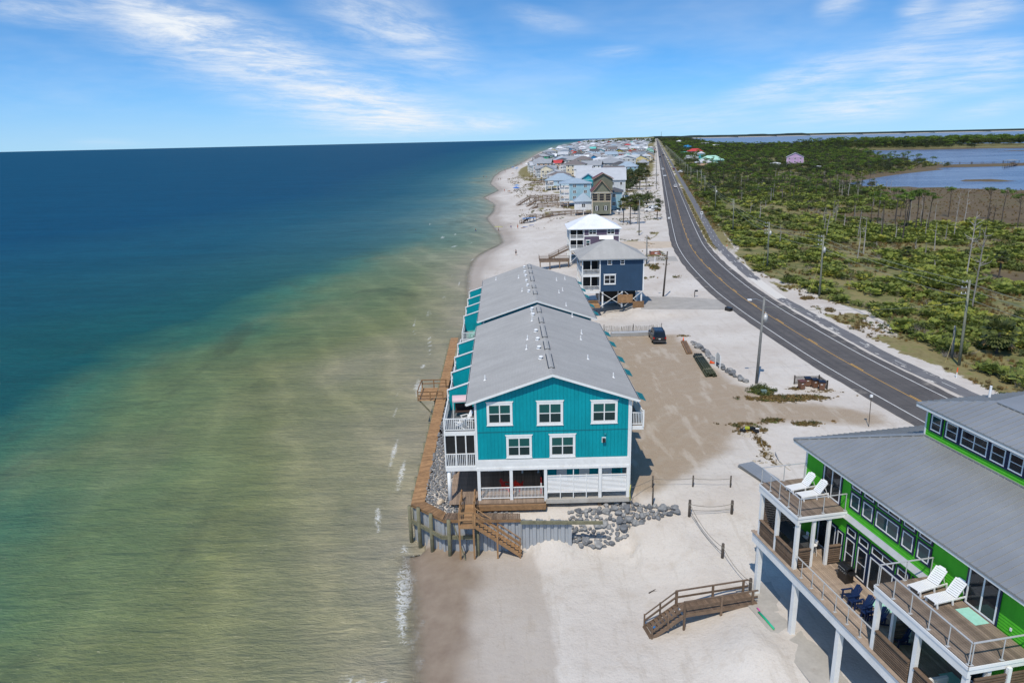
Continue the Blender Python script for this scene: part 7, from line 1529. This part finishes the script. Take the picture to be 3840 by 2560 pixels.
utility_pole('tall grey utility pole with white transformer and lamp at the end of the boulder row', 29.8, 82.5, 10.8, 0, True, (.2, 0), POLE_G, None, True)
EP = [(62.5, 42, 11), (58.0, 88, 11.3), (57.7, 130.4, 11.5), (58.3, 160, 10.6), (70.6, 226, 10.4), (84.4, 295, 9.8), (97.6, 361, 10.4), (106, 400, 11.4), (109, 420, 10.4)] + [(float(xr(np.array([y]))[0]) + 13, y, 10.5) for y in np.arange(465, 1700, 46)]
lab = [None, 'green grey utility pole with two braced arms nearest on the right', 'green utility pole with white transformer at the sand edge', 'utility pole with four short arms and a guy wire', 'utility pole with long bracket arms beside dark brush', 'utility pole left of the speed sign with small transformer']
for i, (x, y, h) in enumerate(EP):
    if i == 0: utility_pole('utility pole carrying the near end of the power lines', x, y, h, 2); continue
    utility_pole(lab[i] if i < len(lab) else 'utility pole in the line receding along the right of the road', x, y, h, 4 if i == 3 else 3 if i < 6 else 2, i in (2, 3, 5), (-.3, 0), None, None if i < len(lab) else 'utility poles receding along the road')
utility_pole('short leaning anchor pole beside the nearest right hand utility pole', 59.1, 91.4, 4.5, 0, False, (-.2, 0), POLE_G)
for i, (x, y, h) in enumerate([(32.8, 170, 7.0), (29.0, 133.2, 9.0), (40.4, 223, 10.9), (66, 357, 4.2), (91.6, 487, 10)]): utility_pole(['slim grey pole behind the navy house', 'tilted brown light pole beside the concrete drive', 'tall thin pole beside the double palms', 'short pale pole in the yard of the condominium', 'power pole at the palm grove'][i], x, y, h, 0 if i != 4 else 2, False, (.55 if i == 1 else -.1, 0), POLE_G if i != 1 else BARK, None, i == 1)
for i, y in enumerate(np.arange(420, 1500, 60)):
    x = float(xr(np.array([y]))[0]) - 9; utility_pole('slim pole along the left verge of the road', x, y, 9.0, 1, False, (0, 0), POLE_G, 'poles along the left verge')
def wires():
    for k, (dz, dx, nm) in enumerate([(-.1, -.9, 'topmost power line strung along the right of the road'), (-.85, -.85, 'second power line below the top one'), (-2.3, -.2, 'lower cable under the power lines')]):
        b = MB()
        for (x0, y0, h0), (x1, y1, h1) in zip(EP[:-1], EP[1:]):
            if y0 > 700: break
            z0, z1 = zf(x0, y0) + h0 + dz, zf(x1, y1) + h1 + dz; L = hypot(x1 - x0, y1 - y0); b.tube([(x0 + dx - .3 + (x1 - x0) * t, y0 + (y1 - y0) * t, z0 + (z1 - z0) * t - 4 * (L / 55) * .7 * t * (1 - t)) for t in np.linspace(0, 1, 11)], .032, 4, False)
        tag(b.build('power_line', WIRE), nm, 'power line')
    for lb, p, q in (('guy wire of the pole with four short arms', (58.2, 159.9, 8.5), (56.0, 157.0, -.2)), ('yellow sleeved guy wire of the green transformer pole', (57.6, 130.3, 8.0), (54.6, 128.4, 0)), ('yellow sleeved guy wire of the anchor pole', (59.0, 91.2, 3.8), (56.9, 89.2, -.1)), ('long wire slung across the road from the transformer pole', (30, 82.5, 9.6), (57.7, 88, 8.4))):
        n = 8; tag(MB().tube([Vector(p).lerp(Vector(q), i / n) - Vector((0, 0, (.0 if 'guy' in lb else 3.0) * (i / n) * (1 - i / n))) for i in range(n + 1)], .018, 4, False).build('guy_wire', WIRE if 'yellow' not in lb else M('guy_yellow', (.5, .42, .18), .6)), lb, 'wire')
wires()
def small_things():
    # lamp-like post at the drive, mailboxes, signs, markers
    t = thing('light_post', 'thin pole with white sensor head standing at the car park entrance', 'post', (36.7, 68.4, 0)); MB().tube([(0, 0, -.2), (-.12, 0, 3.3)], .035, 6).build('pole', BARK, t); bx('head', WHITE2, t, -.24, .0, -.1, .1, 3.25, 3.5)
    t = thing('mailbox', 'dark mailbox on a post beside the navy house drive', 'mailbox', (34.7, 131.9, zf(34.7, 131.9))); bx('post', BARK, t, -.06, .06, -.06, .06, -.2, 1.1); b = MB(); n = 6
    for i in range(n): a0, a1 = pi * i / n, pi * (i + 1) / n; b.extrude([(0, -.2 * cos(a0), 1.2 + .18 * sin(a0)), (0, -.2 * cos(a1), 1.2 + .18 * sin(a1)), (0, -.2 * cos(a1), 1.1), (0, -.2 * cos(a0), 1.1)], (.55, 0, 0))
    b.build('box', BLACK, t)
    t = thing('marker_post', 'white marker post at the edge of the second drive', 'post', (35, 171.2, zf(35, 171.2))); bx('post', WHITE2, t, -.08, .08, -.08, .08, -.2, 1.5); bx('cap', WHITE2, t, -.11, .11, -.11, .11, 1.5, 1.56)
    t = thing('trash_cart', 'dark wheeled bin tipped over at the mouth of the navy house drive', 'bin', (37.7, 120.3, .3), radians(30)); bx('body', BLACK, t, -.35, .35, -.55, .5, -.3, .3); bx('lid', GREY_D, t, -.38, .38, .5, .58, -.34, .34)
    # trash enclosure: slat fence on two sides and four carts
    f = thing('slat_fence', 'low dark slat fence round the wheeled bins near the road', 'fence', (34.2, 81.9, 0)); sm = MB().box(-.02, .02, -.01, .01, 0, 1.05).mesh('slat', BARK)
    P = [(0, 0), (2.95, -.05), (3.08, -2.1)]
    for (a, b_), (c, d) in zip(P[:-1], P[1:]):
        L = hypot(c - a, d - b_); n = int(L / .09)
        for i in range(n + 1): t_ = i / n; link('slat', sm, f, (a + (c - a) * t_, b_ + (d - b_) * t_, 0), math.atan2(d - b_, c - a))
        for zz in (.3, .85): MB().beam((a, b_, zz), (c, d, zz), .02, .04).build('wire_rail', BARK, f)
    for a, b_ in P: bx('post', BARK, f, a - .06, a + .06, b_ - .06, b_ + .06, -.1, 1.15)
    BR = M('brown_plastic', (.17, .085, .05), .6, .08); LIDB = M('navy_lid', (.012, .015, .03), .5); LIDR = M('rust_lid', (.14, .055, .04), .6)
    for i, (x, y, lb) in enumerate([(34.35, 80.1, 'brown wheeled bin with rust brown lid, leftmost of the four'), (35.5, 81.15, 'brown wheeled bin with dark lid at the back of the slat fence'), (36.1, 80.55, 'brown wheeled bin with dark lid in the middle of the group'), (36.6, 79.75, 'brown wheeled bin with dark lid, front right of the four')]):
        t = thing('trash_cart', lb, 'bin', (x, y, zf(x, y)), radians([10, -5, 8, -12][i])); loft([(-.32, [(.26, .12), (.34, 1.0)]), (.32, [(.26, .12), (.34, 1.0)])]).build('body', BR, t); bx('lid', LIDR if i == 0 else LIDB, t, -.37, .37, -.4, .4, 1.0, 1.1); MB().tube([(-.3, .4, .95), (.3, .4, .95)], .025, 6).build('handle', LIDB, t)
        for s_ in (-1, 1): MB().tube([(s_ * .3, .3, .13), (s_ * .36, .3, .13)], .13, 10).build('wheel', TYRE, t)
        bx('label', WHITE2, t, -.2, .05, -.345, -.335, .72, .8)
    t = thing('property_sign', 'blank white arched sign on two posts beside the boulder row', 'sign', (26.85, 88.9, zf(26.85, 88.9)), radians(-78)); 
    for s_ in (-1, 1): bx('post', WHITE2, t, s_ * .62 - .06, s_ * .62 + .06, -.06, .06, -.2, 1.75)
    b = MB(); b.extrude([(-.56, 0, .75), (.56, 0, .75), (.56, 0, 1.65)] + [(.56 * cos(a), 0, 1.65 + .4 * sin(a)) for a in np.linspace(.3, pi - .3, 8)] + [(-.56, 0, 1.65)], (0, .05, 0)); b.build('board', M('sign_face', (.55, .56, .55), .6), t)
    t = thing('speed_sign', 'small white square road sign on a post right of the cycle path', 'sign', (70.6, 264, zf(70.6, 264))); bx('post', WHITE2, t, -.05, .05, -.05, .05, -.2, 2.0); bx('plate', WHITE2, t, -.45, .45, -.08, -.05, 1.6, 2.6); bx('print', GREY_D, t, -.25, .25, -.088, -.081, 1.85, 2.3)
    t = thing('yard_sign', 'small white yard sign by the single short palm', 'sign', (58.2, 262, zf(58.2, 262))); bx('board', WHITE2, t, -.35, .35, -.02, .02, .4, 1.0); 
    for s_ in (-1, 1): bx('leg', GREY_M, t, s_ * .3 - .02, s_ * .3 + .02, -.015, .015, -.2, .4)
    ORG = M('safety_orange', (.85, .12, .03), .5, .04)
    def cone(lb, x, y, rot=(0, 0, 0)):
        t = thing('traffic_cone', lb, 'traffic cone', (x, y, zf(x, y) + (0 if not rot[0] else .18))); t.rotation_euler = rot; MB().tube([(0, 0, .03), (0, 0, .75)], [.17, .03], 12).build('cone', ORG, t, True); bx('base', ORG, t, -.24, .24, -.24, .24, 0, .035)
    cone('orange traffic cone standing at the end of the lumber stack', 25.35, 101.5); cone('orange traffic cone lying on its side by the log pile', 26.45, 90.9, (radians(95), 0, radians(60)))
    for lb, x, y, h in (('orange and white survey marker near the palm on the grass verge', 54.6, 83.0, 1.3), ('orange and white marker post beside the cycle path bend', 58.0, 190, 1.2)):
        t = thing('survey_marker', lb, 'marker', (x, y, zf(x, y))); MB().tube([(0, 0, -.1), (0, 0, h * .55)], .06, 8).build('shaft', WHITE2, t); MB().tube([(0, 0, h * .55), (0, 0, h)], .065, 8).build('top', ORG, t)
    # lumber, logs and stacked sheets
    t = thing('lumber_stack', 'flat stack of brown treated boards on the gravel', 'lumber', (25.05, 98.2, .0), radians(-6))
    for i in range(5):
        for j in range(2): bx('board', WOOD if (i + j) % 2 else WOOD_D, t, -.42 + i * .17, -.27 + i * .17, -3.1 + .05 * i, 3.1 + .04 * j, .04 + j * .11, .14 + j * .11)
    t = thing('log_pile', 'bundle of dark green treated poles strapped together on the gravel', 'logs', (25.3, 89.6, 0), radians(-3.5)); DG = M('dark_green_log', (.035, .042, .022), .7, .2, 1.5)
    for i in range(9): q = i if i < 5 else i - 4.5; MB().tube([(-.6 + q * .3, -4.4 + .1 * (i % 3), .15 + (i >= 5) * .26), (-.7 + q * .27 + .15, 4.4, .15 + (i >= 5) * .26)], [.15, .13], 8).build('log', DG, t, True)
    for y in (-2.6, 2.8): MB().tube([(-.8, y, .05), (-.6, y, .5), (.6, y, .6), (.9, y, .05)], .025, 5).build('strap', M('strap', (.45, .42, .3), .6), t)
    t = thing('sheet_stack', 'long low stack of grey vinyl sheet piles behind the SUV', 'building material', (18.1, 105.6, 0), radians(1.5))
    for i in range(5): bx('sheet', VINYL if i % 2 else GREY_L, t, -2.95 + .03 * i, 2.95 - .02 * i, -.45, .5, .05 + i * .115, .14 + i * .115)
    for x in (-2, 0, 2): bx('bearer', WOOD_D, t, x - .08, x + .08, -.5, .5, 0, .05)
    f = thing('sand_fence', 'weathered wire and lath sand fence behind the stacked sheets', 'fence', (14.5, 108.4, 0)); lm = MB().box(-.025, .025, -.008, .008, 0, .95).mesh('slat', M('grey_lath', (.30, .27, .23), .9, .15, inst=.25)); rnd = random.Random(4)
    for i in range(76): o = link('slat', lm, f, (i * .12, .25 * sin(i * .21), zf(14.5 + i * .12, 108.4) + rnd.uniform(-.1, .02))); o.rotation_euler = (rnd.gauss(0, .05), rnd.gauss(0, .1) - .12, 0)
    for x in (0, 4.6, 9.05): MB().tube([(x, 0, -.2), (x, 0, 1.15)], .05, 6).build('post', BARK, f)
    for zz in (.25, .7): MB().tube([(i * .6, .25 * sin(i * 1.05), zz) for i in range(16)], .01, 4).build('wire', GREY_M, f)
    # roped posts across the sand
    def rope_post(lb, x, y, h, g=None): z = zf(x, y); k = .55 if 'slim' in lb else .9; t = thing('rope_post', lb, 'post', (x, y, z), 0, g); MB().tube([(0, 0, -.4), (0, 0, h)], [.13 * k, .12 * k], 9).build('shaft', BARK, t, True); MB().tube([(0, 0, h * .72), (0, 0, h * .8)], .145 * k, 9).build('rope_coil', M('rope', (.20, .18, .15), .9), t); return Vector((x, y, z + h * .75))
    A = rope_post('thick wooden rope post at the corner where two ropes meet', 14.2, 52.3, 1.45); B = rope_post('thick wooden rope post behind the green house corner', 17.7, 52.4, 1.2); Cc = rope_post('wooden rope post halfway down the roped sand slope', 15.55, 47.45, 1.2); D_ = rope_post('short wooden rope post beside the green house column', 16.4, 43.6, 1.0)
    E1 = rope_post('slim post with yellow tape at the edge of the boulder heap', 11.5, 53.9, 1.6); E2 = rope_post('first slim post on the gravel edge behind the boulders', 11.96, 56.3, 1.1); E3 = rope_post('second slim post on the gravel edge', 15.44, 56.2, 1.1); E4 = rope_post('third slim post nearest the metal sheets', 18.65, 56.0, 1.1)
    for lb, p, q, sag in (('rope between the corner post and the house post', A, B, .25), ('lower rope between the corner post and the house post', A - Vector((0, 0, .5)), B - Vector((0, 0, .4)), .15), ('rope down the slope from corner post to middle post', A, Cc, .5), ('rope from middle post down to the column post', Cc, D_, .35), ('second rope sagging onto the sand slope', A - Vector((0, 0, .45)), Cc - Vector((0, 0, .4)), .5), ('thin rope along the gravel edge, left span', E2, E3, .1), ('thin rope along the gravel edge, right span', E3, E4, .1), ('thin rope from the teal block corner to the first slim post', Vector((9.6, 54.3, 1.0)), E2, .1)):
        tag(MB().tube([p.lerp(q, i / 9) - Vector((0, 0, 4 * sag * (i / 9) * (1 - i / 9))) for i in range(10)], .022, 5, False).build('rope', MATS['rope']), lb, 'rope')
    tag(MB().tube([(9.62, 54.0, .0), (9.55, 53.9, .9), (9.66, 54.1, 1.4)], .03, 5).build('caution_tape', M('yellow_tape', (.6, .55, .08), .6)), 'yellow tape hanging at the teal block corner post', 'tape')
    # roofing sheets and rubble left beside the green house
    t = thing('roofing_sheets', 'pile of grey corrugated roofing sheets on the sand by the green house', 'building material', (21.8, 58.2, zf(21.8, 58.2)), radians(20))
    for k in range(3):
        b = MB()
        for i in range(8): b.quad((-.8 + i * .2, -1.9, .08 + k * .07 + .03 * (i % 2)), (-.8 + (i + 1) * .2, -1.9, .08 + k * .07 + .03 * ((i + 1) % 2)), (-.8 + (i + 1) * .2 + k * .05, 1.9, .14 + k * .07 + .03 * ((i + 1) % 2)), (-.8 + i * .2 + k * .05, 1.9, .14 + k * .07 + .03 * (i % 2)))
        b.build('sheet', MROOF, t)
    rnd = random.Random(31)
    CHK = M('broken_concrete', (.42, .375, .31), .9, .12, 2, .5, 8)
    for i in range(34):
        x, y = 23.7 + rnd.gauss(0, .8), 60.7 + rnd.gauss(0, 1.1)
        if i > 22: x, y = 23.9 + rnd.gauss(0, .5), 66.6 + rnd.gauss(0, .4)
        o = rock('concrete_chunk', x, y, zf(x, y) + .06, rnd.uniform(.25, .6), 'broken concrete slab in the rubble by the roofing sheets' if i <= 22 else 'broken concrete chunk beside the fallen dirt bike', 'rubble by the roofing sheets' if i <= 22 else 'rubble by the fallen bike', rnd, 'rubble'); o.scale = (o.scale[0] * 1.3, o.scale[1], o.scale[2] * .4); o.data = RUB[rnd.randrange(len(RUB))]
    t = thing('dirt_bike', 'fallen black and yellow dirt bike lying on the sand', 'motorcycle', (24.1, 67.7, .15), radians(80)); YL = M('bike_yellow', (.45, .48, .04), .5)
    for y in (-.65, .65): MB().tube([(0, y, -.02), (0, y, .09)], .33, 12).build('wheel', TYRE, t)
    MB().beam((0, -.6, .1), (.3, 0, .18), .12, .12).build('frame', BLACK, t); MB().beam((0, .6, .1), (.45, .35, .2), .08, .08).build('fork', GREY_M, t); bx('tank', YL, t, .2, .48, -.05, .4, .08, .3); bx('seat', BLACK, t, .3, .44, -.65, -.05, .08, .26); bx('fender', WHITE2, t, .28, .4, -.98, -.65, .1, .2); MB().tube([(.5, .3, 0), (.56, .35, .4)], .02, 5).build('handlebar', BLACK, t)
    tag(MB().tube([(24.6, 65.6, .1), (24.3, 64.5, .05), (24.2, 63.2, .04), (24.7, 62.4, .1)], .05, 6).build('hose', M('pale_pipe', (.5, .46, .40), .6), None, True), 'pale bent pipe lying in the weeds by the rubble', 'pipe'); tag(MB().tube([(24.8, 62.3, .2), (24.6, 60.6, .1), (24.9, 58.8, .05)], .05, 6).build('hose', MATS['pale_pipe'], None, True), 'second pale pipe nearer the green house roof', 'pipe')
    t = thing('utility_box', 'small green utility pedestal among the weeds below the tall pole', 'utility box', (29.3, 78.5, zf(29.3, 78.5))); bx('cabinet', M('utility_green', (.16, .22, .19), .6), t, -.28, .28, -.22, .22, -.1, .5); bx('lid', MATS['utility_green'], t, -.31, .31, -.25, .25, .5, .58)
    t = thing('driftwood', 'dry branch lying on the white sand above the boardwalk steps', 'branch', (9.6, 45.2, zf(9.6, 45.2) + .05)); MB().tube([(0, 0, 0), (.5, .3, .05), (1.0, .5, .02)], [.05, .04, .015], 5).tube([(.5, .3, .05), (.8, .6, .1)], [.03, .01], 4).tube([(.3, .18, .03), (.7, .1, .08)], [.025, .01], 4).build('branch', BARK, t)
    t = thing('log_crib', 'rusty brown timber crib beside the road and the tilted light pole', 'timber frame', (37.6, 184, zf(37.6, 184)))
    for i in range(4): bx('timber', WALLC['brick'], t, -1.4, 1.4, -.8 + (i % 2) * 1.5, -.65 + (i % 2) * 1.5, .1 + .4 * (i // 2), .3 + .4 * (i // 2)); bx('timber', BARK, t, -1.3 + (i % 2) * 2.5, -1.15 + (i % 2) * 2.5, -.8, .8, .3 + .4 * (i // 2), .5 + .4 * (i // 2))
    # letter boxes and bins on the verge far up the road
    for i, (x, y) in enumerate([(57.6, 302), (62.2, 327), (66, 345), (68.9, 360), (75.6, 395), (87, 450)]):
        t = thing('trash_cart', 'dark wheeled bin on the left verge of the road', 'bin', (x, y, zf(x, y)), 0, 'bins along the left verge'); loft([(-.32, [(.26, .05), (.36, 1.0)]), (.32, [(.26, .05), (.36, 1.0)])]).build('body', BLACK, t); bx('lid', GREY_D, t, -.38, .38, -.4, .4, 1.0, 1.1)
    for y in (318, 336, 352):
        f = thing('rail_fence', 'white low rail fence %s in the grassy yard by the road' % {318: 'nearest us', 336: 'in the middle', 352: 'farthest'}[y], 'fence', (60, y, 0)); xe = float(xr(np.array([y]))[0]) - 9 - 60; MB().beam((-4, 0, .5), (xe, 0, .5), .08, .15).build('rail', WHITE2, f); 
        for q in np.linspace(-4, xe, 6): bx('post', WHITE2, f, q - .08, q + .08, -.08, .08, -.2, .8)
RUB = []
for _me in ROCK[:4]: _m = _me.copy(); _m.materials.clear(); _m.materials.append(M('broken_concrete', (.42, .375, .31), .9, .12, 2, .5, 8)); RUB.append(_m)
small_things()
# ------------------------------------------------------------------ beach: boardwalks, people, shades
def boardwalk(label, pts, width=1.5):
    t = thing('boardwalk', label, 'boardwalk'); P = [Vector(p) for p in pts]
    for i in range(len(P) - 1):
        a, b = P[i], P[i + 1]; d = (b - a); L = d.length; h = Vector((d.x, d.y, 0)).normalized(); r = Vector((h.y, -h.x, 0))
        MB().beam(a, b, width, .06).build('deck', WOOD_D, t)
        n = max(1, int(L / 2.2))
        for s_ in (-1, 1):
            o = r * (s_ * width / 2)
            for hh in (1.0, .55): MB().beam(a + o + Vector((0, 0, hh)), b + o + Vector((0, 0, hh)), .09, .13).build('handrail', WOOD_D, t)
            MB().beam(a + o - Vector((0, 0, .12)), b + o - Vector((0, 0, .12)), .07, .24).build('joist', WOOD_D, t)
            for k in range(n + (i == len(P) - 2)): c = a.lerp(b, k / n) + o; g = zf(c.x, c.y); bx('post', WOOD_D, t, c.x - .08, c.x + .08, c.y - .08, c.y + .08, min(g, c.z) - .3, c.z + 1.03)
boardwalk('long timber dune crossing with raised stairs ending on the beach, farther of the pair', [(4.0, 363, -2.6), (10.6, 367, .9), (26, 368, 1.1)]); boardwalk('timber dune crossing just in front of the longest one', [(8.6, 350, -2.0), (13, 352, .5), (26, 350, .7)])
boardwalk('timber dune crossing with square landing at its sea end', [(9.5, 322, -1.6), (12.6, 325.5, .3), (27, 325, .9)]); boardwalk('kinked timber dune crossing nearest the purple house', [(4.4, 283.5, -2.5), (8.2, 285.5, -.3), (10.6, 286, -.2), (13.5, 287, -.8), (17.5, 289, .2), (30, 291, .6)]); boardwalk('distant timber dune crossing left of the white porch house', [(13.6, 505, -2.0), (18, 511, .2), (28, 514, .5)]); boardwalk('farther timber dune crossing on the upper beach', [(20, 600, -1.6), (25, 612, .3), (38, 618, .6)])
def shade(label, x, y, r, h, mat, cat='beach shade', square=True):
    z = zf(x, y); t = thing('beach_tent' if square else 'beach_umbrella', label, cat, (x, y, z), .3); n = 4 if square else 10
    b = MB(); c = (0, 0, h + r * .35); ring = [(r * cos(2 * pi * i / n + .78), r * sin(2 * pi * i / n + .78), h) for i in range(n)]
    for i in range(n): b.extrude([ring[i], ring[(i + 1) % n], c], (0, 0, -.05))
    b.build('canopy', mat, t)
    if square:
        for p in ring: MB().tube([(p[0] * .95, p[1] * .95, -.1), (p[0] * .95, p[1] * .95, h)], .04, 5).build('leg', WHITE2, t)
    else: MB().tube([(0, 0, -.2), (0, 0, h + r * .3)], .04, 5).build('pole', WHITE2, t)
SB = M('blue_canvas', (.02, .12, .42), .7); SB2 = M('pale_blue_canvas', (.14, .26, .45), .7); SBR = M('brown_canvas', (.28, .18, .12), .8)
shade('bright blue beach canopy with people beneath, nearest of the blue ones', 4.9, 457, 2.6, 2.0, SB); shade('paler blue beach canopy behind the bright blue one', 5.7, 492, 2.4, 2.0, SB2); shade('brown beach umbrella left of the blue canopy', .4, 452, 1.6, 1.0, SBR, 'beach umbrella', False); shade('small beach umbrella farther up the sand', 4.0, 660, 1.8, 1.7, SBR, 'beach umbrella', False)
t = thing('beach_tarp', 'light blue tarp stretched in front of the kinked dune crossing', 'beach shade', (7.8, 284.0, zf(7.8, 284))); MB().extrude([(-2.6, -1, 1.7), (2.6, -1, 2.0), (2.6, 1.6, 2.0), (-2.6, 1.6, 1.7)], (0, 0, .04)).build('canopy', M('light_blue_canvas', (.08, .28, .62), .7), t)
for x, y in ((-2.5, -1), (2.5, -1), (-2.5, 1.5), (2.5, 1.5)): MB().tube([(x, y, -.2), (x, y, 1.85)], .04, 5).build('leg', WHITE2, t)
rnd_b = random.Random(13)
for i in range(26):
    y = 760 + 700 * i / 26 + rnd_b.uniform(-8, 8); x = float(xs(np.array([y]))[0]) + rnd_b.uniform(6, 22); shade('beach umbrella in the distant row along the shore', x, y, rnd_b.uniform(1.4, 2.2), 1.9, rnd_b.choice([SB, SB2, WHITE2, SBR]), 'beach umbrella', False); list(C.objects)[-1]
for o in C.objects:
    if o.get('label') == 'beach umbrella in the distant row along the shore': o['group'] = 'umbrellas along the distant beach'
HAIR = M('hair', (.035, .022, .015), .7)
def person(label, x, y, pose, rot, top, low, z=None):
    t = thing('person', label, 'person', (x, y, (zf(x, y) if z is None else z)), rot); link('body', PM[pose], t)
    if top: MB().tube([(0, 0, .98), (0, -.01, 1.2), (0, -.02, 1.42)], [.17, .185, .17], 10).build('shirt', top, t, True)
    if low: b = MB(); b.tube([(0, 0, 1.0), (0, 0, .84)], [.17, .18], 10); b.tube([(.1, -.01, .88), (.11, -.06, .6)], [.125, .1], 8); b.tube([(-.1, -.01, .88), (-.11, -.01, .6)], [.125, .1], 8); b.build('shorts', low, t, True)
    MB().tube([(0, .0, 1.6), (0, .01, 1.72), (0, 0, 1.77)], [.112, .105, .05], 9).build('hair', HAIR, t, True)
CL = {k: M('cloth_' + k, v, .8) for k, v in dict(grey=(.25, .26, .27), black=(.02, .02, .022), red=(.45, .03, .03), blue=(.03, .08, .3), coral=(.6, .14, .08), white=(.6, .6, .6)).items()}
person('person in grey shirt and dark shorts walking along the empty beach', 1.7, 203.3, 'walk', radians(170), CL['grey'], CL['black']); person('person standing on the sand left of the swimmers with coral shorts', 3.1, 269.5, 'stand', radians(40), None, CL['coral']); person('child standing at the wet sand between the surfer and the group', .6, 272, 'stand', radians(0), CL['white'], CL['blue'])
person('surfer carrying a yellow board overhead at the water edge', -4.1, 269.5, 'carry', radians(90), None, CL['black'], SEA - .25); t = thing('surfboard', 'yellow surfboard held over the head of the surfer', 'surfboard', (-4.1, 269.5, SEA - .25 + 1.93), radians(78)); loft([(-1.7, [(.02, 0), (.02, .03)]), (-1.2, [(.22, -.03), (.22, .04)]), (0, [(.3, -.04), (.3, .05)]), (1.1, [(.24, -.03), (.24, .04)]), (1.75, [(.02, .04), (.02, .07)])]).build('board', M('yellow_foam', (.62, .62, .06), .4), t); bx('fin', BLACK, t, -.01, .01, -1.5, -1.3, -.16, -.02)
person('wader in dark clothes standing in the shallows off the beach', -12.7, 270, 'stand', radians(120), CL['black'], CL['blue'], SEA - .5); person('person in red walking on the sand near the blue canopy', -2.7, 471.5, 'walk', radians(0), CL['red'], CL['red']); person('person in blue standing at the left under the light blue tarp', 7.3, 284.5, 'stand', radians(200), CL['blue'], CL['black']); person('second person under the light blue tarp, at its right leg', 9.6, 284.2, 'stand', radians(120), CL['black'], CL['grey'])
person('person under the bright blue canopy, left one', 3.9, 456.5, 'stand', 0, CL['black'], CL['black']); person('person under the bright blue canopy, right one', 5.9, 456.7, 'stand', 1, CL['black'], CL['blue']); person('left walker of the distant pair at the water line', -8.3, 607, 'walk', pi, CL['black'], CL['black']); person('right walker of the distant pair at the water line', -6.4, 607.5, 'walk', pi, CL['black'], CL['grey']); person('left bather sitting low at the tip of the sand spit', -11.7, 420, 'stand', 1, CL['white'], None, SEA - .9); person('right bather at the tip of the sand spit', -13.4, 420.5, 'stand', 2, CL['grey'], None, SEA - .9); person('tall dark bather farther out in the sea', -23, 682, 'carry', 0, CL['black'], CL['black'], SEA - .4); person('second bather beside the tall dark one', -20.5, 683, 'stand', 0, CL['red'], None, SEA - .8)
for i in range(22):
    y = 740 + 520 * i / 22; x = float(xs(np.array([y]))[0]) + rnd_b.uniform(-8, 6); person('tiny bather in the distant crowd along the shore', x, y, 'stand', i, rnd_b.choice([None, CL['black'], CL['red'], CL['blue']]), CL['black'], max(zf(x, y), SEA - .8))
for o in C.objects:
    if o.get('label') == 'tiny bather in the distant crowd along the shore': o['group'] = 'bathers along the distant shore'
for i, (x, y, cc) in enumerate([(6.0, 272.5, (.05, .14, .4)), (8.5, 275.5, (.04, .12, .38)), (5.2, 270.2, (.25, .12, .08))]):
    o = MB().box(-.95, .95, -.45, .45, 0, .03).build('beach_towel', M('towel%d' % i, cc, .9)); o.location = (x, y, zf(x, y) + .06); o.rotation_euler[2] = .3 * i; tag(o, ['blue beach towel on the sand, left of two', 'blue beach towel on the sand, right of two', 'brown beach towel lying nearest the coral shorts'][i], 'towel')
# ------------------------------------------------------------------ piers in the bay, far mast
def pier(label, pts, w, h=1.0, step=9):
    t = thing('pier', label, 'pier'); P = [Vector((x, y, SEA + h)) for x, y in pts]
    for a, b in zip(P[:-1], P[1:]):
        MB().beam(a, b, w, .15).build('deck', WOOD_D, t); n = max(1, int((b - a).length / step)); d = (b - a).normalized(); r = Vector((d.y, -d.x, 0))
        for k in range(n + 1):
            for s_ in (-1, 1): c = a.lerp(b, k / n) + r * (s_ * w / 2); MB().tube([(c.x, c.y, SEA - 2), (c.x, c.y, c.z + 1.1)], .16, 5).build('pile', BARK, t)
pier('long timber pier crossing the marsh spit into the bay', [(352, 692), (410, 742), (458, 723), (500, 722)], 2.4); pier('boat landing at the end of the long bay pier', [(432, 637), (470, 676), (492, 716)], 2.0); pier('short pier with boat lift left of the long pier', [(405, 838), (443, 826)], 2.4); pier('far pier of bare piles in the upper bay', [(470, 985), (552, 1062)], 2.2, .8, 14)
t = thing('boat_house', 'grey boat lift shelter at the end of the long bay pier', 'boat lift', (496, 722, SEA + 1)); hip_roof(t, -6, 6, -4, 4, 1.6, 2.6, ROOFC['slate'], .3)
for x in (-5.5, 5.5):
    for y in (-3.5, 3.5): bx('post', BARK, t, x - .15, x + .15, y - .15, y + .15, -3, 1.6)
t = thing('radio_mast', 'thin tall mast on the horizon beside the end of the road', 'mast', (1230, 5926, 0)); MB().tube([(0, 0, -2), (0, 0, 64)], [1.6, 1.0], 5).build('mast', GREY_D, t); MB().box(-2, 2, -2, 2, 40, 41).build('platform', GREY_D, t)
